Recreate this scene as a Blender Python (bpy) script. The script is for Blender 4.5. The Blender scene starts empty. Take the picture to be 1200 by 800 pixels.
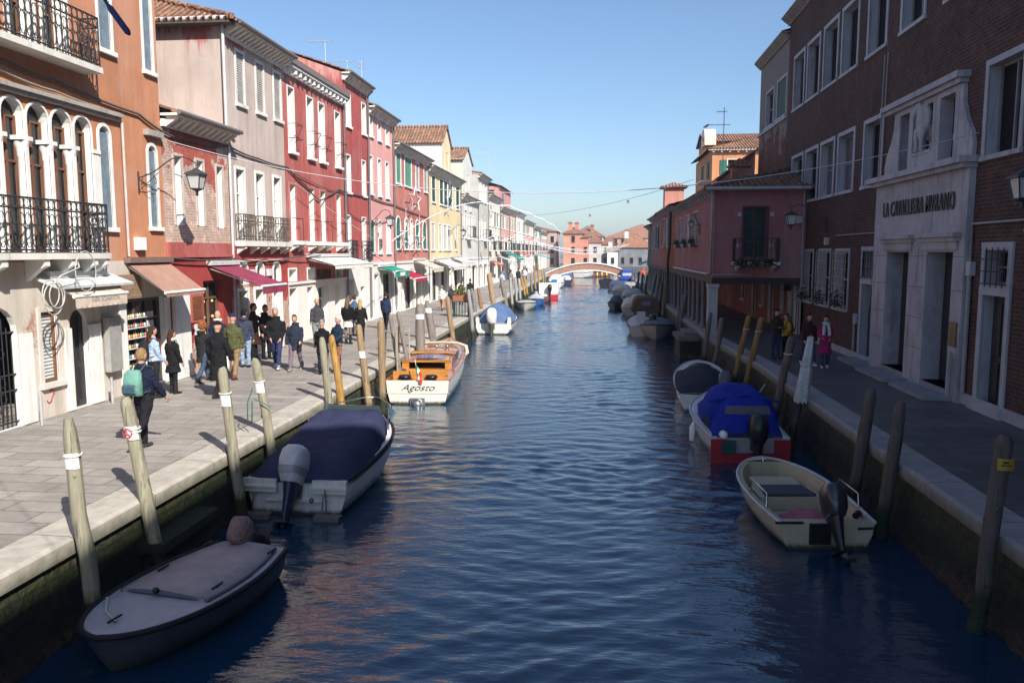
import bpy, bmesh, math, random
import numpy as np
from mathutils import Vector, Matrix
PI = math.pi
rad = math.radians
random.seed(11)
SC = bpy.context.scene
COL = SC.collection

# ------------------------------------------------------------------ mesh builder
class MB:
    def __init__(s): s.v = []; s.f = []; s.m = []; s.s = []; s.mi = 0
    def add(s, vs, fs, smooth=False):
        o = len(s.v); s.v.extend([tuple(p) for p in vs])
        for f in fs:
            s.f.append(tuple(i + o for i in f)); s.m.append(s.mi); s.s.append(smooth)
    def poly(s, pts): s.add(pts, [tuple(range(len(pts)))])
    def hexa(s, p):  # p: bottom 4 then top 4, same winding
        s.add(p, [(3, 2, 1, 0), (4, 5, 6, 7), (0, 1, 5, 4), (1, 2, 6, 5), (2, 3, 7, 6), (3, 0, 4, 7)])
    def box(s, x0, x1, y0, y1, z0, z1):
        s.hexa([(x0, y0, z0), (x1, y0, z0), (x1, y1, z0), (x0, y1, z0), (x0, y0, z1), (x1, y0, z1), (x1, y1, z1), (x0, y1, z1)])
    def bar(s, a, b, w, h):  # rectangular bar from a to b
        a = Vector(a); b = Vector(b); d = (b - a).normalized()
        up = Vector((0, 0, 1)) if abs(d.z) < .95 else Vector((0, 1, 0))
        r = d.cross(up).normalized() * w / 2; u = r.cross(d).normalized() * h / 2
        s.hexa([a - r - u, a + r - u, a + r + u, a - r + u, b - r - u, b + r - u, b + r + u, b - r + u])
    def tube(s, pts, r, n=8, cap=True, flat=1.0, smooth=True):
        pts = [Vector(p) for p in pts]; k = len(pts)
        rs = r if isinstance(r, (list, tuple)) else [r] * k
        ref = None; rings = []
        for i in range(k):
            d = (pts[min(i + 1, k - 1)] - pts[max(i - 1, 0)])
            d = d.normalized() if d.length > 1e-9 else Vector((0, 0, 1))
            if ref is None:
                ref = Vector((1, 0, 0)) if abs(d.x) < .9 else Vector((0, 1, 0))
            a = ref - d * ref.dot(d)
            if a.length < 1e-4:
                a = d.orthogonal()
            a.normalize(); ref = a; b = d.cross(a)
            rings.append([pts[i] + a * rs[i] * math.cos(2 * PI * j / n) + b * rs[i] * flat * math.sin(2 * PI * j / n) for j in range(n)])
        s.loft(rings, cap, smooth)
    def loft(s, rings, cap=True, smooth=True, closed=True):
        n = len(rings[0]); vs = [p for r in rings for p in r]; fs = []
        for i in range(len(rings) - 1):
            for j in range(n if closed else n - 1):
                k = (j + 1) % n
                fs.append((i * n + j, i * n + k, (i + 1) * n + k, (i + 1) * n + j))
        s.add(vs, fs, smooth)
        if cap:
            s.add(rings[0], [tuple(range(n))[::-1]], smooth); s.add(rings[-1], [tuple(range(n))], smooth)
    def ell(s, c, r, n=10, m=7, rot=None, smooth=True):
        c = Vector(c); rings = []
        for i in range(m + 1):
            t = PI * i / m
            t = min(max(t, .06), PI - .06)
            ring = []
            for j in range(n):
                p = Vector((r[0] * math.sin(t) * math.cos(2 * PI * j / n), r[1] * math.sin(t) * math.sin(2 * PI * j / n), -r[2] * math.cos(t)))
                if rot: p = rot @ p
                ring.append(c + p)
            rings.append(ring)
        s.loft(rings, True, smooth)
    def lathe(s, prof, c, n=12, smooth=True):
        s.loft([[(c[0] + r * math.cos(2 * PI * j / n), c[1] + r * math.sin(2 * PI * j / n), c[2] + z) for j in range(n)] for r, z in prof], True, smooth)
    def grid(s, fn, nu, nv, smooth=True):
        vs = [fn(i / nu, j / nv) for i in range(nu + 1) for j in range(nv + 1)]
        s.add(vs, [(i * (nv + 1) + j, (i + 1) * (nv + 1) + j, (i + 1) * (nv + 1) + j + 1, i * (nv + 1) + j + 1) for i in range(nu) for j in range(nv)], smooth)
    def prism(s, P, pts, n0, n1):  # polygon in facade coordinates (u, z), extruded along n
        a = [P(u, n0, z) for u, z in pts]; b = [P(u, n1, z) for u, z in pts]; k = len(pts)
        s.add(a + b, [tuple(range(k))[::-1], tuple(range(k, 2 * k))] + [(i, (i + 1) % k, (i + 1) % k + k, i + k) for i in range(k)])
    def fbox(s, P, u0, u1, n0, n1, z0, z1):
        s.hexa([P(u0, n0, z0), P(u1, n0, z0), P(u1, n1, z0), P(u0, n1, z0), P(u0, n0, z1), P(u1, n0, z1), P(u1, n1, z1), P(u0, n1, z1)])
    def mesh(s, name, off=(0, 0, 0)):
        me = bpy.data.meshes.new(name)
        ox, oy, oz = off
        me.from_pydata([(x - ox, y - oy, z - oz) for x, y, z in s.v], [], s.f)
        me.polygons.foreach_set('material_index', s.m)
        me.polygons.foreach_set('use_smooth', s.s)
        bm = bmesh.new(); bm.from_mesh(me)
        bmesh.ops.recalc_face_normals(bm, faces=bm.faces); bm.to_mesh(me); bm.free()
        return me

def origin(o):
    p = Vector((0, 0, 0))
    while o: p += Vector(o.location); o = o.parent
    return p
def put(o, parent=None):
    COL.objects.link(o)
    if parent: o.parent = parent
    return o
def thing(name, label, cat, loc=(0, 0, 0), rz=0, group=None, rot=None):
    o = bpy.data.objects.new(name, None); o.empty_display_size = .2; COL.objects.link(o)
    o.location = loc; o.rotation_euler = rot if rot else (0, 0, rz)
    return tag(o, label, cat, group)
def tag(o, label, cat, group=None):
    o['label'] = label; o['category'] = cat
    if group: o['group'] = group
    return o
def obj(name, mb, mats, parent=None, world=False, label=None):
    off = origin(parent) if (world and parent) else (0, 0, 0)
    me = mb.mesh(name, off)
    for m in (mats if isinstance(mats, (list, tuple)) else [mats]): me.materials.append(m)
    o = put(bpy.data.objects.new(name, me), parent)
    if label: o['label'] = label
    return o
def objs(name, mb, mats, parent=None, world=False):  # one object for each separate piece of the builder
    par = list(range(len(mb.v)))
    def find(a):
        while par[a] != a: par[a] = par[par[a]]; a = par[a]
        return a
    for f in mb.f:
        for i in f[1:]: par[find(i)] = find(f[0])
    groups = {}
    for k, f in enumerate(mb.f): groups.setdefault(find(f[0]), []).append(k)
    for ks in groups.values():
        q = MB(); idx = {}
        for k in ks:
            for i in mb.f[k]:
                if i not in idx: idx[i] = len(q.v); q.v.append(mb.v[i])
            q.f.append(tuple(idx[i] for i in mb.f[k])); q.m.append(mb.m[k]); q.s.append(mb.s[k])
        obj(name, q, mats, parent, world)
def solo(name, mb, mats, label, cat, loc, group=None):  # a thing that is one mesh, built in world coordinates
    me = mb.mesh(name, loc)
    for m in (mats if isinstance(mats, (list, tuple)) else [mats]): me.materials.append(m)
    o = put(bpy.data.objects.new(name, me)); o.location = loc
    return tag(o, label, cat, group)
def structure(name, mb, mats, kind='structure'):
    me = mb.mesh(name)
    for m in (mats if isinstance(mats, (list, tuple)) else [mats]): me.materials.append(m)
    o = put(bpy.data.objects.new(name, me)); o['kind'] = kind
    return o
def dup(root, loc, rz, label, group=None):
    r = root.copy(); COL.objects.link(r); r.location = loc; r.rotation_euler = (0, 0, rz); r['label'] = label
    if group: r['group'] = group
    for ch in list(root.children):
        c = ch.copy(); COL.objects.link(c); c.parent = r
        for g in ch.children:
            d = g.copy(); COL.objects.link(d); d.parent = c
    return r
def text(name, body, mat, parent, loc, rot, size, ext=.01, shear=0, sx=1.0, align='CENTER', off=0, sp=1.0):
    cu = bpy.data.curves.new(name, 'FONT'); cu.body = body; cu.size = size; cu.extrude = ext; cu.shear = shear
    cu.align_x = align; cu.align_y = 'CENTER'; cu.offset = off; cu.space_character = sp
    cu.materials.append(mat)
    tmp = bpy.data.objects.new(name, cu); COL.objects.link(tmp)
    me = bpy.data.meshes.new_from_object(tmp.evaluated_get(bpy.context.evaluated_depsgraph_get())); bpy.data.objects.remove(tmp)
    me.name = name; me.materials.clear(); me.materials.append(mat)
    o = put(bpy.data.objects.new(name, me), parent); o.location = Vector(loc) - origin(parent) if parent else loc
    o.rotation_euler = rot; o.scale = (sx, 1, 1)
    return o

# ------------------------------------------------------------------ materials
class NT:
    def __init__(s, name):
        s.mat = bpy.data.materials.new(name); s.mat.use_nodes = True; s.t = s.mat.node_tree
        s.b = s.t.nodes['Principled BSDF']
    def n(s, typ, **kw):
        nd = s.t.nodes.new(typ)
        for k, v in kw.items():
            if k.startswith('i_'):
                key = k[2:]
                nd.inputs[int(key) if key.isdigit() else key.replace('_', ' ')].default_value = v
            else: setattr(nd, k, v)
        return nd
    def l(s, a, b): s.t.links.new(a, b)
    def coords(s, kind='pos'):
        if kind == 'pos': return s.n('ShaderNodeNewGeometry').outputs['Position']
        return s.n('ShaderNodeTexCoord').outputs['Object']
    def scale(s, vec, sx, sy, sz):
        m = s.n('ShaderNodeVectorMath', operation='MULTIPLY'); s.l(vec, m.inputs[0]); m.inputs[1].default_value = (sx, sy, sz); return m.outputs[0]
    def noise(s, vec, sc, det=4, rough=.6):
        m = s.n('ShaderNodeTexNoise'); m.inputs['Scale'].default_value = sc; m.inputs['Detail'].default_value = det; m.inputs['Roughness'].default_value = rough
        s.l(vec, m.inputs['Vector']); return m.outputs['Fac']
    def ramp(s, fac, stops):
        r = s.n('ShaderNodeValToRGB'); e = r.color_ramp.elements
        while len(e) < len(stops): e.new(.5)
        for el, (p, c) in zip(e, stops):
            el.position = p; el.color = (c, c, c, 1) if isinstance(c, (int, float)) else (*c, 1)
        s.l(fac, r.inputs[0]); return r.outputs[0]
    def mix(s, fac, a, b, mode='MIX'):
        m = s.n('ShaderNodeMix', data_type='RGBA', blend_type=mode)
        for sock, val in ((m.inputs['Factor'], fac), (m.inputs['A'], a), (m.inputs['B'], b)):
            if hasattr(val, 'is_linked'): s.l(val, sock)
            elif isinstance(val, (int, float)): sock.default_value = val
            else: sock.default_value = (*val, 1)
        return m.outputs['Result']
    def math(s, op, a, b=0):
        m = s.n('ShaderNodeMath', operation=op)
        for i, val in enumerate((a, b)):
            if hasattr(val, 'is_linked'): s.l(val, m.inputs[i])
            else: m.inputs[i].default_value = val
        return m.outputs[0]
    def sep(s, vec):
        m = s.n('ShaderNodeSeparateXYZ'); s.l(vec, m.inputs[0]); return m.outputs
    def comb(s, x, y, z=0):
        m = s.n('ShaderNodeCombineXYZ')
        for i, val in enumerate((x, y, z)):
            if hasattr(val, 'is_linked'): s.l(val, m.inputs[i])
            else: m.inputs[i].default_value = val
        return m.outputs[0]
    def bump(s, h, strength=.3, dist=.02):
        b = s.n('ShaderNodeBump'); b.inputs['Strength'].default_value = strength; b.inputs['Distance'].default_value = dist
        s.l(h, b.inputs['Height']); s.l(b.outputs[0], s.b.inputs['Normal'])
    def done(s, col=None, rough=.8, spec=.3, metal=0):
        if col is not None:
            if hasattr(col, 'is_linked'): s.l(col, s.b.inputs['Base Color'])
            else: s.b.inputs['Base Color'].default_value = (*col, 1)
        if hasattr(rough, 'is_linked'): s.l(rough, s.b.inputs['Roughness'])
        else: s.b.inputs['Roughness'].default_value = rough
        s.b.inputs['Specular IOR Level'].default_value = spec; s.b.inputs['Metallic'].default_value = metal
        return s.mat
_C = {}
def cached(fn):
    def w(*a, **k):
        key = (fn.__name__, a, tuple(sorted(k.items())))
        if key not in _C: _C[key] = fn(*a, **k)
        return _C[key]
    return w
def mul(c, f): return tuple(min(1, x * f) for x in c)

@cached
def stucco(col, col2=None, patch=.0, name='stucco', streak=.5, top=None):
    t = NT(name); p = t.coords()
    n1 = t.noise(p, .55, 5, .65); n2 = t.noise(t.scale(p, 3.2, 3.2, .28), 1.0, 4, .6); n3 = t.noise(p, 14, 3)
    c = t.mix(t.ramp(n1, [(.3, 0), (.72, 1)]), mul(col, .8), mul(col, 1.1))
    c = t.mix(t.math('MULTIPLY', t.ramp(n2, [(.46, 0), (.72, 1)]), streak), c, mul(col, .55))
    c = t.mix(t.math('MULTIPLY', t.ramp(t.noise(t.scale(p, 2.2, 2.2, .5), 1.7, 5, .7), [(.55, 0), (.7, 1)]), .45), c, tuple(.75 * x + .25 * .6 for x in col))
    if col2:
        f = t.noise(p, .9, 6, .7)
        if top: f = t.math('ADD', t.math('ADD', t.math('MULTIPLY', t.noise(t.scale(p, 2.5, 2.5, .3), 1.3, 5, .7), .7), t.math('MULTIPLY', f, .3)), t.math('MULTIPLY', t.math('MAXIMUM', t.math('SUBTRACT', t.sep(p)[2], top), -1.2), .22))
        m = t.ramp(f, [(1 - patch - .03, 0), (1 - patch + .03, 1)])
        c = t.mix(m, c, t.mix(t.ramp(n2, [(.4, 0), (.6, 1)]), mul(col2, .75), mul(col2, 1.2)))
    # hairline stains and pale salt blooms of their own shape
    c = t.mix(t.math('MULTIPLY', t.ramp(t.noise(t.scale(p, 1, 1, .16), 4.5, 4, .7), [(.58, 0), (.66, 1)]), streak * .5), c, mul(col, .62))
    c = t.mix(t.math('MULTIPLY', t.ramp(t.noise(p, .45, 3, .5), [(.5, 0), (.7, 1)]), .35), c, tuple(.6 * x + .4 * .62 for x in col))
    t.bump(t.math('ADD', n3, t.math('MULTIPLY', n1, 2)), .35, .015)
    return t.done(c, .9, .15)

@cached
def brick(c1, c2, mortar, axis='y', name='brickwork', peel=None, peel_z=None, soot=.5, bw=.25, rh=.075):
    t = NT(name); p = t.coords(); x, y, z = t.sep(p)
    v = t.comb(y if axis == 'y' else x, z)
    b = t.n('ShaderNodeTexBrick', offset=.5); t.l(v, b.inputs['Vector'])
    for k, val in (('Color1', (*c1, 1)), ('Color2', (*c2, 1)), ('Mortar', (*mortar, 1))): b.inputs[k].default_value = val
    for k, val in (('Scale', 1), ('Mortar Size', .012), ('Mortar Smooth', .15), ('Bias', -.1), ('Brick Width', bw), ('Row Height', rh)): b.inputs[k].default_value = val
    n1 = t.noise(p, .7, 5, .7); n2 = t.noise(p, 3.5, 4, .7)
    c = t.mix(t.math('MULTIPLY', t.ramp(n1, [(.35, 0), (.7, 1)]), soot), b.outputs['Color'], mul(c1, .45))
    c = t.mix(t.math('MULTIPLY', t.ramp(n2, [(.5, 0), (.68, 1)]), .6), c, mul(c2, 1.7))
    c = t.mix(t.math('MULTIPLY', t.ramp(t.noise(t.scale(p, 1, 1, .3), 2.6, 4, .7), [(.6, 0), (.7, 1)]), .35), c, tuple(.4 * q + .12 for q in c2))
    h = t.math('MULTIPLY', b.outputs['Fac'], -1)
    if peel:
        nn = t.noise(p, .8, 6, .65)
        if peel_z is not None:
            nn = t.math('ADD', nn, t.math('MULTIPLY', t.math('SUBTRACT', z, peel_z), .16))
        m = t.ramp(nn, [(.53, 0), (.55, 1)])
        c = t.mix(m, c, t.mix(t.ramp(n2, [(.3, 0), (.7, 1)]), mul(peel, .75), mul(peel, 1.15)))
        h = t.math('ADD', h, t.math('MULTIPLY', m, 2))
    t.bump(h, .6, .012)
    return t.done(c, .9, .15)

@cached
def stone(col=(.72, .69, .63), name='white_stone', dirt=.45, sc=1.0, rough=.75):
    t = NT(name); p = t.coords(); n1 = t.noise(p, 1.3 * sc, 5, .7); n2 = t.noise(t.scale(p, 5, 5, .5), sc, 4, .65); n3 = t.noise(p, 22, 3)
    c = t.mix(t.math('MULTIPLY', t.ramp(n1, [(.45, 0), (.75, 1)]), dirt), col, mul(col, .45))
    c = t.mix(t.math('MULTIPLY', t.ramp(n2, [(.54, 0), (.7, 1)]), dirt), c, mul(col, .35))
    t.bump(n3, .25, .01)
    return t.done(c, rough, .3)

@cached
def plain(col, rough=.6, spec=.4, name='paint', metal=0, var=.18, sc=6.0, bump=.0, coat=0, grime=False):
    t = NT(name); p = t.coords('obj'); n = t.noise(p, sc, 4, .65)
    c = t.mix(t.ramp(n, [(.3, 0), (.7, 1)]), mul(col, 1 - var), mul(col, 1 + var * .6))
    if grime:  # slime at the waterline, scuffs and rain streaks
        z = t.sep(p)[2]; nz = t.noise(t.scale(p, 3, 3, 1), 3, 4, .7)
        c = t.mix(t.math('MULTIPLY', t.ramp(t.noise(t.scale(p, 7, 7, .5), 2.2, 4, .7), [(.55, 0), (.75, 1)]), .45), c, mul(col, .45))
        c = t.mix(t.math('MULTIPLY', t.ramp(t.noise(t.scale(p, 1, 1, 6), 3.0, 4, .75), [(.62, 0), (.68, 1)]), .5), c, tuple(.5 * x + .12 for x in col))
        c = t.mix(t.ramp(t.math('ADD', z, t.math('MULTIPLY', nz, .14)), [(.0, 1), (.11, 1), (.19, 0)]), c, (.05, .055, .03))
    if bump: t.bump(t.noise(p, sc * 3, 3), bump, .01)
    if coat: t.b.inputs['Coat Weight'].default_value = coat; t.b.inputs['Coat Roughness'].default_value = .06
    return t.done(c, rough, spec, metal)

@cached
def cloth(col, name='fabric', fold=.5, sc=5.0, rough=.9):
    t = NT(name); p = t.coords('obj'); n = t.noise(p, sc, 3, .5); n2 = t.noise(p, sc * 9, 2)
    c = t.mix(t.ramp(t.noise(p, sc * .6, 4, .7), [(.3, 0), (.7, 1)]), mul(col, .8), mul(col, 1.15))
    t.bump(t.math('ADD', t.math('ADD', n, t.math('MULTIPLY', t.noise(t.scale(p, 1, .35, 1), sc * 2.2, 3, .6), .5)), t.math('MULTIPLY', n2, .1)), fold, .07)
    return t.done(c, rough, .15)

@cached
def timber(col, name='timber', axis='z', rough=.75, gloss=0, sc=1.0, green=False):
    t = NT(name); p = t.coords('obj')
    s = {'z': (9, 9, .8), 'y': (9, .8, 9), 'x': (.8, 9, 9)}[axis]
    n = t.noise(t.scale(p, *s), 2.2 * sc, 5, .65); n2 = t.noise(p, 2.5, 3)
    c = t.mix(t.ramp(n, [(.32, 0), (.68, 1)]), mul(col, .55), mul(col, 1.15))
    c = t.mix(t.math('MULTIPLY', t.ramp(n2, [(.4, 0), (.7, 1)]), .4), c, mul(col, .7))
    if green:
        c = t.mix(t.math('MULTIPLY', t.ramp(t.noise(t.scale(p, 26, 26, .9), 1.3, 3, .5), [(.62, 0), (.66, 1)]), .75), c, mul(col, .2))
        c = t.mix(t.math('MULTIPLY', t.ramp(t.noise(p, 1.4, 4, .7), [(.5, 0), (.7, 1)]), .45), c, tuple(.5 * q + .1 for q in col))
    if green:
        z = t.sep(t.coords())[2]
        zz = t.math('ADD', z, t.math('MULTIPLY', t.noise(p, 7, 3), .35))
        c = t.mix(t.ramp(zz, [(.0, 1), (.62, 1), (.8, 0)]), c, (.018, .028, .01))
    t.bump(n, .4, .01)
    if gloss: t.b.inputs['Coat Weight'].default_value = gloss; t.b.inputs['Coat Roughness'].default_value = .05
    return t.done(c, rough, .4)

@cached
def tiles(axis='y', name='roof_tiles', col=(.33, .17, .11), grey=.5):
    t = NT(name); p = t.coords(); x, y, z = t.sep(p)
    b = t.n('ShaderNodeTexBrick', offset=.0); t.l(t.comb(y if axis == 'y' else x, x if axis == 'y' else y), b.inputs['Vector'])
    for k, val in (('Color1', (*mul(col, .7), 1)), ('Color2', (*mul(col, 1.35), 1)), ('Mortar', (*mul(col, .35), 1))): b.inputs[k].default_value = val
    for k, val in (('Scale', 1), ('Mortar Size', .015), ('Brick Width', .22), ('Row Height', .38)): b.inputs[k].default_value = val
    c = t.mix(t.math('MULTIPLY', t.ramp(t.noise(p, 1.6, 5, .75), [(.42, 0), (.66, 1)]), grey), b.outputs['Color'], (.13, .11, .09))
    c = t.mix(t.math('MULTIPLY', t.ramp(t.noise(p, 5, 3), [(.55, 0), (.65, 1)]), .4), c, (.45, .3, .2))
    w = t.math('SINE', t.math('MULTIPLY', y if axis == 'y' else x, 2 * PI / .22))
    t.bump(w, .6, .05)
    return t.done(c, .9, .15)

@cached
def glass(col=(.012, .016, .02), rough=.06, name='window_glass'):
    t = NT(name); p = t.coords(); t.bump(t.noise(p, 1.5, 2), .06, .05)
    return t.done(col, rough, .5)
@cached
def louver(col, name='shutter_paint'):
    t = NT(name); p = t.coords(); z = t.sep(p)[2]
    w = t.math('SINE', t.math('MULTIPLY', z, 2 * PI / .07))
    c = t.mix(t.ramp(t.noise(p, 3, 4), [(.3, 0), (.7, 1)]), mul(col, .75), mul(col, 1.2))
    t.bump(w, .8, .012)
    return t.done(c, .6, .3)

STONE = stone(); STONE_W = stone((.77, .755, .72), 'white_limestone', .4)
STONE_R = stone((.40, .41, .45), 'shade_toned_limestone', .45)  # darker copy of the limestone, the right bank's shade is in its colour
IRON = plain((.025, .025, .028), .55, .4, 'wrought_iron')
DARK = plain((.012, .011, .011), .8, .2, 'dark_interior')
GLASS = glass(); PIPE = plain((.16, .15, .15), .5, .5, 'zinc_pipe')
WOODW = timber((.13, .06, .035), 'window_wood')
WHITE = plain((.78, .78, .76), .4, .4, 'white_paint', var=.08)
CABLE = plain((.09, .08, .08), .7, .3, 'cable_sheath')
WIREW = plain((.6, .6, .62), .5, .4, 'pale_wire')
ROPE = cloth((.55, .55, .52), 'rope', .3, 40)
STEEL = plain((.6, .6, .62), .25, .5, 'steel', metal=1)
BLACK = plain((.012, .012, .014), .35, .5, 'black_plastic')
RUBBER = plain((.015, .015, .018), .7, .3, 'black_rubber')
# ------------------------------------------------------------------ facade kit (u along the wall, n out of the wall, z up)
XL, XR = -10.9, 8.0
def PL(u, n, z): return (XL + n, u, z)          # left row, facing the canal (+x)
def PR(u, n, z): return (XR - n, u, z)          # brick house on the right (-x)
def PK(u, n, z): return (4.5 - n, u, z)         # portico houses on the right (-x)
def PF(y0): return lambda u, n, z: (u, y0 - n, z)   # walls that face up the canal (-y)

def O(u0, u1, z0, z1, arch=False, **k): return dict(u0=u0, u1=u1, z0=z0, z1=z1, arch=arch, **k)
def outline(o, e=0, seg=10):
    u0, u1, z0, z1 = o['u0'] - e, o['u1'] + e, o['z0'], o['z1'] + e
    if not o['arch']: return [(u0, z0), (u0, z1), (u1, z1), (u1, z0)]
    w = (u1 - u0) / 2; um = (u0 + u1) / 2; h = o.get('rise', w if not e else None) or w
    if 'rise' in o: h = o['rise'] + e
    zs = z1 - h
    return [(u0, z0)] + [(um - w * math.cos(PI * i / seg), zs + h * math.sin(PI * i / seg)) for i in range(seg + 1)] + [(u1, z0)]
def wall(mb, P, u0, u1, z0, z1, ops, n=0, rev=.2, rmi=None):
    us = sorted({u0, u1, *[o['u0'] for o in ops], *[o['u1'] for o in ops]}); zs = sorted({z0, z1, *[o['z0'] for o in ops], *[o['z1'] for o in ops]})
    us = [u for u in us if u0 <= u <= u1]; zs = [z for z in zs if z0 <= z <= z1]
    for a, b in zip(us, us[1:]):
        for c, d in zip(zs, zs[1:]):
            um, zm = (a + b) / 2, (c + d) / 2
            if any(o['u0'] < um < o['u1'] and o['z0'] < zm < o['z1'] for o in ops): continue
            mb.poly([P(a, n, c), P(b, n, c), P(b, n, d), P(a, n, d)])
    base = mb.mi
    for o in ops:
        ol = outline(o)
        if o['arch']:
            k = len(ol); half = k // 2
            for i in range(1, half): mb.poly([P(o['u0'], n, o['z1']), P(*[ol[i][0]], n, ol[i][1]), P(ol[i + 1][0], n, ol[i + 1][1])]) if i + 1 <= half else None
            for i in range(half, k - 2): mb.poly([P(o['u1'], n, o['z1']), P(ol[i][0], n, ol[i][1]), P(ol[i + 1][0], n, ol[i + 1][1])])
        if rmi is not None: mb.mi = rmi
        d = o.get('rev', rev)
        for (a, b), (c, e) in zip(ol, ol[1:]): mb.poly([P(a, n, b), P(c, n, e), P(c, n - d, e), P(a, n - d, b)])
        mb.poly([P(o['u0'], n, o['z0']), P(o['u1'], n, o['z0']), P(o['u1'], n - d, o['z0']), P(o['u0'], n - d, o['z0'])])
        mb.mi = base
def surround(mb, P, o, w=.11, proud=.025, n=0, sill=True, sill_out=.09):
    a = outline(o); b = outline(o, w)
    for i in range(len(a) - 1):
        q = [a[i], a[i + 1], b[i + 1], b[i]]
        mb.poly([P(u, n + proud, z) for u, z in q])
        mb.poly([P(b[i][0], n, b[i][1]), P(b[i + 1][0], n, b[i + 1][1]), P(b[i + 1][0], n + proud, b[i + 1][1]), P(b[i][0], n + proud, b[i][1])])
        mb.poly([P(a[i][0], n - .01, a[i][1]), P(a[i + 1][0], n - .01, a[i + 1][1]), P(a[i + 1][0], n + proud, a[i + 1][1]), P(a[i][0], n + proud, a[i][1])])
    if sill: mb.fbox(P, o['u0'] - w - .03, o['u1'] + w + .03, n - .02, n + sill_out, o['z0'] - .1, o['z0'] - .001)
def window(parent, P, o, fr=STONE_W, w=.1, glassm=None, bars=(1, 2), sash=WOODW, shut=None, shutm=None, n=0, rev=.2, sill=True, proud=.025, sill_out=.09, grille=False, name='window'):
    m = MB(); surround(m, P, o, w, proud, n, sill, sill_out)
    wn = obj(name, m, fr, parent, True)
    ol = outline(o); d = o.get('rev', rev); zt = o['z1'] if not o['arch'] else o['z1'] - (o['u1'] - o['u0']) / 2
    g = MB(); g.poly([P(u, n - d + .02, z) for u, z in ol]); obj('pane', g, glassm or GLASS, wn, True)
    if bars and shut != 'closed':
        s = MB(); u0, u1, z0, z1 = o['u0'], o['u1'], o['z0'], zt; t = .045
        for a in range(bars[0] + 2):
            c = u0 + (u1 - u0) * a / (bars[0] + 1); c = min(max(c, u0 + t / 2 + .004), u1 - t / 2 - .004); s.fbox(P, c - t / 2, c + t / 2, n - d + .022, n - d + .07, z0 + .003, z1)
        for b in range(bars[1] + 2):
            c = z0 + (z1 - z0) * b / (bars[1] + 1); c = min(max(c, z0 + t / 2 + .006), z1 - t / 2 - .003); s.fbox(P, u0 + .003, u1 - .003, n - d + .024, n - d + .065, c - t / 2, c + t / 2)
        obj('sash', s, sash, wn, True)
    if shut:
        hw = (o['u1'] - o['u0']) / 2; zz0, zz1 = o['z0'] + .01, (o['z1'] if not o['arch'] else o['z1'] - .12) - .01
        if shut == 'closed': rects = [(o['u0'] + .01, o['u0'] + hw - .008, -.06, -.02), (o['u0'] + hw + .008, o['u1'] - .01, -.06, -.02)]
        elif shut == 'open': rects = [(o['u0'] - w - hw, o['u0'] - w - .01, .03, .07), (o['u1'] + w + .01, o['u1'] + w + hw, .03, .07)]
        elif shut == 'far': rects = [(o['u1'] + w + .01, o['u1'] + w + hw, .03, .07)]
        elif shut == 'fold': rects = [(o['u0'] + .01, o['u0'] + .05, -d + .07, .1), (o['u1'] - .05, o['u1'] - .01, -d + .07, .1)]
        for a, b, c, e in rects:
            s = MB(); s.fbox(P, a, b, n + c, n + e, zz0, zz1); obj('shutter', s, shutm, wn, True)
    if grille:
        s = MB(); k = max(3, int((o['u1'] - o['u0']) / .22))
        for a in range(k + 1):
            c = o['u0'] + (o['u1'] - o['u0']) * a / k; s.tube([P(c, n + .12, o['z0'] - .05), P(c, n + .12, zt + .05)], .012, 5)
        for b in range(int((zt - o['z0']) / .25) + 1):
            c = o['z0'] + .02 + b * .25; s.tube([P(o['u0'] - .05, n + .12, c), P(o['u1'] + .05, n + .12, c)], .012, 5)
        obj('grille', s, grille, wn, True)
    return wn
def shell(mb, P, u0, u1, z0, z1, depth, near=True, far=True, n=0):
    for u, on in ((u0, near), (u1, far)):
        if on: mb.poly([P(u, n, z0), P(u, n - depth, z0), P(u, n - depth, z1), P(u, n, z1)])
    mb.poly([P(u0, n - depth, z0), P(u1, n - depth, z0), P(u1, n - depth, z1), P(u0, n - depth, z1)])
def eave(parent, P, u0, u1, z, mat=STONE, out=.35, step=.45, n=0, h=.32, gutter=True):
    m = MB()
    m.fbox(P, u0, u1, n + .003, n + .1, z - h, z - .14); m.fbox(P, u0, u1, n + .003, n + out, z - .06, z)
    k = max(2, int((u1 - u0) / step))
    for i in range(k):
        c = u0 + (u1 - u0) * (i + .5) / k
        m.prism(lambda a, b, c2, P=P, c=c: P(c + (b), n + a, c2), [(.1, z - .3), (.1, z - .062), (out - .03, z - .062), (out - .06, z - .12)], -.06, .06)
    obj('cornice', m, mat, parent, True)
    if gutter:
        g = MB(); g.tube([P(u0, n + out + .05, z + .02), P(u1, n + out + .05, z + .02)], .065, 8); obj('gutter', g, PIPE, parent, True)
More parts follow.
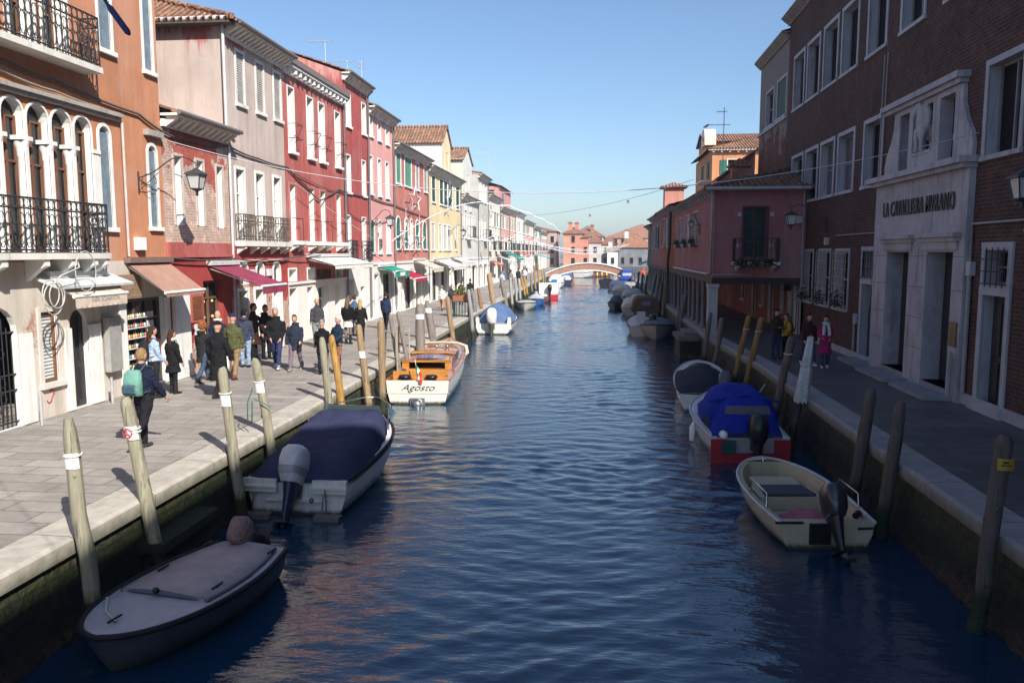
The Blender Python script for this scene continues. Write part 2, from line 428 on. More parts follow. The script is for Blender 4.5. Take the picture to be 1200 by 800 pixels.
def slope(mb, e0, e1, r, a=0., b=0., pitch=.22, rows=.4, fine=True):
    """tiled roof plane: eave e0-e1, r = vector from eave to ridge; a, b = share of the eave cut off by hips"""
    e0 = Vector(e0); e1 = Vector(e1); r = Vector(r); L = (e1 - e0).length; nrm = (e1 - e0).cross(r).normalized()
    if nrm.z < 0: nrm = -nrm
    per = 4 if fine else 1
    nc = max(2, int(L / pitch)) * per; nr = max(1, int(r.length / rows)); cols = []
    rr = random.Random(int(L * 100))
    for i in range(nc + 1):
        t = i / nc; sm = 1.0
        if a: sm = min(sm, t / a)
        if b: sm = min(sm, (1 - t) / b)
        h = (.045 * math.sin(2 * PI * i / per) if fine else 0)
        col = []
        for j in range(nr + 1):
            for q in (0, 1):
                if j == 0 and q == 0 or j == nr and q == 1:
                    if not (j == 0 and q == 0): continue
                sfrac = min(j / nr, sm)
                lift = .0 if q == 0 else .02
                col.append(e0.lerp(e1, t) + r * sfrac + nrm * (h + (lift if fine else 0)))
        cols.append(col)
    k = min(len(c) for c in cols)
    vs = [p for c in cols for p in c[:k]]
    mb.add(vs, [(i * k + j, (i + 1) * k + j, (i + 1) * k + j + 1, i * k + j + 1) for i in range(nc) for j in range(k - 1)], True)
    if fine:   # open tile ends along the eave
        for i in range(nc // per):
            c = e0.lerp(e1, (i + .25) / (nc / per))
            mb.bar(c - r.normalized() * .05 + nrm * .01, c + r.normalized() * .12 + nrm * .01, .11, .07)
def gable_roof(parent, y0, y1, xe, depth, z, rise, ov=.35, hip0=False, hip1=False, back=True, fine=True, col=(.33, .17, .11), sgn=-1, grey=.5):
    """roof with its ridge along the canal; xe = facade x, sgn = direction away from the canal"""
    m = MB(); half = depth / 2; xr = xe + sgn * half; x0 = xe - sgn * ov
    L = y1 - y0; a = min(.49, half / L) if hip0 else 0; b = min(.49, half / L) if hip1 else 0
    slope(m, (x0, y0, z), (x0, y1, z), (sgn * (half + ov), 0, rise), a, b, fine=fine)
    if back: slope(m, (xe + sgn * (depth + ov), y0, z), (xe + sgn * (depth + ov), y1, z), (-sgn * (half + ov), 0, rise), a, b, fine=False)
    m2 = MB()
    if hip0: slope(m2, (xe + sgn * (depth + ov), y0, z), (x0, y0, z), (0, a * L, rise), .49, .49, fine=fine)
    if hip1: slope(m2, (xe + sgn * (depth + ov), y1, z), (x0, y1, z), (0, -b * L, rise), .49, .49, fine=False)
    rd = MB(); rd.tube([(xr, y0 + a * L, z + rise + .03), (xr, y1 - b * L, z + rise + .03)], .1, 8)
    if hip0:
        for xx in (x0, xe + sgn * (depth + ov)): rd.tube([(xx, y0, z + .04), (xr, y0 + a * L, z + rise + .04)], .09, 8)
    rf = obj('roof', m, tiles('y', col=col, grey=grey), parent, True)
    if m2.v: obj('roof_hip', m2, tiles('x', col=col, grey=grey), parent, True)
    obj('ridge_tiles', rd, tiles('y', col=col, grey=.2), rf, True)
    return rf
def gable_ends(mb, P, u, z, depth, rise, n=0):
    mb.poly([P(u, n, z), P(u, n - depth, z), P(u, n - depth / 2, z + rise)])
def railing(parent, P, u0, u1, n0, n1, z0, h=.95, step=.16, mat=IRON, curls=True, name='balcony_railing', rr=.014):
    m = MB(); path = [(u0, n0), (u0, n1), (u1, n1), (u1, n0)]
    for (a, b), (c, d) in zip(path, path[1:]):
        for z in (z0 + .06, z0 + h): m.tube([P(a, b, z), P(c, d, z)], rr * 1.2, 5)
        if curls: m.tube([P(a, b, z0 + h - .2), P(c, d, z0 + h - .2)], rr, 5)
        L = math.hypot(c - a, d - b); k = max(1, int(L / step))
        for i in range(k + 1):
            t = i / k; u, n = a + (c - a) * t, b + (d - b) * t
            m.tube([P(u, n, z0), P(u, n, z0 + h)], rr, 5)
            if curls and i < k:
                t2 = (i + .5) / k; uc, nc = a + (c - a) * t2, b + (d - b) * t2; du, dn = (c - a) / L, (d - b) / L
                for zc, rz, rs in ((z0 + h - .1, .09, step * .48), (z0 + .32, .22, step * .45), (z0 + .62, .12, step * .45)):
                    m.tube([P(uc + du * rs * math.cos(q * PI / 5), nc + dn * rs * math.cos(q * PI / 5), zc + rz * math.sin(q * PI / 5)) for q in range(11)], rr * .75, 4, False)
    return obj(name, m, mat, parent, True)
def downpipe(parent, P, u, z0, z1, mat=PIPE, n=.08, r=.05):
    m = MB(); m.tube([P(u, n, z0), P(u, n, z1 - .25), P(u, n + .25, z1)], r, 8); obj('downpipe', m, mat, parent, True)
def brackets(parent, P, us, n1, z, h=.3, w=.12, mat=STONE):
    m = MB()
    for u in us: m.prism(lambda a, b, c2, u=u: P(u + b, a, c2), [(0, z - h), (0, z), (n1, z), (n1, z - h * .3), (n1 * .6, z - h * .5)], -w / 2, w / 2)
    objs('bracket', m, mat, parent, True)
def slab(parent, P, u0, u1, n1, z0, z1, mat=STONE, name='balcony_slab', n0=.003):
    m = MB(); m.fbox(P, u0, u1, n0, n1, z0, z1); return obj(name, m, mat, parent, True)
# ------------------------------------------------------------------ sunny left row
ORANGE = (.53, .235, .13); RED = (.44, .115, .10); RED2 = (.41, .095, .088); PINK = (.72, .36, .33); SALMON = (.52, .19, .15)
GREY = (.54, .44, .39); CREAM = (.77, .60, .37); GREEN_S = louver((.03, .16, .12)); GREEN_D = louver((.012, .075, .055)); BLUEG = plain((.17, .22, .26), .35, .4, 'blue_grey_panel', var=.3)
WHITE_S = louver((.62, .6, .55), 'white_shutter'); GREY_S = louver((.35, .34, .32), 'grey_shutter')
def house(name, label, y0, y1, cat='house', x=XL):
    return thing(name, label, cat, (x, (y0 + y1) / 2, 1.2))
def front(t, P, y0, y1, z0, z1, ops, mat, depth=9, rev=.22, near=True, far=True, gable=None, extra=None, n=0, name='wall', reveal=None):
    m = MB(); wall(m, P, y0, y1, z0, z1, ops, n=n, rev=rev, rmi=1); shell(m, P, y0, y1, z0, z1, depth, near, far, n=n)
    if gable:
        if gable[1]: gable_ends(m, P, y0, z1, depth, gable[0])
        if gable[2]: gable_ends(m, P, y1, z1, depth, gable[0])
    return obj(name, m, [mat, reveal or STONE_W], t, True)
def door(t, P, o, mat, n=-.18, name='door'):
    m = MB(); u0, u1, z0, z1 = o['u0'], o['u1'], o['z0'], o['z1']; um = (u0 + u1) / 2
    for a, b in ((u0 + .01, um - .01), (um + .01, u1 - .01)):
        m.fbox(P, a, b, n - .03, n, z0 + .01, z1 - .01)
        for c, d in ((z0 + .15, z0 + (z1 - z0) * .4), (z0 + (z1 - z0) * .47, z1 - .15)): m.fbox(P, a + .08, b - .08, n + .001, n + .025, c, d)
    return obj(name, m, mat, t, True)
def shop(t, P, o, rev=.3, frame=None, mull=2, glassm=None):
    m = MB(); u0, u1, z0, z1 = o['u0'], o['u1'], o['z0'], o['z1']
    for i in range(mull + 1):
        c = min(max(u0 + (u1 - u0) * i / mull, u0 + .03), u1 - .03); m.fbox(P, c - .028, c + .028, -rev + .03, -rev + .09, z0 + .002, z1 - .002)
    for z in (z0 + .04, z1 - .05, z1 - .5): m.fbox(P, u0 + .002, u1 - .002, -rev + .034, -rev + .085, z - .03, z + .03)
    f = obj('shop_window', m, frame or plain((.09, .07, .06), .5, name='shop_frame'), t, True)
    g = MB(); g.poly([P(u0, -rev + .02, z0), P(u1, -rev + .02, z0), P(u1, -rev + .02, z1), P(u0, -rev + .02, z1)])
    obj('pane', g, glassm or GLASS, f, True)

# --- orange palazzo
t = house('orange_palazzo', 'orange stucco palazzo with white stone arcade and two wrought iron balconies', 5, 19.3, 'palazzo')
arc = [O(13.85 - .68 * k, 14.43 - .68 * k, 4.5, 7.36, True, rev=.21) for k in range(5)] + [O(14.52, 15.13, 4.5, 7.36, True, rev=.21), O(15.22, 15.83, 4.5, 7.36, True, rev=.21), O(15.93, 16.48, 4.5, 7.34, True, rev=.21)]
one = O(16.76, 17.14, 5.05, 7.26, True); low = O(18.68, 19.02, 5.12, 7.08, True)
upd = [O(11.3 + i * .98, 11.3 + i * .98 + .6, 8.4, 11.0, rev=.3) for i in range(5)]
up2 = [O(16.98, 17.42, 8.95, 11.0), O(18.72, 19.08, 8.86, 11.0)]
gate = O(12.85, 13.9, 1.2, 3.5, True, rev=.12); wn = O(14.55, 15.0, 1.9, 3.32, rev=.1); dr = O(15.42, 15.98, 1.22, 3.3, True, rev=.16); sh = O(17.4, 19.05, 1.25, 3.4, rev=.2)
more = [O(7.5, 8.3, 4.8, 7.0), O(9.5, 10.3, 4.8, 7.0), O(7.5, 8.3, 8.8, 11), O(9.5, 10.3, 8.8, 11), O(8.0, 9.2, 1.25, 3.3), O(10.3, 11.4, 1.25, 3.3)]
front(t, PL, 5, 19.3, 4.3, 13.6, arc + [one, low] + upd + up2 + more[:4], stucco(ORANGE, mul(ORANGE, .6), .3, 'orange_stucco', .35), 10)
g = MB(); wall(g, PL, 5, 19.3, 1.2, 4.3, [gate, wn, dr, sh] + more[4:], rev=.3, rmi=1); shell(g, PL, 5, 19.3, 1.2, 4.3, 10)
obj('ground_floor_wall', g, [stucco((.60, .53, .46), (.40, .20, .14), .40, 'worn_ground_plaster', .6), STONE_W], t, True)
for o in arc: window(t, PL, o, STONE_W, .045, bars=(1, 2), sash=timber((.2, .085, .045), 'arcade_wood'), rev=.21, sill=False, name='arched_window')
for u in [14.475 - .68 * k for k in range(5)] + [15.175, 15.88]:
    m = MB(); m.lathe([(.12, 0), (.12, .1), (.105, .14), (.092, .2), (.08, 1.8), (.095, 1.83), (.088, 1.87), (.105, 1.95), (.135, 2.06), (.14, 2.115)], (XL - .09, u, 4.5), 14)
    m.fbox(PL, u - .165, u + .165, -.28, .035, 6.62, 6.70)
    obj('arcade_column', m, STONE_W, t, True)
m = MB(); m.fbox(PL, 16.49, 16.70, .003, .035, 4.5, 6.66); m.fbox(PL, 16.47, 16.73, .004, .06, 6.62, 6.7); obj('pilaster', m, STONE_W, t, True)
window(t, PL, one, STONE_W, .07, shut='closed', shutm=BLUEG, name='arched_window'); window(t, PL, low, STONE_W, .08, shut='closed', shutm=BLUEG, name='arched_window')
for o in upd: window(t, PL, o, STONE_W, .12, sash=timber((.2, .085, .045), 'arcade_wood'), rev=.3, sill=False)
for o in up2: window(t, PL, o, STONE_W, .07, shut='closed', shutm=BLUEG)
for o in more[:4]: window(t, PL, o, STONE_W, .1)
for o in more[4:]: shop(t, PL, o)
m = MB(); m.fbox(PL, 9, 17.5, .003, .1, 7.44, 7.52); m.fbox(PL, 9, 17.5, .003, .17, 7.52, 7.6); obj('arcade_cornice', m, stone((.4, .36, .32), 'sooty_stone', .6), t, True)
m = MB(); m.fbox(PL, 18.52, 19.2, .003, .15, 7.3, 7.44); obj('window_cornice', m, stone((.4, .36, .32), 'sooty_stone', .6), t, True)
for nm, z0, ye, h in (('lower', 4.36, 16.3, 1.02), ('upper', 8.24, 16.35, 1.0)):
    slab(t, PL, 9.5, ye, .46, z0, z0 + .12, STONE, 'balcony_slab'); railing(t, PL, 9.6, ye - .04, .01, .42, z0 + .12, h, .165)
brackets(t, PL, [12.0, 13.2, 14.3, 15.1, 15.8, 16.2], .42, 4.36, .42, .14, STONE_W)
m = MB()
for y in (14.05,): m.fbox(PL, y - .11, y + .19, .003, .06, 1.22, 2.95)
m.fbox(PL, 15.2, 15.4, .003, .06, 1.22, 2.93); m.fbox(PL, 16.0, 16.4, .003, .05, 1.22, 2.95); m.fbox(PL, 12.45, 12.74, .003, .06, 1.22, 2.95)
m.fbox(PL, 17.12, 17.38, .003, .05, 1.22, 3.36); m.fbox(PL, 19.07, 19.28, .003, .05, 1.22, 3.36)
objs('stone_pier', m, STONE_W, t, True)
window(t, PL, wn, stone((.66, .60, .54), 'worn_plaster', .45), .1, glassm=louver((.55, .57, .55), 'pale_blinds'), bars=(0, 0), sash=timber((.2, .085, .045), 'arcade_wood'), sill=True, rev=.1, name='window')
m = MB()
for i in range(9): m.tube([PL(gate['u0'] + .06 + i * .115, -.08, 1.22), PL(gate['u0'] + .06 + i * .115, -.08, 3.0 + .48 * math.sin(PI * (i + .5) / 8))], .014, 5)
for z in (1.3, 1.9, 2.2, 3.0): m.tube([PL(gate['u0'], -.08, z), PL(gate['u1'], -.08, z)], .018, 5)
for z in (1.5, 1.75, 2.05, 2.6):
    for i in range(4): m.tube([PL(gate['u0'] + .18 + i * .22 + .09 * math.cos(q * PI / 5), -.2, z + .09 * math.sin(q * PI / 5)) for q in range(11)], .01, 4)
obj('iron_gate', m, IRON, t, True)
m = MB(); m.fbox(PL, 12.7, 13.8, -1.3, -1.28, 1.2, 3.55); obj('inner_wall', m, brick((.4, .17, .1), (.5, .24, .14), (.4, .35, .3)), t, True)
door(t, PL, dr, plain((.03, .028, .03), .5, name='dark_door'), -.1)
m = MB(); m.fbox(PL, 16.46, 16.72, .05, .2, 1.85, 3.06); m.fbox(PL, 16.73, 16.9, .05, .2, 1.85, 3.06); objs('meter_box', m, plain((.32, .31, .29), .5, .4, 'grey_metal'), t, True)
m = MB(); m.fbox(PL, 16.75, 17.95, .06, .1, 3.42, 3.98); obj('shop_fascia', m, timber((.3, .2, .13), 'fascia_wood', 'y'), t, True)
shop(t, PL, sh, .2, mull=3)
m = MB(); rr = random.Random(3)
for k in range(7):
    z = 1.5 + k * .24; m.mi = 0; m.fbox(PL, 17.5, 18.35, -.13, -.03, z - .012, z)
    for i in range(9): m.mi = 1 + rr.randrange(4); m.ell(PL(17.55 + i * .095, -.08, z + .05), (.03, .03, .05), 6, 5)
for k in range(6):
    m.mi = 5; m.fbox(PL, 18.46, 18.72, -.12, -.09, 1.8 + k * .22, 1.95 + k * .22)
obj('glassware_display', m, [WHITE, plain((.6, .65, .66), .15), plain((.1, .25, .2), .15), plain((.5, .12, .1), .15), plain((.62, .5, .2), .15), plain((.55, .55, .6), .4)], t, True)
m = MB()
for y in (13.95, 16.2): m.tube([PL(y, .35, 1.2), PL(y, .35, 1.78)], .03, 8)
objs('bollard', m, plain((.4, .4, .41), .4, .4, 'galvanised'), t, True)
m = MB(); m.tube([PL(17.55, .08, 7.45), PL(17.55, .08, 4.4)], .035, 6); obj('conduit', m, plain((.5, .42, .38), .6, name='conduit'), t, True)
m = MB(); m.fbox(PL, 17.9, 18.2, .003, .14, 4.55, 4.85); obj('junction_box', m, WHITE, t, True)
eave(t, PL, 5, 19.3, 13.6); gable_roof(t, 4.8, 19.4, XL, 10, 13.6, 1.8)
m = MB(); k = [PL(14.71, .08, 1.52 + .0)]
pts = [(14.68, 1.72), (14.76, 1.76), (14.82, 1.7), (14.75, 1.62), (14.7, 1.52), (14.62, 1.5), (14.58, 1.56)]
m.tube([PL(u, .006, z) for u, z in pts], .018, 5, flat=.3); obj('red_graffiti_mark', m, plain((.5, .05, .05), name='red_paint'), t, True)

# --- low brick house
t = house('low_brick_house', 'low brick house with flaking red stucco between the orange palazzo and a taller grey house', 19.3, 22.88)
ops = [O(19.86, 20.24, 5.2, 6.98), O(21.02, 21.4, 5.22, 6.98), O(22.18, 22.55, 5.2, 6.94)]
front(t, PL, 19.3, 22.88, 4.75, 7.75, ops, brick((.44, .27, .21), (.52, .36, .29), (.5, .44, .39), peel=(.42, .11, .085), peel_z=6.75, soot=.25), 8, far=False, rev=.4)
for o in ops: window(t, PL, o, stone((.56, .48, .43), 'pale_brick_trim', .4), .07, glassm=DARK, bars=(0, 2), sash=plain((.5, .47, .42), name='old_sash'), rev=.4, sill=False)
m = MB(); ent = O(21.15, 22.3, 1.22, 3.7, rev=.25)
wall(m, PL, 19.3, 22.88, 1.2, 4.45, [ent], rev=.25); shell(m, PL, 19.3, 22.88, 1.2, 4.75, 8)
obj('ground_floor_wall', m, brick((.40, .2, .15), (.48, .29, .22), (.45, .4, .36), peel=(.36, .06, .055), peel_z=1.9, soot=.3), t, True)
m = MB(); m.fbox(PL, 19.3, 22.88, .003, .07, 4.42, 4.75); m.fbox(PL, 19.3, 22.88, .004, .1, 4.36, 4.42); obj('string_course', m, stucco(RED, None, 0, 'red_stucco'), t, True)
m = MB(); m.fbox(PL, 19.45, 20.2, .003, .1, 1.22, 3.4); m.fbox(PL, 19.43, 20.22, .004, .13, 1.21, 1.5); obj('pilaster', m, STONE_W, t, True)
m = MB(); m.fbox(PL, 20.36, 20.98, .003, .05, 2.6, 3.38); obj('board_frame', m, stucco(RED, None, 0, 'red_stucco'), t, True)
m = MB(); m.fbox(PL, 20.42, 20.92, .051, .07, 2.68, 3.3); obj('notice_board', m, timber((.2, .07, .03), 'board_wood', 'y'), t, True)
m = MB(); m.fbox(PL, 20.55, 20.9, .003, .06, 1.9, 2.55); obj('meter_box', m, plain((.6, .62, .6), name='pale_box'), t, True)
shop(t, PL, ent, .25, mull=2, frame=timber((.16, .09, .05), 'shop_wood'))
m = MB()
for i in range(2):
    for k in range(3): m.ell(PL(21.5 + i * .5, -.2, 2.2 + k * .45), (.05, .05, .05), 6, 5)
obj('shop_light', m, plain((.7, .5, .2), name='lamp_glass'), t, True)
eave(t, PL, 19.32, 22.86, 7.95, out=.45, step=.3); gable_roof(t, 19.32, 22.86, XL, 8, 7.97, 1.4, ov=.42)

# --- tall grey house
t = house('grey_plaster_house', 'tall grey plaster house with red streaks under its eaves and a hipped tile roof', 22.88, 27.3)
top = [O(23.72, 24.22, 8.98, 10.5), O(25.15, 25.68, 8.98, 10.5), O(26.55, 27.08, 8.98, 10.5)]
mid = [O(23.42, 23.98, 4.86, 7.0), O(24.85, 25.42, 4.86, 7.0), O(26.26, 26.82, 4.86, 7.0)]
front(t, PL, 22.88, 27.3, 4.7, 11.1, top + mid, stucco(GREY, (.38, .10, .085), .50, 'grey_plaster', .5, 10.9), 8)
for o in top: window(t, PL, o, STONE, .09, shut='closed', shutm=GREY_S)
for o in mid: window(t, PL, o, STONE_W, .09, bars=(0, 2), sash=plain((.7, .68, .62), name='pale_wood'), sill=False); 
slab(t, PL, 23.25, 27.1, .3, 4.68, 4.84, STONE)
brackets(t, PL, [23.4, 24.3, 25.1, 25.9, 26.7, 27.05], .27, 4.68, .24)
for o in mid: railing(t, PL, o['u0'] - .12, o['u1'] + .12, .02, .26, 4.84, .8, .13, plain((.12, .09, .07), .6, name='rusty_iron'))
fan = [O(23.5, 23.98, 3.5, 4.15, True), O(24.68, 25.2, 3.5, 4.15, True), O(26.02, 26.56, 3.5, 4.13, True)]
drs = [O(23.3, 23.95, 1.22, 3.3, rev=.35), O(24.5, 25.2, 1.22, 3.3, rev=.35), O(25.95, 26.6, 1.22, 3.3, rev=.35)]
m = MB(); wall(m, PL, 22.88, 27.3, 1.2, 4.7, fan + drs, rev=.35, rmi=1); shell(m, PL, 22.88, 27.3, 1.2, 4.7, 8)
obj('ground_floor_wall', m, [brick((.42, .22, .16), (.5, .3, .23), (.48, .42, .37), peel=(.38, .065, .06), peel_z=2.9, soot=.25), STONE_W], t, True)
for o in fan: window(t, PL, o, STONE_W, .08, sill=False, bars=(1, 0), name='fanlight')
for o in drs:
    m = MB(); surround(m, PL, o, .1, .03, sill=False); obj('door_frame', m, STONE_W, t, True)
    door(t, PL, o, timber((.36, .2, .1), 'shop_door_wood'), -.3)
m = MB(); m.fbox(PL, 22.88, 27.3, .003, .06, 4.2, 4.26); obj('string_course', m, STONE, t, True)
m = MB()
for u in (24.3, 25.6): m.fbox(PL, u - .15, u + .15, .003, .1, 3.72, 3.95)
objs('shop_lamp_box', m, plain((.55, .57, .6), name='grey_box'), t, True)
eave(t, PL, 22.88, 27.3, 11.1, out=.5, step=.27, h=.36)
m = MB(); m.tube([(XL + .3, 22.55, 11.12), (XL - 8, 22.55, 11.12)], .08, 8); obj('gutter', m, plain((.5, .49, .5), .5, name='grey_gutter'), t, True)
m = MB(); m.box(XL - 8, XL + .4, 22.5, 22.88, 11.0, 11.06); obj('eave_board', m, timber((.12, .09, .07), 'eave_wood', 'x'), t, True)
m = MB(); m.tube([(XL + .06, 22.8, 11.0), (XL + .06, 22.8, 8.0), (XL + .3, 22.8, 7.7)], .05, 8); m.tube([PL(22.9, .08, 7.6), PL(22.9, .08, 1.5)], .04, 8); obj('downpipe', m, plain((.55, .54, .55), .5, name='grey_pipe'), t, True)
gable_roof(t, 22.5, 27.32, XL, 8, 11.12, 1.5, ov=.5, hip0=True)

# --- dark red house
t = house('dark_red_house', 'dark red stucco house with deep white windows and a white glass showroom at street level', 27.3, 33.9)
ys = [(27.74, 28.3), (29.6, 30.22), (30.88, 31.5), (32.82, 33.45)]
top = [O(a, b, 8.06, 10.28) for a, b in ys]; mid = [O(a - .06, b - .08, 4.92, 6.9) for a, b in ys]
red = stucco(RED, (.55, .28, .25), .49, 'dark_red_stucco', .75, 10.6)
front(t, PL, 27.3, 33.9, 3.42, 10.9, top + mid + [O(27.35, 28.05, 3.45, 3.88), O(29.2, 29.95, 3.45, 3.86), O(32.5, 33.3, 3.45, 3.8)], red, 9, rev=.42)
for o in top: window(t, PL, o, STONE_W, .05, bars=(0, 1), rev=.42, sill_out=.14, name='window')
for o in mid: window(t, PL, o, stucco((.5, .16, .14), None, 0, 'pale_red_trim'), .08, bars=(0, 1), sash=plain((.7, .68, .62), name='pale_wood'), rev=.42, sill=False)
for o in [O(27.35, 28.05, 3.45, 3.88), O(29.2, 29.95, 3.45, 3.86), O(32.5, 33.3, 3.45, 3.8)]: window(t, PL, o, STONE_W, .06, bars=None, rev=.42, sill=False, name='transom_window')
for o in top: # thin iron guard rails
    m = MB(); 
    for z in (8.5, 9.0): m.tube([PL(o['u0'] - .03, .03, z), PL(o['u0'] - .03, .3, z), PL(o['u1'] + .03, .3, z), PL(o['u1'] + .03, .03, z)], .012, 5)
    m.tube([PL(o['u1'] + .03, .3, 9.0), PL(o['u1'] + .03, .02, 8.4)], .01, 5); obj('guard_rail', m, IRON, t, True)
for a, b in ((27.5, 28.5), (29.3, 31.6), (32.55, 33.6)):
    slab(t, PL, a, b, .32, 4.76, 4.9, STONE_W); brackets(t, PL, [a + .15, b - .15] + ([(a + b) / 2] if b - a > 1.5 else []), .28, 4.76, .24, .14, STONE_W)
for o in mid: 
    m = MB(); m.tube([PL(o['u0'], .03, 5.7), PL(o['u0'], .26, 5.7), PL(o['u1'], .26, 5.7), PL(o['u1'], .03, 5.7)], .012, 5); m.tube([PL(o['u1'], .26, 5.7), PL(o['u1'], .26, 4.9)], .012, 5); obj('guard_rail', m, IRON, t, True)
dr = [O(27.4, 28.1, 1.22, 3.2, rev=.4), O(29.15, 29.75, 1.95, 3.18), O(30.35, 31.45, 1.95, 3.15), O(32.3, 33.0, 1.95, 3.12)]
m = MB(); wall(m, PL, 27.3, 33.9, 1.2, 3.42, dr, rev=.3); shell(m, PL, 27.3, 33.9, 1.2, 3.42, 9); obj('ground_floor_wall', m, stone((.78, .72, .66), 'pinkish_marble', .25), t, True)
m = MB(); m.fbox(PL, 27.3, 33.9, .003, .08, 3.34, 3.42); obj('string_course', m, STONE_W, t, True)
door(t, PL, dr[0], timber((.45, .33, .22), 'pale_door'), -.35)
for o in dr[1:]: shop(t, PL, o, .3, mull=1, frame=STONE_W, glassm=glass((.05, .09, .08), .05, 'green_glass'))
text('shop_lettering', 'VENINI', plain((.05, .03, .03), name='sign_letters'), t, PL(31.0, .02, 3.62), (PI / 2, 0, PI / 2), .52, .02)
m = MB()
m.fbox(PL, 27.3, 33.9, .003, .14, 10.68, 10.9); m.fbox(PL, 27.3, 33.9, .003, .3, 10.9, 11.0)
for i in range(14): m.fbox(PL, 27.5 + i * .46, 27.62 + i * .46, .1, .26, 10.72, 10.9)
obj('cornice', m, STONE_W, t, True)
m = MB(); m.fbox(PL, 27.32, 33.88, .2, .36, 11.0, 11.2); obj('gutter', m, plain((.2, .15, .13), .5, name='copper_gutter'), t, True)
gable_roof(t, 27.34, 33.88, XL, 9, 11.02, 1.5, ov=.2); downpipe(t, PL, 33.84, 1.4, 11)

# --- taller red house
t = house('tall_red_house', 'taller red house with a red sloping end wall rising above its neighbour', 33.9, 37.55)
ys = [(34.38, 35.0), (36.72, 37.32)]
ops = [O(a, b, 9.97, 11.32) for a, b in ys] + [O(a - .15, b - .2, 7.12, 8.7) for a, b in ys] + [O(a - .3, b - .35, 4.16, 6.08) for a, b in ys]
front(t, PL, 33.9, 37.55, 3.9, 12.1, ops, stucco(RED2, (.50, .22, .19), .47, 'red_stucco_worn', .6, 11.8), 9, rev=.4, gable=(1.6, True, True))
for o in ops: window(t, PL, o, STONE_W, .05, bars=(0, 1), rev=.4)
for o in ops[4:]: railing(t, PL, o['u0'] - .1, o['u1'] + .1, .02, .3, 4.1, .9, .15)
dr = [O(34.2, 35.0, 1.22, 3.28, rev=.3), O(36.0, 36.7, 1.22, 2.9, rev=.3)]
m = MB(); wall(m, PL, 33.9, 37.55, 1.2, 3.9, dr, rev=.3); shell(m, PL, 33.9, 37.55, 1.2, 3.9, 9); obj('ground_floor_wall', m, stone((.76, .73, .68), 'white_plaster', .25), t, True)
for o, c in zip(dr, ((.12, .05, .03), (.5, .48, .44))): door(t, PL, o, timber(c, 'street_door'), -.25)
eave(t, PL, 33.9, 37.55, 12.1, out=.35, step=.3); gable_roof(t, 33.92, 37.53, XL, 9, 12.13, 1.6, ov=.3)
downpipe(t, PL, 37.48, 1.4, 12)

# --- generic houses further along
def mk(name, label, y0, y1, z1, base, mat, wins, doors, gcol=(.74, .71, .66), roof=1.5, depth=9, hip=False, fine=True, cat='house', eout=.4, fr=STONE_W, rise_gable=True, P=PL, x=XL, sgn=-1, z0=1.2):
    t = house(name, label, y0, y1, cat, x)
    ops = [w[0] for w in wins if w[0]['z0'] > base]; dr = [d[0] for d in doors]
    front(t, P, y0, y1, base, z1, ops, mat, depth, rev=.4, gable=(roof, True, True) if rise_gable else None)
    m = MB(); wall(m, P, y0, y1, z0, base, dr, rev=.25); shell(m, P, y0, y1, z0, base, depth); obj('ground_floor_wall', m, stone(gcol, 'pale_plaster_%d' % int(gcol[0] * 100), .28), t, True)
    for o, st in wins: window(t, P, o, fr, st.get('w', .09), **{'rev': .4, **{k: v for k, v in st.items() if k != 'w'}})
    for o, mt in doors:
        if mt is None: shop(t, P, o, .25)
        else: door(t, P, o, mt, -.2)
    free = [u for u in [y0 + .2 + i * (y1 - y0 - .4) / max(1, int((y1 - y0) / 1.6)) for i in range(max(1, int((y1 - y0) / 1.6)) + 1)] if all(not (o['u0'] - .22 < u < o['u1'] + .22) for o in dr)]
    m = MB()
    for u in free: m.fbox(P, u - .14, u + .14, .003, .05, z0 + .01, base - .35); m.fbox(P, u - .18, u + .18, .004, .08, z0 + .005, z0 + .35)
    if free: objs('pilaster', m, STONE_W, t, True)
    for o in dr:
        m = MB(); surround(m, P, o, .12, .04, sill=False); obj('door_frame', m, stone((.6, .58, .55), 'door_stone', .45), t, True)
    m = MB(); m.fbox(P, y0, y1, .003, .06, base - .12, base); obj('string_course', m, STONE_W, t, True)
    eave(t, P, y0, y1, z1, out=eout, step=.4)
    if name != 'light_pink_house': downpipe(t, P, y1 - .12, z0 + .2, z1 - .02, r=.04)
    if roof: gable_roof(t, y0 + .02, y1 - .02, x, depth, z1 + .03, roof, ov=eout, hip0=hip, hip1=hip, fine=fine, sgn=sgn)
    return t
DW = timber((.12, .06, .035), 'street_door'); DG = timber((.45, .43, .4), 'grey_door')
PB = dict(bars=(0, 1), w=.06, rev=.4)
t = mk('light_pink_house', 'light pink stucco house with white framed windows and a bracket lamp', 37.55, 42.25, 11.35, 4.0, stucco(PINK, None, 0, 'light_pink_stucco', .25),
   [(O(a, b, 10.05, 11.05), PB) for a, b in ((38.0, 38.45), (39.42, 39.95), (40.92, 41.5))] + [(O(a, b, 7.32, 9.08), PB) for a, b in ((37.85, 38.3), (39.3, 39.85), (40.75, 41.35))] +
   [(O(37.75, 38.45, 4.5, 6.05, True), dict(shut='closed', shutm=GREEN_S)), (O(39.2, 39.75, 4.48, 6.08, True), PB), (O(40.75, 41.5, 4.48, 6.06, True), PB)],
   [(O(38.2, 39.0, 1.22, 3.4, rev=.3), DG), (O(39.8, 41.6, 1.22, 3.4, rev=.3), None)])
downpipe(t, PL, 42.2, 1.4, 11.3)
gs = dict(shut='closed', shutm=louver((.10, .30, .21), 'faded_green_shutter')); gd = dict(shut='closed', shutm=GREEN_S)
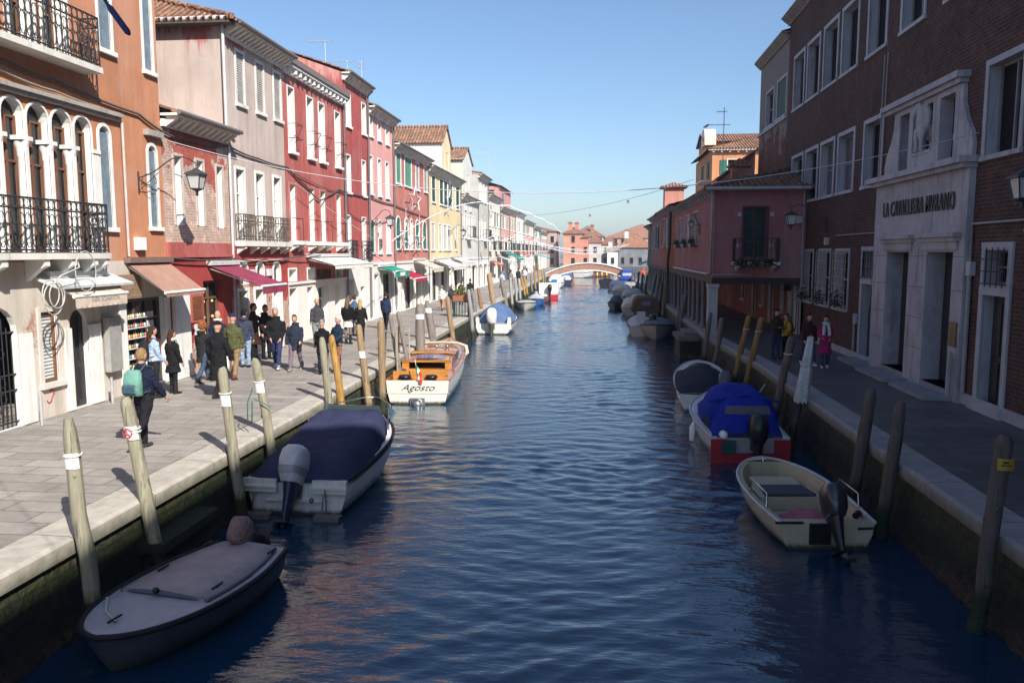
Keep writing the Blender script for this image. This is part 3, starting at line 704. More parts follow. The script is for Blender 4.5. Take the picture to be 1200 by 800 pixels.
mk('salmon_house', 'salmon red house with green shutters and arched first floor windows', 42.25, 51.0, 10.25, 4.0, stucco(SALMON, mul(SALMON, .8), .4, 'salmon_stucco', .45),
   [(O(42.95, 43.95, 8.25, 9.85), gs), (O(44.9, 46.5, 8.25, 9.85), gs), (O(47.7, 48.45, 8.25, 9.8), dict(shut='closed', shutm=GREY_S)), (O(49.95, 50.8, 8.3, 9.8), dict(shut='closed', shutm=GREY_S))] +
   [(O(a, b, 4.7, 6.4, True), s) for a, b, s in ((42.75, 43.7, gd), (44.7, 45.5, gd), (46.0, 46.65, PB), (47.4, 48.4, gd), (49.4, 50.5, gd))],
   [(O(42.7, 43.7, 1.22, 3.3, rev=.3), DW), (O(44.5, 46.4, 1.22, 3.3, rev=.3), None), (O(47.2, 48.4, 1.22, 3.3, rev=.3), None), (O(49.2, 50.4, 1.22, 3.3, rev=.3), DG)], roof=1.2)
gdk = dict(shut='closed', shutm=GREEN_D); ws = dict(shut='closed', shutm=WHITE_S)
t = mk('cream_house', 'cream yellow house with dark green shutters and a white sided attic gable on its roof', 51.0, 63.4, 10.0, 4.0, stucco(CREAM, mul(CREAM, .85), .4, 'cream_stucco', .3),
   [(O(a, b, 7.82, 9.5), gdk) for a, b in ((52.3, 53.45), (54.95, 56.2), (56.5, 57.8), (58.1, 59.8), (61.3, 62.8))] + [(O(a, b, 4.68, 6.4), ws) for a, b in ((51.95, 53.05), (54.5, 55.4), (56.1, 57.4), (57.75, 59.1), (61, 61.8))],
   [(O(52, 54, 1.22, 3.3, rev=.3), None), (O(55, 57, 1.22, 3.3, rev=.3), None), (O(58, 59.2, 1.22, 3.3, rev=.3), DW), (O(60.3, 62.4, 1.22, 3.3, rev=.3), None)], roof=1.2)
def attic(t, y0, y1, z0, z1, zp, depth, side, frontm, win=None, wst=None):
    m = MB(); ym = (y0 + y1) / 2
    m.mi = 1; m.poly([PL(y0, -.02, z0), PL(y1, -.02, z0), PL(y1, -.02, z1), PL(ym, -.02, zp), PL(y0, -.02, z1)])
    m.mi = 0
    for y in (y0, y1): m.poly([PL(y, -.02, z0), PL(y, -depth, z0), PL(y, -depth, z1), PL(y, -.02, z1)])
    m.poly([PL(y0, -depth, z0), PL(y1, -depth, z0), PL(y1, -depth, z1), PL(ym, -depth, zp), PL(y0, -depth, z1)])
    w = obj('attic_wall', m, [side, frontm], t, True)
    r = MB(); ov = .18
    slope(r, (XL + .12, y0 - ov, z1 - .12), (XL - depth - .1, y0 - ov, z1 - .12), (0, ym - y0 + ov, zp - z1 + .2))
    slope(r, (XL + .12, y1 + ov, z1 - .12), (XL - depth - .1, y1 + ov, z1 - .12), (0, -(y1 - ym + ov), zp - z1 + .2))
    r.tube([(XL + .14, ym, zp + .1), (XL - depth - .1, ym, zp + .1)], .11, 8)
    obj('attic_roof', r, tiles('x', grey=.75), t, True)
    if win: window(t, lambda u, n, z: PL(u, n - .02, z), win, STONE, .08, **wst)
attic(t, 56.0, 59.3, 9.9, 12.2, 13.35, 4.2, stone((.84, .83, .8), 'white_render', .15), stucco(CREAM, None, 0, 'cream_stucco_attic', .3), O(57.0, 58.4, 10.4, 11.6), gdk)
t = mk('grey_white_house', 'grey white house with a pale green gabled attic and a small iron balcony', 63.4, 72.7, 9.0, 4.0, stucco((.66, .64, .60), (.5, .48, .45), .4, 'grey_white_stucco', .4),
   [(O(a, b, 5.7, 7.5), ws) for a, b in ((63.6, 64.4), (65.4, 66.2), (66.6, 67.4), (68.0, 68.9), (69.8, 70.6))] + [(O(a, b, 8.0, 8.7), PB) for a, b in ((65.5, 66.2), (68, 68.8))],
   [(O(64.2, 66, 1.22, 3.3, rev=.3), None), (O(67, 68, 1.22, 3.3, rev=.3), DG), (O(69, 71.4, 1.22, 3.3, rev=.3), None)], roof=1.0)
attic(t, 64.6, 69.4, 8.95, 12.0, 13.0, 4.5, stucco((.62, .68, .52), None, 0, 'pale_green_stucco', .2), stucco((.66, .66, .6), None, 0, 'grey_green_stucco', .3), O(66.2, 67.7, 9.5, 10.9), ws)
slab(t, PL, 66.3, 68.0, .6, 5.55, 5.68); railing(t, PL, 66.35, 67.95, .02, .56, 5.68, .95, .2, curls=False)
t = mk('pale_grey_house', 'tall pale grey house with paired white windows and a light green side wall', 72.7, 79.5, 11.55, 4.0, stucco((.52, .50, .46), (.6, .62, .5), .42, 'pale_grey_stucco', .3),
   [(O(a, b, 9.2, 10.95), PB) for a, b in ((73.4, 74.4), (75.1, 76.2), (77.0, 78.3))] + [(O(a, b, 5.72, 7.5), PB) for a, b in ((73.0, 73.9), (74.8, 75.7), (76.6, 77.6))],
   [(O(73.4, 75, 1.22, 3.3, rev=.3), None), (O(76.5, 78.5, 1.22, 3.3, rev=.3), None)], roof=1.0, hip=True)
slab(t, PL, 76.3, 78, .6, 5.55, 5.68); railing(t, PL, 76.35, 77.95, .02, .56, 5.68, .95, .2, curls=False)
rows = [('ivory_house', 'ivory white house with a faded painted emblem beside the pale grey house', 79.5, 89.3, 10.2, (.78, .72, .6), (.55, .5, .42)),
        ('faded_pink_house', 'faded pink house with grey green shutters above the green awning', 89.3, 98.5, 9.5, (.66, .36, .31), (.6, .45, .4)),
        ('apricot_house', 'narrow apricot house crowded with balconies', 98.5, 106, 9.6, (.72, .46, .28), (.6, .5, .4)),
        ('white_balcony_house', 'white house with flower filled balconies near the bridge', 106, 118, 9.8, (.76, .74, .7), (.6, .58, .55)),
        ('rose_house', 'long rose pink house with many white windows by the bridge', 118, 136, 9.2, (.66, .36, .33), (.7, .5, .45)),
        ('blush_house', 'pale blush house beyond the bridge with a brown roof', 136, 152, 8.8, (.72, .55, .5), (.6, .5, .45)),
        ('grey_rose_house', 'greyish rose house at the far end of the sunny row', 152, 172, 8.4, (.62, .42, .39), (.6, .5, .45))]
rr = random.Random(5)
for nm, lb, y0, y1, z1, c, c2 in rows:
    k = max(3, int((y1 - y0) / 2.4)); ws_ = []
    sts = [PB, dict(shut='closed', shutm=GREEN_D), ws, dict(shut='open', shutm=GREEN_S), dict(bars=(1, 2))]
    for i in range(k):
        c0 = y0 + (y1 - y0) * (i + .5) / k
        for z in (4.8, 7.2): ws_.append((O(c0 - .55, c0 + .55, z, z + 1.5), sts[rr.randrange(5)]))
    dd = [(O(y0 + (y1 - y0) * (i + .3) / (k - 1), y0 + (y1 - y0) * (i + .75) / (k - 1), 1.22, 3.2, rev=.3), rr.choice([None, DW, DG])) for i in range(k - 1)]
    t = mk(nm, lb, y0, y1, z1, 4.0, stucco(c, c2, .36, nm + '_stucco', .35), ws_, dd, roof=1.5, fine=False, gcol=(.7 + rr.random() * .1, .68, .63))
    for i in range(0, k, 2):
        c0 = y0 + (y1 - y0) * (i + .5) / k
        slab(t, PL, c0 - .9, c0 + .9, .55, 4.6, 4.7); railing(t, PL, c0 - .88, c0 + .88, .02, .5, 4.7, .9, .25, curls=False, rr=.02)
    if nm == 'ivory_house':
        m = MB(); 
        for q in range(10): m.ell(PL(81.6 + .7 * math.cos(q * PI / 5), .02, 8.6 + .55 * math.sin(q * PI / 5)), (.02, .16, .16), 6, 4)
        obj('painted_emblem', m, plain((.3, .35, .2), name='faded_emblem'), t, True)
t = thing('roof_house', 'pink upper storey with a wide brown tile roof behind the ivory house', 'house', (-15, 96, 1.2))
m = MB(); m.box(-21, -11.3, 92, 104, 1.2, 12.0); obj('wall', m, stucco((.62, .3, .28), None, 0, 'old_pink_stucco'), t, True)
gable_roof(t, 91.7, 104.3, -11.3, 9.7, 12.0, 1.6, fine=False, ov=.4)
m = MB(); m.fbox(PF(92), -12.6, -11.9, .01, .07, 10.3, 11.6); obj('shutter', m, GREEN_D, t, True)
m = MB(); m.tube([(-12.2, 91.95, 9.9 - .4), (-12.2, 91.95, 9.5)], .05, 5); m.fbox(lambda u, n, z: (-11.3 + n, u, z), 95, 96.2, .01, .07, 10.3, 11.6); obj('window', m, GLASS, t, True)
# ------------------------------------------------------------------ shaded brick house on the right
BRK = brick((.068, .036, .028), (.105, .05, .038), (.115, .1, .093), name='shade_toned_brick', soot=.5, rh=.085)  # dark red brick, lowered further so the colour carries some of the shade
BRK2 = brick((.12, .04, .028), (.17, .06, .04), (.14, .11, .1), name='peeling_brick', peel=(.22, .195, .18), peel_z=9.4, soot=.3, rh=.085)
t = thing('brick_house', 'long dark red brick house with stone framed windows and a stone portal', 'house', (XR, 15, 1.2))
S2 = dict(fr=STONE_R, w=.13, rev=.28, proud=.03)
up = [O(a + .13, b - .13, 10.33, 12.36) for a, b in ((33.2, 35.0), (31.02, 32.88), (28.76, 30.6), (26.6, 28.42), (24.06, 25.8), (21.4, 23.1), (18.6, 20.3), (15.9, 17.6), (13, 14.7), (10, 11.7), (7, 8.7))]
mid = [O(a + .13, b - .13, 6.48, 8.3) for a, b in ((32.87, 34.78), (30.74, 32.6), (28.65, 30.45), (26.5, 28.35), (23.98, 25.7), (16.38, 18.0), (13.2, 14.9), (10, 11.7), (7, 8.7))]
gw = [O(a + .1, b - .1, 2.68, 4.52) for a, b in ((32.87, 34.3), (30.8, 32.33), (28.58, 30.13), (26.5, 28.06))]
dl = [O(23.95, 25.15, 1.35, 3.55, rev=.45), O(23.95, 25.15, 3.75, 4.5, rev=.3)]
dn = [O(16.55, 17.5, 1.3, 3.62, rev=.5), O(16.55, 17.5, 3.84, 4.54, rev=.3), O(10.2, 11.2, 1.3, 3.6, rev=.5), O(13.2, 14.5, 2.4, 4.4), O(7.4, 8.7, 2.4, 4.4)]
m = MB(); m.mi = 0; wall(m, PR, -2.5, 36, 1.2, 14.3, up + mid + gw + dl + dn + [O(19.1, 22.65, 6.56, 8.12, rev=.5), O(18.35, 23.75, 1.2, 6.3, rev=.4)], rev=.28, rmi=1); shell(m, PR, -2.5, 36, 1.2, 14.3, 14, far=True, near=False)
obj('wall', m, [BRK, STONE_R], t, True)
blind = plain((.1, .105, .12), .6, name='window_blind')
for i, o in enumerate(up): window(t, PR, o, glassm=DARK, sash=plain((.25, .25, .26), name='grey_sash'), bars=(1, 0), sill_out=.06, **S2)
for i, o in enumerate(mid): window(t, PR, o, glassm=blind if i in (2, 3) else DARK, sash=plain((.25, .25, .26), name='grey_sash'), bars=(1, 1) if i in (2, 3) else (1, 0), sill_out=.06, **S2)
for o in gw + dn[3:]: window(t, PR, o, glassm=DARK, sash=plain((.4, .4, .4), name='pale_sash'), bars=(1, 1), grille=plain((.42, .41, .39), .5, name='pale_grille'), fr=STONE_R, w=.1, rev=.25)
for a, b in ((dl[0], dl[1]), (dn[0], dn[1])):
    m = MB(); surround(m, PR, a, .16, .04, sill=False); surround(m, PR, b, .16, .045, sill=False); m.fbox(PR, a['u0'] - .15, a['u1'] + .15, -.05, .05, a['z1'] + .004, b['z0'] - .004)
    m.fbox(PR, a['u0'] - .2, a['u1'] + .2, .003, .12, 1.2, 1.42) if a is dn[0] else None
    obj('door_frame', m, STONE_R, t, True); door(t, PR, a, plain((.03, .028, .03), .5, name='dark_door'), -.2); 
    window(t, PR, b, glassm=DARK, bars=(1, 1), sash=plain((.25, .25, .26), name='grey_sash'), grille=IRON, fr=STONE_R, w=.02, sill=False, rev=.3, name='transom_window')
# far part with peeling plaster
fw = [O(38.75, 40.4, 10.42, 12.0), O(35.95, 38.0, 10.42, 12.05)]
fw = [O(38.8, 40.4, 10.42, 12.0), O(36.3, 38.0, 10.42, 12.05)]
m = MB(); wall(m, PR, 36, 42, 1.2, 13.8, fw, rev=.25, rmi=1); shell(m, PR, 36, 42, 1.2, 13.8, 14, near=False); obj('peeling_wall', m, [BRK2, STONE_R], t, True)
window(t, PR, fw[0], fr=STONE_R, w=.1, glassm=DARK, bars=(1, 1), sash=plain((.25, .25, .26), name='grey_sash')); window(t, PR, fw[1], fr=STONE_R, w=.1, shut='closed', shutm=louver((.03, .07, .05), 'dark_green_shutter'))
m = MB(); m.fbox(PR, 36, 42, .003, .1, 10.2, 10.3); obj('string_course', m, STONE_R, t, True)
DST = stone((.3, .27, .25), 'dark_cornice_stone', .5)
eave(t, PR, 36, 42, 13.8, DST, out=.35, step=.22, gutter=False); eave(t, PR, -2.5, 36, 14.3, DST, out=.4, step=.24, gutter=False)
gable_roof(t, 36, 42, XR, 14, 13.82, 2, sgn=1, fine=False); gable_roof(t, -2.5, 36, XR, 14, 14.32, 2, sgn=1, fine=False)
# tall wing beside the bridge the photographer stands on
tw = [O(a, a + 1.2, z, z + 2) for a in (-4, -8, -12, -16, -20) for z in (2.4, 6.5, 10.3, 14)]
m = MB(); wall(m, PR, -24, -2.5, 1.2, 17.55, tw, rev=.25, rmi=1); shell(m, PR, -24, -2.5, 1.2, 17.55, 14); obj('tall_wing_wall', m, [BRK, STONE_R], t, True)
for o in tw: window(t, PR, o, glassm=DARK, bars=(1, 1), sash=plain((.25, .25, .26), name='grey_sash'), fr=STONE_R, w=.13)
gable_roof(t, -24, -2.5, XR, 14, 17.55, 1.6, sgn=1, fine=False)
m = MB(); m.fbox(PR, -24, 18.3, .003, .06, 1.21, 1.45); m.fbox(PR, 23.8, 36, .003, .06, 1.21, 1.42); obj('plinth', m, STONE_R, t, True)
# portal
pt = stone((.40, .395, .43), 'portal_stone', .7)  # white stone greyed in its colour to stand for the shade on it
d1 = O(21.3, 22.85, 1.42, 4.5, rev=.5); d2 = O(18.75, 20.2, 1.42, 4.5, rev=.5)
m = MB(); m.mi = 0; wall(m, PR, 18.2, 23.9, 1.2, 6.3, [d1, d2], n=.14, rev=.5)
for u in (18.2, 23.9): m.poly([PR(u, .14, 1.2), PR(u, 0, 1.2), PR(u, 0, 6.3), PR(u, .14, 6.3)])
obj('portal', m, pt, t, True)
m = MB()
for z in (2.15, 2.9, 3.65, 4.4):
    for a, b in ((18.2, 18.74), (20.21, 21.29), (22.86, 23.9)): m.fbox(PR, a, b, .136, .1405, z - .008, z + .008)
objs('portal_joint', m, plain((.12, .12, .13), name='joint_dark'), t, True)  # thin dark strips draw the joints between the portal blocks
m = MB()
for o in (d1, d2):
    m.fbox(PR, o['u0'] - .3, o['u1'] + .3, .142, .24, 4.74, 4.84); m.fbox(PR, o['u0'] - .34, o['u1'] + .34, .142, .32, 4.84, 4.93); m.fbox(PR, o['u0'] - .22, o['u1'] + .22, .142, .19, 4.55, 4.74)
m.fbox(PR, 18.15, 24.0, .003, .3, 6.3, 6.4); m.fbox(PR, 18.08, 24.1, .003, .42, 6.4, 6.54)
m.fbox(PR, 18.8, 23.4, .003, .2, 8.18, 8.28); m.fbox(PR, 18.72, 23.48, .003, .3, 8.28, 8.42)
obj('portal_cornice', m, pt, t, True)
for o in (d1, d2): door(t, PR, o, plain((.025, .022, .022), .5, name='portal_door'), -.3)
m = MB()
for o in (d1, d2): m.fbox(PR, o['u0'] - .35, o['u1'] + .3, .145, .75, 1.205, 1.3); m.fbox(PR, o['u0'], o['u1'], -.4, .144, 1.205, 1.42)
m.fbox(PR, 23.8, 25.3, .062, .6, 1.205, 1.3)
objs('door_step', m, stone((.26, .265, .285), 'step_stone', .4), t, True)
tri = [O(21.85, 22.5, 6.62, 8.05, rev=.35), O(20.4, 21.6, 6.9, 8.05, rev=.35), O(19.2, 20.0, 6.6, 8.05, rev=.35)]
m = MB(); wall(m, PR, 19.02, 22.75, 6.545, 8.18, tri, n=.1, rev=.35)
for u in (19.02, 22.75): m.poly([PR(u, .1, 6.545), PR(u, 0, 6.545), PR(u, 0, 8.18), PR(u, .1, 8.18)])
obj('triple_window', m, pt, t, True)
m = MB()
for o in tri: m.poly([PR(u, -.2 if o is not tri[1] else -.24, z) for u, z in outline(o)])
obj('dark_glass', m, glass((.008, .008, .01), .12, 'dark_display_glass'), t, True)
for sgn, u in ((1, 22.752), (-1, 19.018)):
    m = MB(); pts = [(u, 6.545), (u + sgn * .75, 6.545), (u + sgn * .78, 6.8), (u + sgn * .66, 7.1), (u + sgn * .4, 7.4), (u + sgn * .2, 7.75), (u + sgn * .16, 8.17), (u, 8.17)]
    m.prism(PR, pts, .003, .09); obj('portal_volute', m, pt, t, True)
text('portal_lettering', 'LA CAVALLIERA MVRANO', plain((.02, .02, .022), .5, name='dark_letters'), t, PR(21.0, .17, 5.62), (PI / 2, 0, -PI / 2), .56, .012, sx=.62, off=.004, sp=1.13)
for o in (tri[0], tri[2]): text('window_lettering', 'Barovier', plain((.6, .6, .6), name='pale_letters'), t, PR((o['u0'] + o['u1']) / 2, -.17, 7.15), (PI / 2, 0, -PI / 2), .17, .003)
m = MB(); m.fbox(PR, 18.32, 18.66, .142, .17, 2.42, 2.96); obj('bronze_plaque', m, plain((.16, .11, .05), .4, .5, 'bronze', metal=.6), t, True)
m = MB(); m.tube([PR(18.45, .2, 1.25), PR(18.45, .2, 2.3)], .035, 8); m.tube([PR(18.08, .06, 1.45), PR(18.08, .06, 4.2)], .05, 8); m.tube([PR(25.6, .06, 1.45), PR(25.6, .06, 2.6)], .04, 6)
for u in (24.1, 24.35): m.tube([PR(u, .05, 2.9), PR(u - .2, .06, 4.5), PR(u - .25, .05, 8.5), PR(u - .3, .05, 10)], .018, 5)
m.tube([PR(23.9, .05, 5.05), PR(28, .05, 5.05)], .02, 5); m.tube([PR(16, .05, 5.1), PR(18.1, .05, 5.1), PR(18.12, .05, 4.2)], .03, 5); m.tube([PR(16, .06, 4.9), PR(9, .06, 5.0)], .02, 5)
objs('wall_pipe', m, plain((.3, .3, .31), .6, name='grey_conduit'), t, True)
m = MB(); m.fbox(PR, 17.95, 18.15, .003, .12, 4.0, 4.3); m.fbox(PR, 28.9, 29.2, .003, .1, 4.75, 5.0); m.fbox(PR, 25.5, 25.7, .003, .08, 2.3, 2.6); objs('junction_box', m, plain((.42, .43, .45), name='grey_box_b'), t, True)

# horse statue in the middle bay of the portal
def remeshed(o, vox, smooth=3):
    r = o.modifiers.new('Remesh', 'REMESH'); r.mode = 'VOXEL'; r.voxel_size = vox; r.use_smooth_shade = True
    if smooth:
        s = o.modifiers.new('Smooth', 'SMOOTH'); s.iterations = smooth; s.factor = .5
    return o
m = MB(); H = lambda u, n, z: PR(21.0 + u * 1.1, .03 + n * 1.1, 6.95 + z * 1.08)
m.ell(H(0, 0, .56), (.2, .25, .27), 14, 10); m.ell(H(0, -.14, .5), (.2, .27, .27), 12, 8)
m.tube([H(0, .02, .66), H(-.02, .06, .86), H(.0, .08, 1.04)], [.2, .15, .1], 12); m.tube([H(-.02, .08, 1.05), H(.1, .13, 1.0), H(.2, .17, .86), H(.24, .18, .76)], [.095, .1, .07, .055], 10)
m.tube([H(-.04, .02, 1.12), H(-.16, .03, 1.0), H(-.24, .02, .8), H(-.24, .02, .6)], [.04, .08, .08, .04], 8)
for u in (-.05, .06): m.ell(H(u, .08, 1.14), (.02, .022, .05))
for u in (-.14, .14): m.tube([H(u, .08, .5), H(u * 1.05, .13, .28), H(u, .12, .24), H(u * 1.05, .12, .06), H(u * 1.05, .14, .0)], [.11, .065, .06, .042, .065], 10)
for u in (-.16, .16): m.tube([H(u, -.2, .45), H(u, -.22, .2), H(u, -.2, 0)], [.1, .05, .05], 8)
m.fbox(PR, 20.45, 21.55, -.18, .12, 6.88, 6.97)
h = solo('horse_statue', m, stone((.42, .42, .44), 'statue_stone', .3), 'carved white stone horse standing in the middle bay above the portal', 'statue', PR(21, 0, 6.9)); remeshed(h, .018, 2)

# ------------------------------------------------------------------ portico houses
def portico(name, label, y0, y1, z1, mat, wins, depth=9.5, roofcol=(.26, .13, .09), hip=True, endm=None, endw=None, rise=1.3):
    t = thing(name, label, 'house', (4.5, (y0 + y1) / 2, 1.2))
    m = MB(); wall(m, PK, y0, y1, 3.5, z1, [w[0] for w in wins], rev=.2, rmi=1); shell(m, PK, y0, y1, 3.5, z1, depth, near=endw is None, far=True)
    m.poly([(4.5, y0, 3.5), (4.5 + depth, y0, 3.5), (4.5 + depth, y1, 3.5), (4.5, y1, 3.5)])
    obj('wall', m, [mat, STONE], t, True)
    for o, st in wins: window(t, PK, o, STONE_R, .08, **st)
    m = MB(); m.box(4.46, 4.8, y0 - .03, y1, 3.28, 3.497)
    for i in range(int((y1 - y0) / .8)): m.box(4.81, 8, y0 + .2 + i * .8, y0 + .36 + i * .8, 3.3, 3.496)
    obj('portico_beam', m, timber((.06, .045, .035), 'portico_timber', 'y'), t, True)
    eave(t, PK, y0, y1, z1, STONE_R, out=.3, step=.9, h=.2)
    gable_roof(t, y0 - .25, y1 + .05, 4.5, 9, z1 + .02, rise, ov=.4, hip0=hip, sgn=1, col=roofcol)
    return t
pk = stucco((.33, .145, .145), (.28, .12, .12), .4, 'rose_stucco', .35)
w4 = dict(bars=(1, 2), glassm=DARK)
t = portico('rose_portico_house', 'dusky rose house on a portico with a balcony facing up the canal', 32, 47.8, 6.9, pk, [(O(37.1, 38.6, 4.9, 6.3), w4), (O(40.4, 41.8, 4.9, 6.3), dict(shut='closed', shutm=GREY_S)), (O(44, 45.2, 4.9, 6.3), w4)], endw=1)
P32 = PF(32); bw = O(5.62, 6.5, 4.3, 6.2)
m = MB(); wall(m, P32, 4.5, 7.98, 3.5, 6.9, [bw], rev=.25); obj('end_wall', m, pk, t, True)
window(t, P32, bw, timber((.12, .05, .04), 'balcony_door_wood'), .07, bars=(1, 2), sash=timber((.12, .05, .04), 'balcony_door_wood'), glassm=glass((.02, .045, .045), .05, 'balcony_glass'), sill=False, name='balcony_door')
m = MB()
for x in (5.45, 6.68):
    for z in (4.75, 5.95): m.fbox(P32, x - .07, x + .07, .003, .05, z - .08, z + .08)
objs('shutter_stop', m, STONE_R, t, True)
slab(t, P32, 5.2, 6.95, .55, 4.0, 4.12); railing(t, P32, 5.25, 6.9, .02, .5, 4.12, .9, .14, curls=False); brackets(t, P32, [5.4, 6.75], .5, 4.0, .25)
m = MB(); m.box(4.5, 8, 31.96, 32.3, 3.26, 3.498); obj('lintel', m, timber((.05, .04, .035), 'portico_timber_end', 'x'), t, True)
m = MB(); m.fbox(P32, 4.2, 8, .003, .35, 6.86, 6.92); m.tube([(4.1, 31.55, 6.92), (8, 31.55, 6.92)], .06, 8); obj('end_eave', m, plain((.4, .4, .42), .5, name='pale_gutter'), t, True)
m = MB(); m.tube([(4.4, 31.9, 6.9), (4.4, 31.9, 3.7), (4.4, 33, 3.62), (4.4, 47, 3.62)], .05, 8); m.tube([(5.9, 31.85, 3.62), (4.45, 31.85, 3.62)], .03, 6); m.tube([(7.85, 31.9, 6.8), (7.85, 31.9, 1.3)], .035, 6); obj('downpipe', m, plain((.3, .3, .32), .5, name='zinc_downpipe'), t, True)
m = MB(); m.fbox(P32, 7.55, 7.8, .003, .15, 5.6, 5.85); objs('junction_box', m, plain((.42, .43, .45), name='grey_box_b'), t, True)
m = MB(); m.box(4.36, 4.72, 32.0, 32.4, 1.2, 3.12); m.box(4.32, 4.76, 31.95, 32.45, 3.12, 3.255); m.box(4.33, 4.75, 31.97, 32.43, 1.2, 1.4); obj('stone_pillar', m, stone((.42, .42, .43), 'pillar_stone', .3), t, True)
def columns(t, ys):
    for y in ys:
        m = MB(); m.lathe([(.13, 0), (.13, .12), (.09, .2), (.085, 1.9), (.13, 1.98), (.13, 2.06)], (4.62, y, 1.2), 8)
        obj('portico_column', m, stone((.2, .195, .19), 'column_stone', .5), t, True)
columns(t, [33.8 + 1.75 * i for i in range(8)])
m = MB(); m.box(4.5, 7.9, 47.5, 47.7, 1.2, 3.27)
bo = [O(32.5, 33.1, 1.25, 3.1), O(33.6, 34.1, 2.0, 3.1), O(35.0, 35.5, 2.0, 3.1), O(37, 37.9, 1.25, 3.1), O(39, 39.6, 2, 3.1), O(41, 42, 1.25, 3.1), O(44, 45, 2, 3.1)]
PB_ = lambda u, n, z: (7.9 - n, u, z)
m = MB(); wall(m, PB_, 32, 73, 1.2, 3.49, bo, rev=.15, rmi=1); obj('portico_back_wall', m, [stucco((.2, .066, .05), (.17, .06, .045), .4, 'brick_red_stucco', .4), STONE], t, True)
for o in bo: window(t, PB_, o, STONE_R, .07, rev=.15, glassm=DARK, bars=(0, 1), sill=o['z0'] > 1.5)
ro = stucco((.32, .095, .05), (.28, .085, .045), .4, 'red_orange_stucco', .3)
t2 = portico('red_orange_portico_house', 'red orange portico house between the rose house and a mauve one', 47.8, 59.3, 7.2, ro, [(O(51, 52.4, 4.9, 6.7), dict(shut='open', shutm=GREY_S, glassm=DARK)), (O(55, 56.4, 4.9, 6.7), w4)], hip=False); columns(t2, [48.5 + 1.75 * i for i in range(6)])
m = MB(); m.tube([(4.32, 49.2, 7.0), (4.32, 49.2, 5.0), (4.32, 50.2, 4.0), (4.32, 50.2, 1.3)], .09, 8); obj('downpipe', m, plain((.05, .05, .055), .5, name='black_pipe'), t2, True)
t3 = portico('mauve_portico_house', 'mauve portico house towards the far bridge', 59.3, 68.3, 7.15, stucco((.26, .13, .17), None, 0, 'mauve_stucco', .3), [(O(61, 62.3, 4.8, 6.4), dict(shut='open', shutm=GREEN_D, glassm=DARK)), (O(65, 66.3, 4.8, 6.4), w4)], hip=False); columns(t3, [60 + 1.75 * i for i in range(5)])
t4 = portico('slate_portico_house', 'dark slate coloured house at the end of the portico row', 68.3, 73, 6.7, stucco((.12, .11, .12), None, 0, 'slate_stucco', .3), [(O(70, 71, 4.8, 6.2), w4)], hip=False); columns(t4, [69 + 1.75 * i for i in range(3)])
# things standing on and behind the portico roofs
t = thing('orange_gabled_house', 'sunlit orange house with green shutters rising behind the portico roofs', 'house', (11, 66, 1.2))
oc = stucco((.56, .26, .13), None, 0, 'pale_orange_stucco', .2)
ow = O(8.75, 9.75, 9.7, 10.75); Pt = PF(62)
m = MB(); wall(m, Pt, 7.6, 15, .55, 11.5, [ow], rev=.2); m.poly([(7.6, 62, .55), (7.6, 72, .55), (7.6, 72, 11.5), (7.6, 62, 11.5)]); m.poly([(15, 62, .55), (15, 72, .55), (15, 72, 11.5), (15, 62, 11.5)]); obj('wall', m, oc, t, True)
window(t, Pt, ow, STONE, .06, shut='open', shutm=GREEN_S, glassm=DARK)
m = MB(); m.fbox(Pt, 7.3, 15, .003, .35, 11.42, 11.54)
for i in range(9): m.fbox(Pt, 7.6 + i * .6, 7.72 + i * .6, .004, .25, 11.3, 11.42)
obj('cornice', m, STONE_W, t, True)
m = MB(); slope(m, (7.2, 61.6, 11.55), (15.3, 61.6, 11.55), (0, 5.4, 1.7), .62, 0); slope(m, (7.2, 72, 11.55), (7.2, 61.6, 11.55), (5, 0, 1.7), 0, .5)
obj('roof', m, tiles('x', grey=.7), t, True)
m = MB(); m.box(7.75, 14.8, 67, 71.5, 11.5, 12.75); obj('upper_storey_wall', m, oc, t, True)
m = MB(); slope(m, (7.5, 66.7, 12.75), (15, 66.7, 12.75), (0, 2.6, .9)); slope(m, (7.5, 71.8, 12.75), (15, 71.8, 12.75), (0, -2.5, .9), fine=False); obj('upper_roof', m, tiles('x', grey=.7), t, True)
m = MB(); m.prism(lambda u, n, z: (7.55 + n, u, z), [(66.3, 12.4), (66.3, 13.0), (66.6, 13.6), (67.4, 13.8), (68.2, 13.6), (68.5, 13.0), (68.5, 12.4)], 0, .9); obj('gable_cap', m, stone((.75, .6, .5), 'gable_stone', .2), t, True)
m = MB(); m.fbox(lambda u, n, z: (7.6 - n, u, z), 63.5, 64.6, .01, .06, 9.6, 10.8); m.fbox(lambda u, n, z: (7.6 - n, u, z), 67, 68, .01, .06, 9.6, 10.8); objs('shutter', m, GREEN_D, t, True)
m = MB(); m.box(6.9, 7.597, 63, 66, 9.2, 9.35); obj('balcony_slab', m, STONE, t, True)
t.location = Vector(t.location) + Vector((.85, 0, .6))
t = thing('lean_to_roof', 'low tiled dormer roof wedged between the rose house and the peeling brick wall', 'roof', (7, 42.5, 6.9))
m = MB(); m.box(6.2, 7.9, 42.3, 45, 7.2, 8.2); m.prism(PF(42.3), [(6.2, 8.19), (7.9, 8.19), (7.9, 9.6)], -2.6, 0); obj('wall', m, stucco((.45, .2, .17), None, 0, 'dormer_stucco'), t, True)
m = MB(); slope(m, (6.0, 45, 8.15), (6.0, 42.1, 8.15), (2.1, 0, 1.6)); obj('roof', m, tiles('y', grey=.6), t, True)
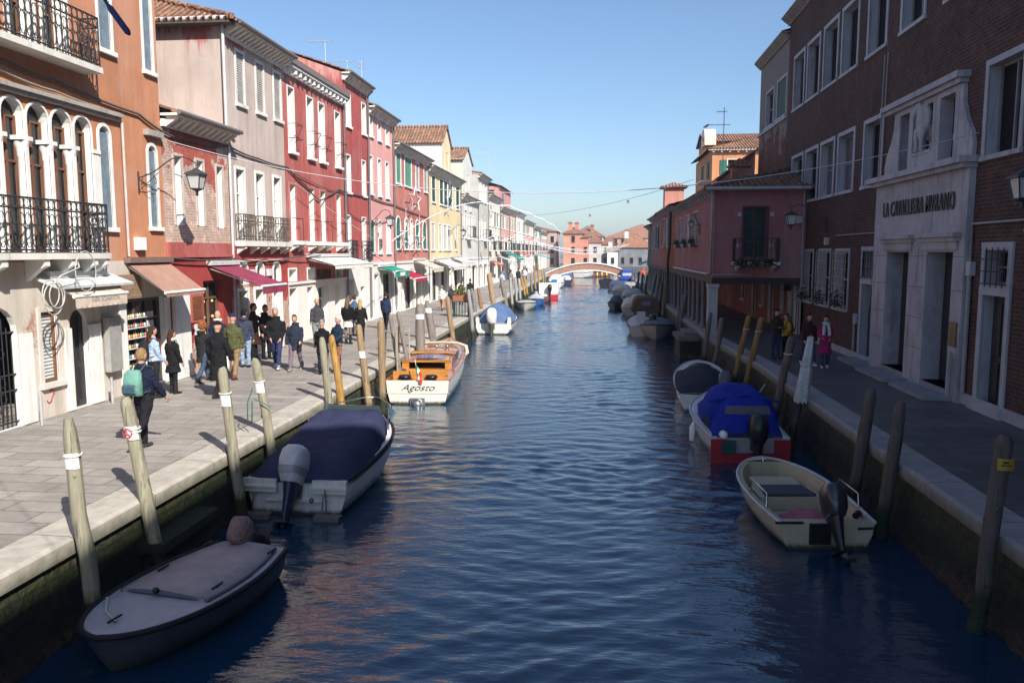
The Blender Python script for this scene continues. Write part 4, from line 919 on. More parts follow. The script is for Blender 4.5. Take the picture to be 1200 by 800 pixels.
def chimney(label, x, y, z0, h, w, mat):
    t = thing('chimney', label, 'chimney', (x, y, z0)); m = MB(); m.box(x - w / 2, x + w / 2, y - w / 2, y + w / 2, z0, z0 + h); obj('shaft', m, mat, t, True)
    c = MB(); c.box(x - w * .7, x + w * .7, y - w * .7, y + w * .7, z0 + h, z0 + h + .12)
    c.hexa([(x - w * .6, y - w * .6, z0 + h + .12), (x + w * .6, y - w * .6, z0 + h + .12), (x + w * .6, y + w * .6, z0 + h + .12), (x - w * .6, y + w * .6, z0 + h + .12)] + [(x - .05, y - .05, z0 + h + .4), (x + .05, y - .05, z0 + h + .4), (x + .05, y + .05, z0 + h + .4), (x - .05, y + .05, z0 + h + .4)])
    obj('cap', c, tiles('x'), t, True)
chimney('squat brick chimney on the ridge of the rose portico house', 6.4, 38, 7.6, .75, .7, brick((.3, .12, .08), (.4, .18, .12), (.3, .26, .22), 'x'))
chimney('small pink chimney with a tiled cap above the red orange house', 5.2, 57, 7.4, 1.5, 1.3, stucco((.55, .25, .2), None, 0, 'chimney_stucco'))
# ------------------------------------------------------------------ setting: ground, quays, water, bridge, far houses
def edgeL(y): return -6.08 if y < 16 else (-6.08 - (y - 16) / 26 * .5 if y < 42 else -6.58 - min(1, (y - 42) / 70) * .5)
def edgeR(y): return 4.8 if y < 24 else (4.8 - (y - 24) / 8 * .45 if y < 32 else 4.35)
def paving(name, c1, c2, mort, rough):
    t = NT(name); p = t.coords(); x, y, z = t.sep(p)
    b = t.n('ShaderNodeTexBrick', offset=.37, offset_frequency=2); t.l(t.comb(x, y), b.inputs['Vector'])
    for k, v in (('Color1', (*c1, 1)), ('Color2', (*c2, 1)), ('Mortar', (*mort, 1)), ('Scale', 1), ('Mortar Size', .012), ('Mortar Smooth', .3), ('Bias', 0), ('Brick Width', .95), ('Row Height', .4)): b.inputs[k].default_value = v
    c = t.mix(t.math('MULTIPLY', t.ramp(t.noise(p, .9, 5, .7), [(.42, 0), (.7, 1)]), .55), b.outputs['Color'], mul(c1, .55))
    c = t.mix(t.math('MULTIPLY', t.ramp(t.noise(p, 5, 5, .75), [(.5, 0), (.72, 1)]), .4), c, mul(c2, 1.25))
    c = t.mix(t.math('MULTIPLY', t.ramp(t.noise(t.scale(p, 1, 2.2, 1), 1.1, 3, .6), [(.6, 0), (.64, 1)]), .25), c, mul(c1, .5))
    t.bump(t.math('SUBTRACT', t.math('MULTIPLY', t.noise(p, 9, 4), .6), b.outputs['Fac']), .5, .012)
    return t.done(c, rough, .3)
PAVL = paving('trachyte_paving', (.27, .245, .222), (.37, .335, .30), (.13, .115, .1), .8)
PAVR = paving('shade_toned_paving', (.085, .083, .088), (.145, .14, .14), (.03, .03, .03), .45)  # darker twin of the left paving, shade of this bank put into the colour
def kerbmat(name, col):
    t = NT(name); p = t.coords(); x, y, z = t.sep(p)
    c = t.mix(t.math('MULTIPLY', t.ramp(t.noise(p, 2.2, 5, .7), [(.4, 0), (.7, 1)]), .5), col, mul(col, .6))
    j = t.math('LESS_THAN', t.math('FRACT', t.math('DIVIDE', t.math('ADD', y, t.math('MULTIPLY', t.noise(p, .5, 1), .2)), 1.7)), .012)
    c = t.mix(j, c, mul(col, .35))
    # algae on the outer face under the lip
    c = t.mix(t.math('MULTIPLY', t.ramp(t.math('ADD', z, t.math('MULTIPLY', t.noise(p, 4, 4), .25)), [(0, 1), (.98, 1), (1, 1)]), 0), c, c)
    g = t.n('ShaderNodeMapRange'); g.inputs['From Min'].default_value = 1.22; g.inputs['From Max'].default_value = 1.02; t.l(t.math('ADD', z, t.math('MULTIPLY', t.math('SUBTRACT', t.noise(p, 5, 4), .5), .25)), g.inputs['Value'])
    c = t.mix(t.math('MULTIPLY', g.outputs[0], .8), c, (.10, .1, .06))
    t.bump(t.noise(p, 16, 5), .4, .015)
    return t.done(c, .75, .3)
KERB_L = kerbmat('istrian_kerb', (.50, .46, .40)); KERB_R = kerbmat('istrian_kerb_shade_toned', (.32, .31, .315))  # right kerb is the same stone with shade put into its colour
def quaywall():
    t = NT('quay_wall_algae'); p = t.coords(); x, y, z = t.sep(p)
    b = t.n('ShaderNodeTexBrick', offset=.5); t.l(t.comb(y, z), b.inputs['Vector'])
    for k, v in (('Color1', (.07, .055, .04, 1)), ('Color2', (.11, .085, .06, 1)), ('Mortar', (.05, .05, .045, 1)), ('Scale', 1), ('Mortar Size', .018), ('Brick Width', .42), ('Row Height', .16)): b.inputs[k].default_value = v
    n = t.noise(p, 2.2, 5, .7)
    def rng(a, bb, f):
        g = t.n('ShaderNodeMapRange'); g.inputs['From Min'].default_value = a; g.inputs['From Max'].default_value = bb; t.l(f, g.inputs['Value']); return g.outputs[0]
    zz = t.math('ADD', z, t.math('MULTIPLY', t.math('SUBTRACT', n, .5), .7))
    c = t.mix(rng(1.15, .8, zz), b.outputs['Color'], t.mix(t.ramp(t.noise(p, 9, 4), [(.35, 0), (.65, 1)]), (.014, .022, .006), (.045, .058, .016)))
    c = t.mix(t.math('MULTIPLY', b.outputs['Fac'], .6), c, (.012, .012, .008))
    c = t.mix(rng(.75, .45, zz), c, (.016, .017, .010))
    c = t.mix(t.math('MULTIPLY', rng(.32, .1, t.math('ADD', z, t.math('MULTIPLY', t.math('SUBTRACT', n, .5), .3))), t.ramp(t.noise(p, 16, 4, .7), [(.42, 0), (.55, 1)])), c, (.075, .05, .03))
    t.bump(t.math('ADD', t.noise(p, 12, 5, .7), t.math('MULTIPLY', b.outputs['Fac'], -.9)), 1.0, .06)
    return t.done(c, .7, .4)
QW = quaywall()
def quay(edge, ys, xin, pav, kerb, nm, kw=.52):
    m = MB(); sgn = 1 if xin > 0 else -1
    A = [(edge(y), y) for y in ys]
    m.mi = 0
    for (x0, y0), (x1, y1) in zip(A, A[1:]): m.poly([(x0 + sgn * kw, y0, 1.196), (x1 + sgn * kw, y1, 1.196), (xin, y1, 1.196), (xin, y0, 1.196)])
    structure('pavement', m, pav)
    m = MB(); r0 = []
    for (x, y) in A:
        e = .04; r0.append([(x + sgn * kw, y, 1.1), (x + sgn * kw, y, 1.204), (x + sgn * .02, y, 1.2), (x - sgn * .04, y, 1.17), (x - sgn * .04, y, 1.0), (x + sgn * .05, y, .985)])
    m.loft(r0, False, False, False); structure('kerb', m, kerb)
    m = MB(); rr = random.Random(4); r0 = []
    yy = ys[0]
    while yy < ys[-1]:
        x = edge(yy); r0.append([(x + sgn * (.05 + .02 * rr.random()), yy, .99)] + [(x + sgn * (.05 - .09 * (1 - z) + (.025 + .05 * (1 - z)) * (rr.random() - .5)), yy, z) for z in (.86, .74, .62, .5, .38, .26, .14, .03, -.08)] + [(x - sgn * .1, yy, -1.4)]); yy += .12 if 3 < yy < 40 else .5 if yy < 60 else 2
    r0.append([(edge(ys[-1]) + sgn * .05, ys[-1], z) for z in (.99, .86, .74, .62, .5, .38, .26, .14, .03, -.08, -1.4)])
    m.loft(r0, False, True, False); structure('quay', m, QW)
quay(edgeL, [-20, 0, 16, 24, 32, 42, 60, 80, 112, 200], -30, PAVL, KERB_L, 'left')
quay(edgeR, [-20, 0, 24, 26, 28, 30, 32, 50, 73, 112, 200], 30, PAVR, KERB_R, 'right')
# one sheet of ground to the horizon (canal bed and lagoon floor)
m = MB(); m.grid(lambda u, v: (-2500 + 5000 * u, -300 + 5000 * v, -1.5), 4, 4, False); structure('ground', m, plain((.07, .065, .05), .9, name='silt', sc=.2))
m = MB(); m.box(-160, 160, 196, 420, -1.4, 1.19); structure('terrain', m, PAVL)
# ---- water: a real rippled surface
def water():
    rng = np.random.default_rng(7)
    ys = [-12.0]
    while ys[-1] < 205: ys.append(ys[-1] + (.05 if 4 < ys[-1] < 17 else .3 if ys[-1] < 4 else min(.13, .05 + (ys[-1] - 17) * .006) if ys[-1] < 110 else .5))
    ys = np.array(ys); xs = np.arange(-7.4, 5.3, .065)
    Xg, Yg = np.meshgrid(xs, ys, indexing='ij'); Z = np.zeros_like(Xg)
    n = 110; lam = .15 * (.95 / .15) ** (rng.random(n) ** .85); ang = rng.normal(PI / 2 + .12, .48, n); ph = rng.random(n) * 2 * PI
    sl = .068 * np.sqrt(2 / n)
    amp_mod = 1 + .55 * np.sin(Xg * .55 + Yg * .23 + 1) * np.sin(Yg * .31 - Xg * .4) + .25 * np.sin(Yg * .9 + Xg * .3)
    wx = Xg + .25 * np.sin(Yg * .8 + Xg * .5); wy = Yg + .3 * np.sin(Xg * .9 - Yg * .35)
    for l, a, p in zip(lam, ang, ph):
        k = 2 * PI / l; s = np.sin(k * (np.cos(a) * wx + np.sin(a) * wy) + p)
        Z += sl / k * (s + .25 * (2 * s * s - 1)) * (1.0 if l > .5 else .95)
    Z *= amp_mod
    nx, ny = Z.shape
    V = np.stack([Xg, Yg, Z], -1).reshape(-1, 3)
    idx = np.arange(nx * ny).reshape(nx, ny)
    F = np.stack([idx[:-1, :-1], idx[1:, :-1], idx[1:, 1:], idx[:-1, 1:]], -1).reshape(-1, 4)
    me = bpy.data.meshes.new('water'); me.vertices.add(len(V)); me.vertices.foreach_set('co', V.ravel())
    me.loops.add(F.size); me.loops.foreach_set('vertex_index', F.ravel().astype(np.int32)); me.polygons.add(len(F))
    me.polygons.foreach_set('loop_start', np.arange(0, F.size, 4, dtype=np.int32)); me.polygons.foreach_set('use_smooth', np.ones(len(F), bool))
    me.update(calc_edges=True)
    t = NT('canal_water'); p = t.coords()
    t.bump(t.math('ADD', t.noise(t.scale(p, .55, 1.5, 1), 9, 3, .6), t.math('MULTIPLY', t.noise(t.scale(p, .45, 1.2, 1), 4.2, 2), 1.5)), .24, .03)
    t.b.inputs['IOR'].default_value = 1.6
    me.materials.append(t.done(t.mix(t.noise(p, .3, 2), (.003, .026, .062), (.005, .032, .070)), .018, 1.0))
    o = put(bpy.data.objects.new('water', me)); o['kind'] = 'structure'
water()
# ---- landing steps
def landing(label, x0, x1, y0, y1, z, extra=None, name='landing_step', mat=None):
    m = MB(); m.box(x0, x1, y0, y1, z - .14, z); m.box(x0 + .15, x1 - .1, y0 + .1, y1 - .1, -1, z - .141)
    if extra: extra(m)
    solo(name, m, mat or QW, label, 'landing step', ((x0 + x1) / 2, (y0 + y1) / 2, z - .1), 'stone landing steps')
landing('mossy stone landing step below the two nearest poles of the sunny quay', -6.3, -5.72, 9.7, 11.3, .62)
landing('stone landing step beside the white motor boat under a navy cover', -6.4, -5.85, 13.6, 14.9, .7)
t = thing('landing_stage', 'big stone landing block jutting from the shaded quay before the portico', 'landing', (4.2, 35.4, .5))
m = MB(); m.box(3.45, 4.85, 34.2, 36.8, .75, .93); obj('stone_top', m, KERB_R, t, True)
m = MB(); m.box(3.55, 4.85, 34.3, 36.75, -1, .749); obj('stone_base', m, QW, t, True)
m = MB(); m.box(3.75, 4.85, 34.7, 36.6, .931, 1.08); obj('upper_step', m, KERB_R, t, True)
t = thing('railed_landing', 'mossy wooden landing steps with thin iron handrails by the varnished taxi', 'landing', (-6.6, 25, .5))
m = MB()
for i, z in enumerate((.85, .6, .35)): m.box(-6.5 + i * .0, -5.95, 23.9 + i * .45, 24.35 + i * .45, z - .08, z)
m.box(-6.2, -6.1, 23.9, 25.3, -.8, .26); objs('tread', m, timber((.09, .09, .06), 'mossy_timber', 'x'), t, True)
m = MB()
for y in (23.8, 25.4):
    m = MB(); m.tube([(-6.1, y, .3), (-6.1, y, 2.0), (-6.5, y + .2, 2.05), (-6.5, y + .2, 1.2)], .026, 6); obj('handrail', m, plain((.3, .26, .2), .7, name='weathered_rail'), t, True)

# ---- far bridge
t = thing('arched_bridge', 'low brick arched footbridge with white stone coping across the far end of the canal', 'bridge', (-1.2, 119.5, 1.2))
def deck(x): return 1.25 + 1.68 * max(0, 1 - ((x + 1.25) / 6.6) ** 2)
def archz(x):
    r = (x + 1.25) / 5.6; return (2.1 * math.sqrt(max(0, 1 - r * r)) - .3) if abs(r) < 1 else -.3
xs = [-7.85 + i * .3 for i in range(45)]
side = brick((.30, .12, .075), (.42, .19, .12), (.36, .3, .25), 'x', 'bridge_brick', soot=.25)
for y, o in ((118.0, 1), (121.4, -1)):
    m = MB()
    for a, b in zip(xs, xs[1:]): m.poly([(a, y, max(-1, archz(a))), (b, y, max(-1, archz(b))), (b, y, deck(b) - .1), (a, y, deck(a) - .1)])
    obj('spandrel', m, side, t, True)
m = MB()
for a, b in zip(xs, xs[1:]): m.poly([(a, 118, archz(a)), (b, 118, archz(b)), (b, 121.4, archz(b)), (a, 121.4, archz(a))]); 
obj('vault', m, side, t, True)
m = MB()
for a, b in zip(xs, xs[1:]): m.poly([(a, 118.2, deck(a) - .6), (b, 118.2, deck(b) - .6), (b, 121.2, deck(b) - .6), (a, 121.2, deck(a) - .6)])
obj('deck', m, PAVL, t, True)
m = MB()
for y in (118, 121.4):
    m.loft([[(x, y - .16, deck(x) - .1), (x, y + .16, deck(x) - .1), (x, y + .16, deck(x) + .05), (x, y - .16, deck(x) + .05)] for x in xs], True, False)
    m.loft([[(x, y - .06, archz(x) - .02), (x, y + .05, archz(x) - .02), (x, y + .05, archz(x) + .13), (x, y - .06, archz(x) + .13)] for x in xs if archz(x) > -.3], True, False)
obj('coping', m, STONE_W, t, True)

# ---- houses beyond the bridge
def farhouse(name, label, x0, x1, y0, y1, z1, mat, rise=1.5, wins=1.7, ground=1.2, base=1.19, col=(.36, .16, .095), sash_cols=None):
    t = thing(name, label, 'house', ((x0 + x1) / 2, y0, base)); P = PF(y0)
    k = max(1, int((x1 - x0) / wins)); ops = []
    for i in range(k):
        c = x0 + (x1 - x0) * (i + .5) / k
        z = base + .3
        while z + 1.7 < z1 and len(ops) < 60: ops.append(O(c - .38, c + .38, z + .35, z + 1.75)); z += 2.35
    m = MB(); wall(m, P, x0, x1, base, z1, ops, rev=.2, rmi=0)
    for x in (x0, x1): m.poly([(x, y0, base), (x, y1, base), (x, y1, z1), (x, y0, z1)])
    m.poly([(x0, y1, base), (x1, y1, base), (x1, y1, z1), (x0, y1, z1)]); obj('wall', m, mat, t, True)
    for o in ops: window(t, P, o, mat, .1, bars=None, glassm=DARK)
    r = MB(); a = min(.49, (y1 - y0) / 2 / (x1 - x0 + .8)); ym = (y0 + y1) / 2
    slope(r, (x0 - .4, y0 - .4, z1), (x1 + .4, y0 - .4, z1), (0, ym - y0 + .4, rise), a, a, fine=False); slope(r, (x0 - .4, y1 + .4, z1), (x1 + .4, y1 + .4, z1), (0, ym - y1 - .4, rise), a, a, fine=False)
    for x, s in ((x0 - .4, 1), (x1 + .4, -1)): slope(r, (x, y0 - .4, z1), (x, y1 + .4, z1), (s * a * (x1 - x0 + .8), 0, rise), .49, .49, fine=False)
    obj('roof', r, tiles('x', col=col, grey=.3), t, True)
    return t
farhouse('vermilion_house', 'bright vermilion house with a hipped roof beyond the left end of the bridge', -7.3, -3.2, 172, 182, 8.4, stucco((.52, .25, .17), None, 0, 'vermilion_stucco', .2), 1.5, wins=4)
chimney('tall orange chimney on the vermilion house roof', -6.0, 175, 9.0, 1.7, .8, stucco((.62, .2, .1), None, 0, 'vermilion_chimney'))
chimney('wide topped orange chimney on the vermilion house roof', -4.6, 176, 9.2, 1.5, .8, stucco((.62, .2, .1), None, 0, 'vermilion_chimney'))
farhouse('salmon_annex', 'narrow salmon house against the vermilion house', -3.2, -2.0, 172, 180, 7.6, stucco((.6, .22, .15), None, 0, 'salmon_annex_stucco', .1), 1.0)
farhouse('white_far_house', 'white house with green shutters right of the vermilion houses', -1.95, .8, 176, 186, 6.6, stucco((.5, .48, .45), None, 0, 'white_far_stucco', .2), 2.0)
farhouse('cream_far_house', 'cream house with a flat gable in the middle of the far row', .9, 4.5, 190, 200, 6.3, stucco((.66, .58, .42), None, 0, 'cream_far_stucco', .2), 2.2)
farhouse('small_white_house', 'small white house with a chimney before the long grey building', 2.2, 4.6, 184, 189.5, 4.8, stucco((.66, .64, .6), None, 0, 'white_small_stucco', .2), 1.4)
farhouse('long_grey_house', 'long two storey grey house with rows of dark windows closing the canal view', 4.7, 12.6, 184, 196, 5.5, stucco((.2, .2, .21), None, 0, 'grey_far_stucco', .3), 3.4, col=(.44, .2, .12))
farhouse('grey_wing_house', 'lower grey house next to the long grey house', 12.7, 20, 183, 195, 5.4, stucco((.26, .25, .25), None, 0, 'grey_far_stucco_b', .3), 3.6, col=(.44, .2, .12))
farhouse('broad_roof_house', 'house with a broad pale tile roof above the far grey row', 2, 22, 215, 240, 8.2, stucco((.4, .3, .24), None, 0, 'broad_far_stucco', .2), 4, col=(.46, .22, .14))
farhouse('brown_roof_house', 'house with a brown tile roof behind the far white houses', -7, 1.5, 205, 222, 8.4, stucco((.5, .4, .32), None, 0, 'brown_far_stucco', .2), 3, col=(.36, .17, .11))
farhouse('hidden_pink_house', 'pinkish house peeping over the far grey rose house', -24, -9, 176, 192, 9.0, stucco((.5, .36, .32), None, 0, 'pink_far_stucco', .2), 2)
farhouse('sunlit_cream_house', 'narrow sunlit cream house seen past the slate house', 8.2, 14, 112, 122, 7.2, stucco((.7, .58, .42), None, 0, 'sunlit_cream_stucco', .15), 1.6)
for i, (lb, x, y, z, c) in enumerate((('slim white chimney on the small white house', 2.9, 186, 5.2, .7), ('white square chimney on the long grey house roof', 6.6, 188, 7.6, .7), ('brick chimney stack on the brown roof', -1.5, 209, 9.5, .25))):
    chimney(lb, x, y, z, 1.8, .9, stucco((c, c * .95, c * .9) if c > .3 else (.35, .15, .1), None, 0, 'far_chimney_%d' % i))
# ------------------------------------------------------------------ boats (local: transom at y=0, bow towards +y, waterline z=0)
def hullfn(L, B, hs, hb, tb=.85, p=2.2, tm=.42, draft=.18, blunt=.03, pw=1.0):
    def beam(t):
        if t < tm: return B / 2 * (tb + (1 - tb) * math.sin(PI / 2 * t / tm))
        return max(B / 2 * (1 - min(1, (t - tm) / (1 - tm)) ** p) ** pw, blunt)
    def sheer(t): return hs + (hb - hs) * t ** 1.8
    return beam, sheer
def add_hull(root, L, B, hs, hb, hullm, gun=RUBBER, inner=None, tb=.85, p=2.2, flare=.8, draft=.18, blunt=.03, nst=22, floor=None, deckm=None, camber=.04, rub=.03, foredeck=None, open_t=(.04, .8), wall_t=.07, pw=1.0):
    beam, sheer = hullfn(L, B, hs, hb, tb, p, blunt=blunt, pw=pw)
    T = [i / nst for i in range(nst + 1)] if pw == 1 else [1 - (1 - i / nst) ** 1.7 for i in range(nst + 1)]
    def rake(t, z): return L * t - (max(0, t - .8) / .2) ** 2 * (sheer(t) - z) * .45 * 1
    m = MB(); R = []
    for t in T:
        b, s = beam(t), sheer(t); kz = -draft * (1 - t ** 5); fl = flare * (1 - .5 * t ** 3)
        half = [(b, s), (b * (fl + .75 * (1 - fl)), s * .55), (b * fl, s * .12 - .02), (b * fl * .55, kz * .7), (0, kz)]
        ring = [(x, rake(t, z), z) for x, z in half] + [(-x, rake(t, z), z) for x, z in half[-2::-1]]
        R.append(ring)
    n = len(R[0]); m.loft(R, False, True, False)
    m.poly(R[0]); m.poly(R[-1])
    h = obj('hull', m, hullm, root)
    g = MB()
    edge = [(beam(t), L * t, sheer(t)) for t in T]
    path = [(x, y, z) for x, y, z in edge] + [(-x, y, z) for x, y, z in edge[::-1]]
    g.tube(path, rub, 6); obj('rub_rail', g, gun, root)
    def top(t0, t1, drop=0, cam=camber, k=12, ins=0):
        q = MB(); rings = []
        for i in range(k + 1):
            t = t0 + (t1 - t0) * (i / k if pw == 1 else 1 - (1 - i / k) ** 1.8); b, s = max(.01, beam(t) - ins), sheer(t) - drop
            rings.append([(b * c, L * t, s + cam * (1 - c * c)) for c in (-1, -.6, -.2, .2, .6, 1)])
        q.loft(rings, False, True, False); return q
    if floor is None:
        obj('deck', top(0, 1), deckm or hullm, root)
    else:
        q = MB(); t0, t1 = open_t; k = 16; rim = []; bot = []
        for i in range(k + 1):
            t = t0 + (t1 - t0) * i / k; b = max(.02, beam(t) - wall_t); rim.append((b, L * t, sheer(t))); bot.append((b * .86, L * t, floor + .12 * max(0, t - .5)))
        # inner sides, floor, end walls, side decks
        for s in (1, -1):
            q.loft([[(s * x, y, z) for x, y, z in rim], [(s * x, y, z) for x, y, z in bot]], False, False, False)
            q.loft([[(s * x, y, z) for x, y, z in rim], [(s * beam(t0 + (t1 - t0) * i / k), L * (t0 + (t1 - t0) * i / k), sheer(t0 + (t1 - t0) * i / k) + .002) for i in range(k + 1)]], False, False, False)
        q.loft([bot, [(-x, y, z) for x, y, z in bot]], False, False, False)
        for e in (0, -1): q.poly([rim[e], bot[e], (-bot[e][0], bot[e][1], bot[e][2]), (-rim[e][0], rim[e][1], rim[e][2])])
        obj('cockpit', q, inner or hullm, root)
        obj('foredeck', top(t1, 1), deckm or hullm, root)
        if t0 > 0: obj('transom_deck', top(0, t0, cam=0), deckm or hullm, root)
    return beam, sheer
def outboard(root, x, z, cowl=BLACK, leg=BLACK, s=1.0, tilt=0.0, y=-.1, mark=None, markm=None, band=None):
    e = bpy.data.objects.new('outboard_motor', None); e.empty_display_size = .1; put(e, root); e.location = (x, y, z); e.rotation_euler = (tilt, 0, 0); e.scale = (s, s, s)
    c = MB(); rings = []
    for zz, w, d, oy in ((.08, .13, .2, 0), (.2, .17, .27, -.02), (.4, .185, .29, -.03), (.55, .17, .26, -.02), (.63, .12, .19, 0), (.66, .05, .08, .01)):
        rings.append([(w * abs(math.cos(a)) ** .6 * (1 if math.cos(a) > 0 else -1), oy + d * abs(math.sin(a)) ** .6 * (1 if math.sin(a) > 0 else -1), zz) for a in [2 * PI * i / 16 for i in range(16)]])
    c.loft(rings, True, True); obj('cowling', c, cowl, e)
    g = MB()
    g.loft([[(w * math.cos(a), oy + d * math.sin(a), zz) for a in [2 * PI * i / 10 for i in range(10)]] for zz, w, d, oy in ((.1, .12, .19, 0), (-.1, .09, .15, 0), (-.35, .06, .11, -.02), (-.5, .055, .1, -.03))], True, True)
    g.box(-.13, .13, -.28, .12, -.52, -.505)
    g.loft([[(w * math.cos(a), oy + d * math.sin(a), zz) for a in [2 * PI * i / 10 for i in range(10)]] for zz, w, d, oy in ((-.5, .05, .1, -.03), (-.7, .03, .08, -.03), (-.85, .012, .05, -.01))], True, True)
    g.tube([(0, .14, -.66), (0, .0, -.66), (0, -.2, -.66), (0, -.26, -.66)], [.01, .055, .05, .02], 8); g.box(-.1, .1, .1, .2, -.1, .12)
    for k in range(3):
        a = 2 * PI * k / 3; g.hexa([(.02 * math.cos(a), -.24, -.66 + .02 * math.sin(a)), (.13 * math.cos(a - .4), -.26, -.66 + .13 * math.sin(a - .4)), (.13 * math.cos(a + .4), -.2, -.66 + .13 * math.sin(a + .4)), (.03 * math.cos(a + .5), -.21, -.66 + .03 * math.sin(a + .5))] + [(.02 * math.cos(a), -.25, -.66 + .02 * math.sin(a)), (.13 * math.cos(a - .4), -.27, -.66 + .13 * math.sin(a - .4)), (.13 * math.cos(a + .4), -.21, -.66 + .13 * math.sin(a + .4)), (.03 * math.cos(a + .5), -.22, -.66 + .03 * math.sin(a + .5))])
    obj('gearcase', g, leg, e)
    if mark:
        o = text('engine_marking', mark, markm, e, (.0, -.33, .3), (PI / 2, 0, 0), .13, .003)
    if band:
        b = MB(); b.loft([[(w * abs(math.cos(a)) ** .6 * (1 if math.cos(a) > 0 else -1), oy + d * abs(math.sin(a)) ** .6 * (1 if math.sin(a) > 0 else -1), zz) for a in [2 * PI * i / 16 for i in range(16)]] for zz, w, d, oy in ((.19, .173, .274, -.02), (.3, .185, .29, -.024))], False, True); obj('cowling_band', b, band, e)
    return e
def cover(root, prof, mat, name='cover', k=9, sag=0.0, seams=True):
    """tarp from stations (y, half width, edge z, crown z, fullness)"""
    m = MB(); rings = []; k = 13; fine = []
    soft = name == 'cover'; rq = random.Random(int(prof[0][1] * 1000) + len(prof)); p1, p2, p3 = (rq.uniform(0, 6) for _ in range(3))
    for a, b in zip(prof, prof[1:]):
        n = max(1, int((b[0] - a[0]) / .12)) if soft else 1
        for i in range(n): fine.append(tuple(a[j] + (b[j] - a[j]) * i / n for j in range(5)))
    fine.append(prof[-1])
    for y, w, ze, zc, f in fine:
        r = []
        for i in range(2 * k + 1):
            c = -1 + i / k; x = w * c; up = (1 - abs(c) ** f)
            z = ze + (zc - ze) * up
            if soft:  # sags between the hoops, diagonal pulls, tucked edge
                z -= .03 * up * (.5 + .5 * math.sin(y * 4.2 + p1)) ** 2 * (1 - c * c)
                z += .011 * math.sin(9 * x + 6 * y + 2 * math.sin(3 * y + p2)) + .008 * math.sin(15 * y - 8 * x + p3) + .006 * math.sin(23 * y + 3 * math.sin(7 * x))
                if abs(c) > .93: z -= .02 * (.5 + .5 * math.sin(y * 12 + p2)); x *= 1 + .015 * math.sin(y * 12 + p2)
            r.append((x, y, z))
        rings.append(r)
    m.loft(rings, False, True, False)
    for e in (0, -1):
        r = rings[e]; m.poly(r)
    return obj(name, m, mat, root)
def cleat(m, x, y, z): m.tube([(x, y - .1, z + .04), (x, y + .1, z + .04)], .014, 6); m.tube([(x, y, z), (x, y, z + .04)], .014, 6)
def boat(name, label, x, y, hd, cat='boat', group=None):
    """hd: heading of the bow, degrees clockwise from the canal axis"""
    return thing(name, label, cat, (x, y, 0), rz=-rad(hd), group=group)
GEL = plain((.70, .69, .65), .35, .5, 'white_gelcoat', var=.12, sc=2.5, coat=.2, grime=True); NAVY = cloth((.035, .04, .085), 'navy_canvas', .8, 3.2); ANTI = plain((.02, .04, .08), .7, name='antifouling')

# 1 covered flat dinghy in the shade, bow towards the viewer
r = boat('covered_dinghy', 'grey flat covered dinghy in the shade with its outboard wrapped in a pinkish bag', -4.76, 10.32, 189, 'dinghy')
fg = plain((.36, .36, .40), .55, .4, 'faded_grey_gelcoat', var=.2, sc=3)
beam, sheer = add_hull(r, 2.9, 1.48, .42, .48, plain((.05, .056, .075), .5, .4, 'grey_hull', grime=True), RUBBER, tb=.72, p=2.5, pw=.55, deckm=fg, rub=.035, blunt=.05, nst=30)
m = MB(); cv = []
for i in range(11):
    t = .03 + .6 * i / 10; w = beam(t) - .13; s = sheer(t) + .055; cv.append([(w * c, 2.9 * t, s + .035 * (1 - c * c) + .006 * math.sin(i * 2 + c * 5)) for c in (-1, -.97, -.5, 0, .5, .97, 1)])
for row in cv: row[0] = (row[0][0], row[0][1], row[0][2] - .07); row[-1] = (row[-1][0], row[-1][1], row[-1][2] - .07)
m.loft(cv, False, True, False); m.poly([(x, y + .01, z) for x, y, z in cv[-1]]); obj('flat_cover', m, cloth((.36, .31, .31), 'faded_tarp', .35, 4), r)
m = MB(); w = beam(.63) - .1; m.tube([(-w, 1.8, sheer(.63) + .03), (-w * .5, 1.85, sheer(.63) + .06), (0, 1.87, sheer(.63) + .07), (w * .5, 1.85, sheer(.63) + .06), (w, 1.8, sheer(.63) + .03)], .022, 6)
for s in (1, -1): m.tube([(s * (beam(t) - .12), 2.9 * t, sheer(t) + .03) for t in (.05, .2, .35, .5, .63)], .02, 6)
obj('cover_hem', m, cloth((.12, .13, .16), 'hem_strap', .3), r)
for c in ((0, 2.6, .51), (.5, .3, .47), (-.5, .3, .47), (.5, 1.2, .48), (-.5, 1.5, .48)): m = MB(); cleat(m, *c); obj('cleat', m, BLACK, r)
m = MB(); m.ell((.05, 1.89, .56), (.04, .04, .04)); obj('hem_knob', m, BLACK, r)
m = MB(); m.tube([(-.02, 2.62, .54), (.3, 2.4, .5), (.55, 2.1, .5), (.66, 2.0, .45), (.8, 1.9, .3)], .012, 6); obj('mooring_line', m, ROPE, r)
e = outboard(r, 0.12, .5, cloth((.26, .17, .165), 'pink_bag', .9, 7), BLACK, .7, rad(-58), y=-.12)

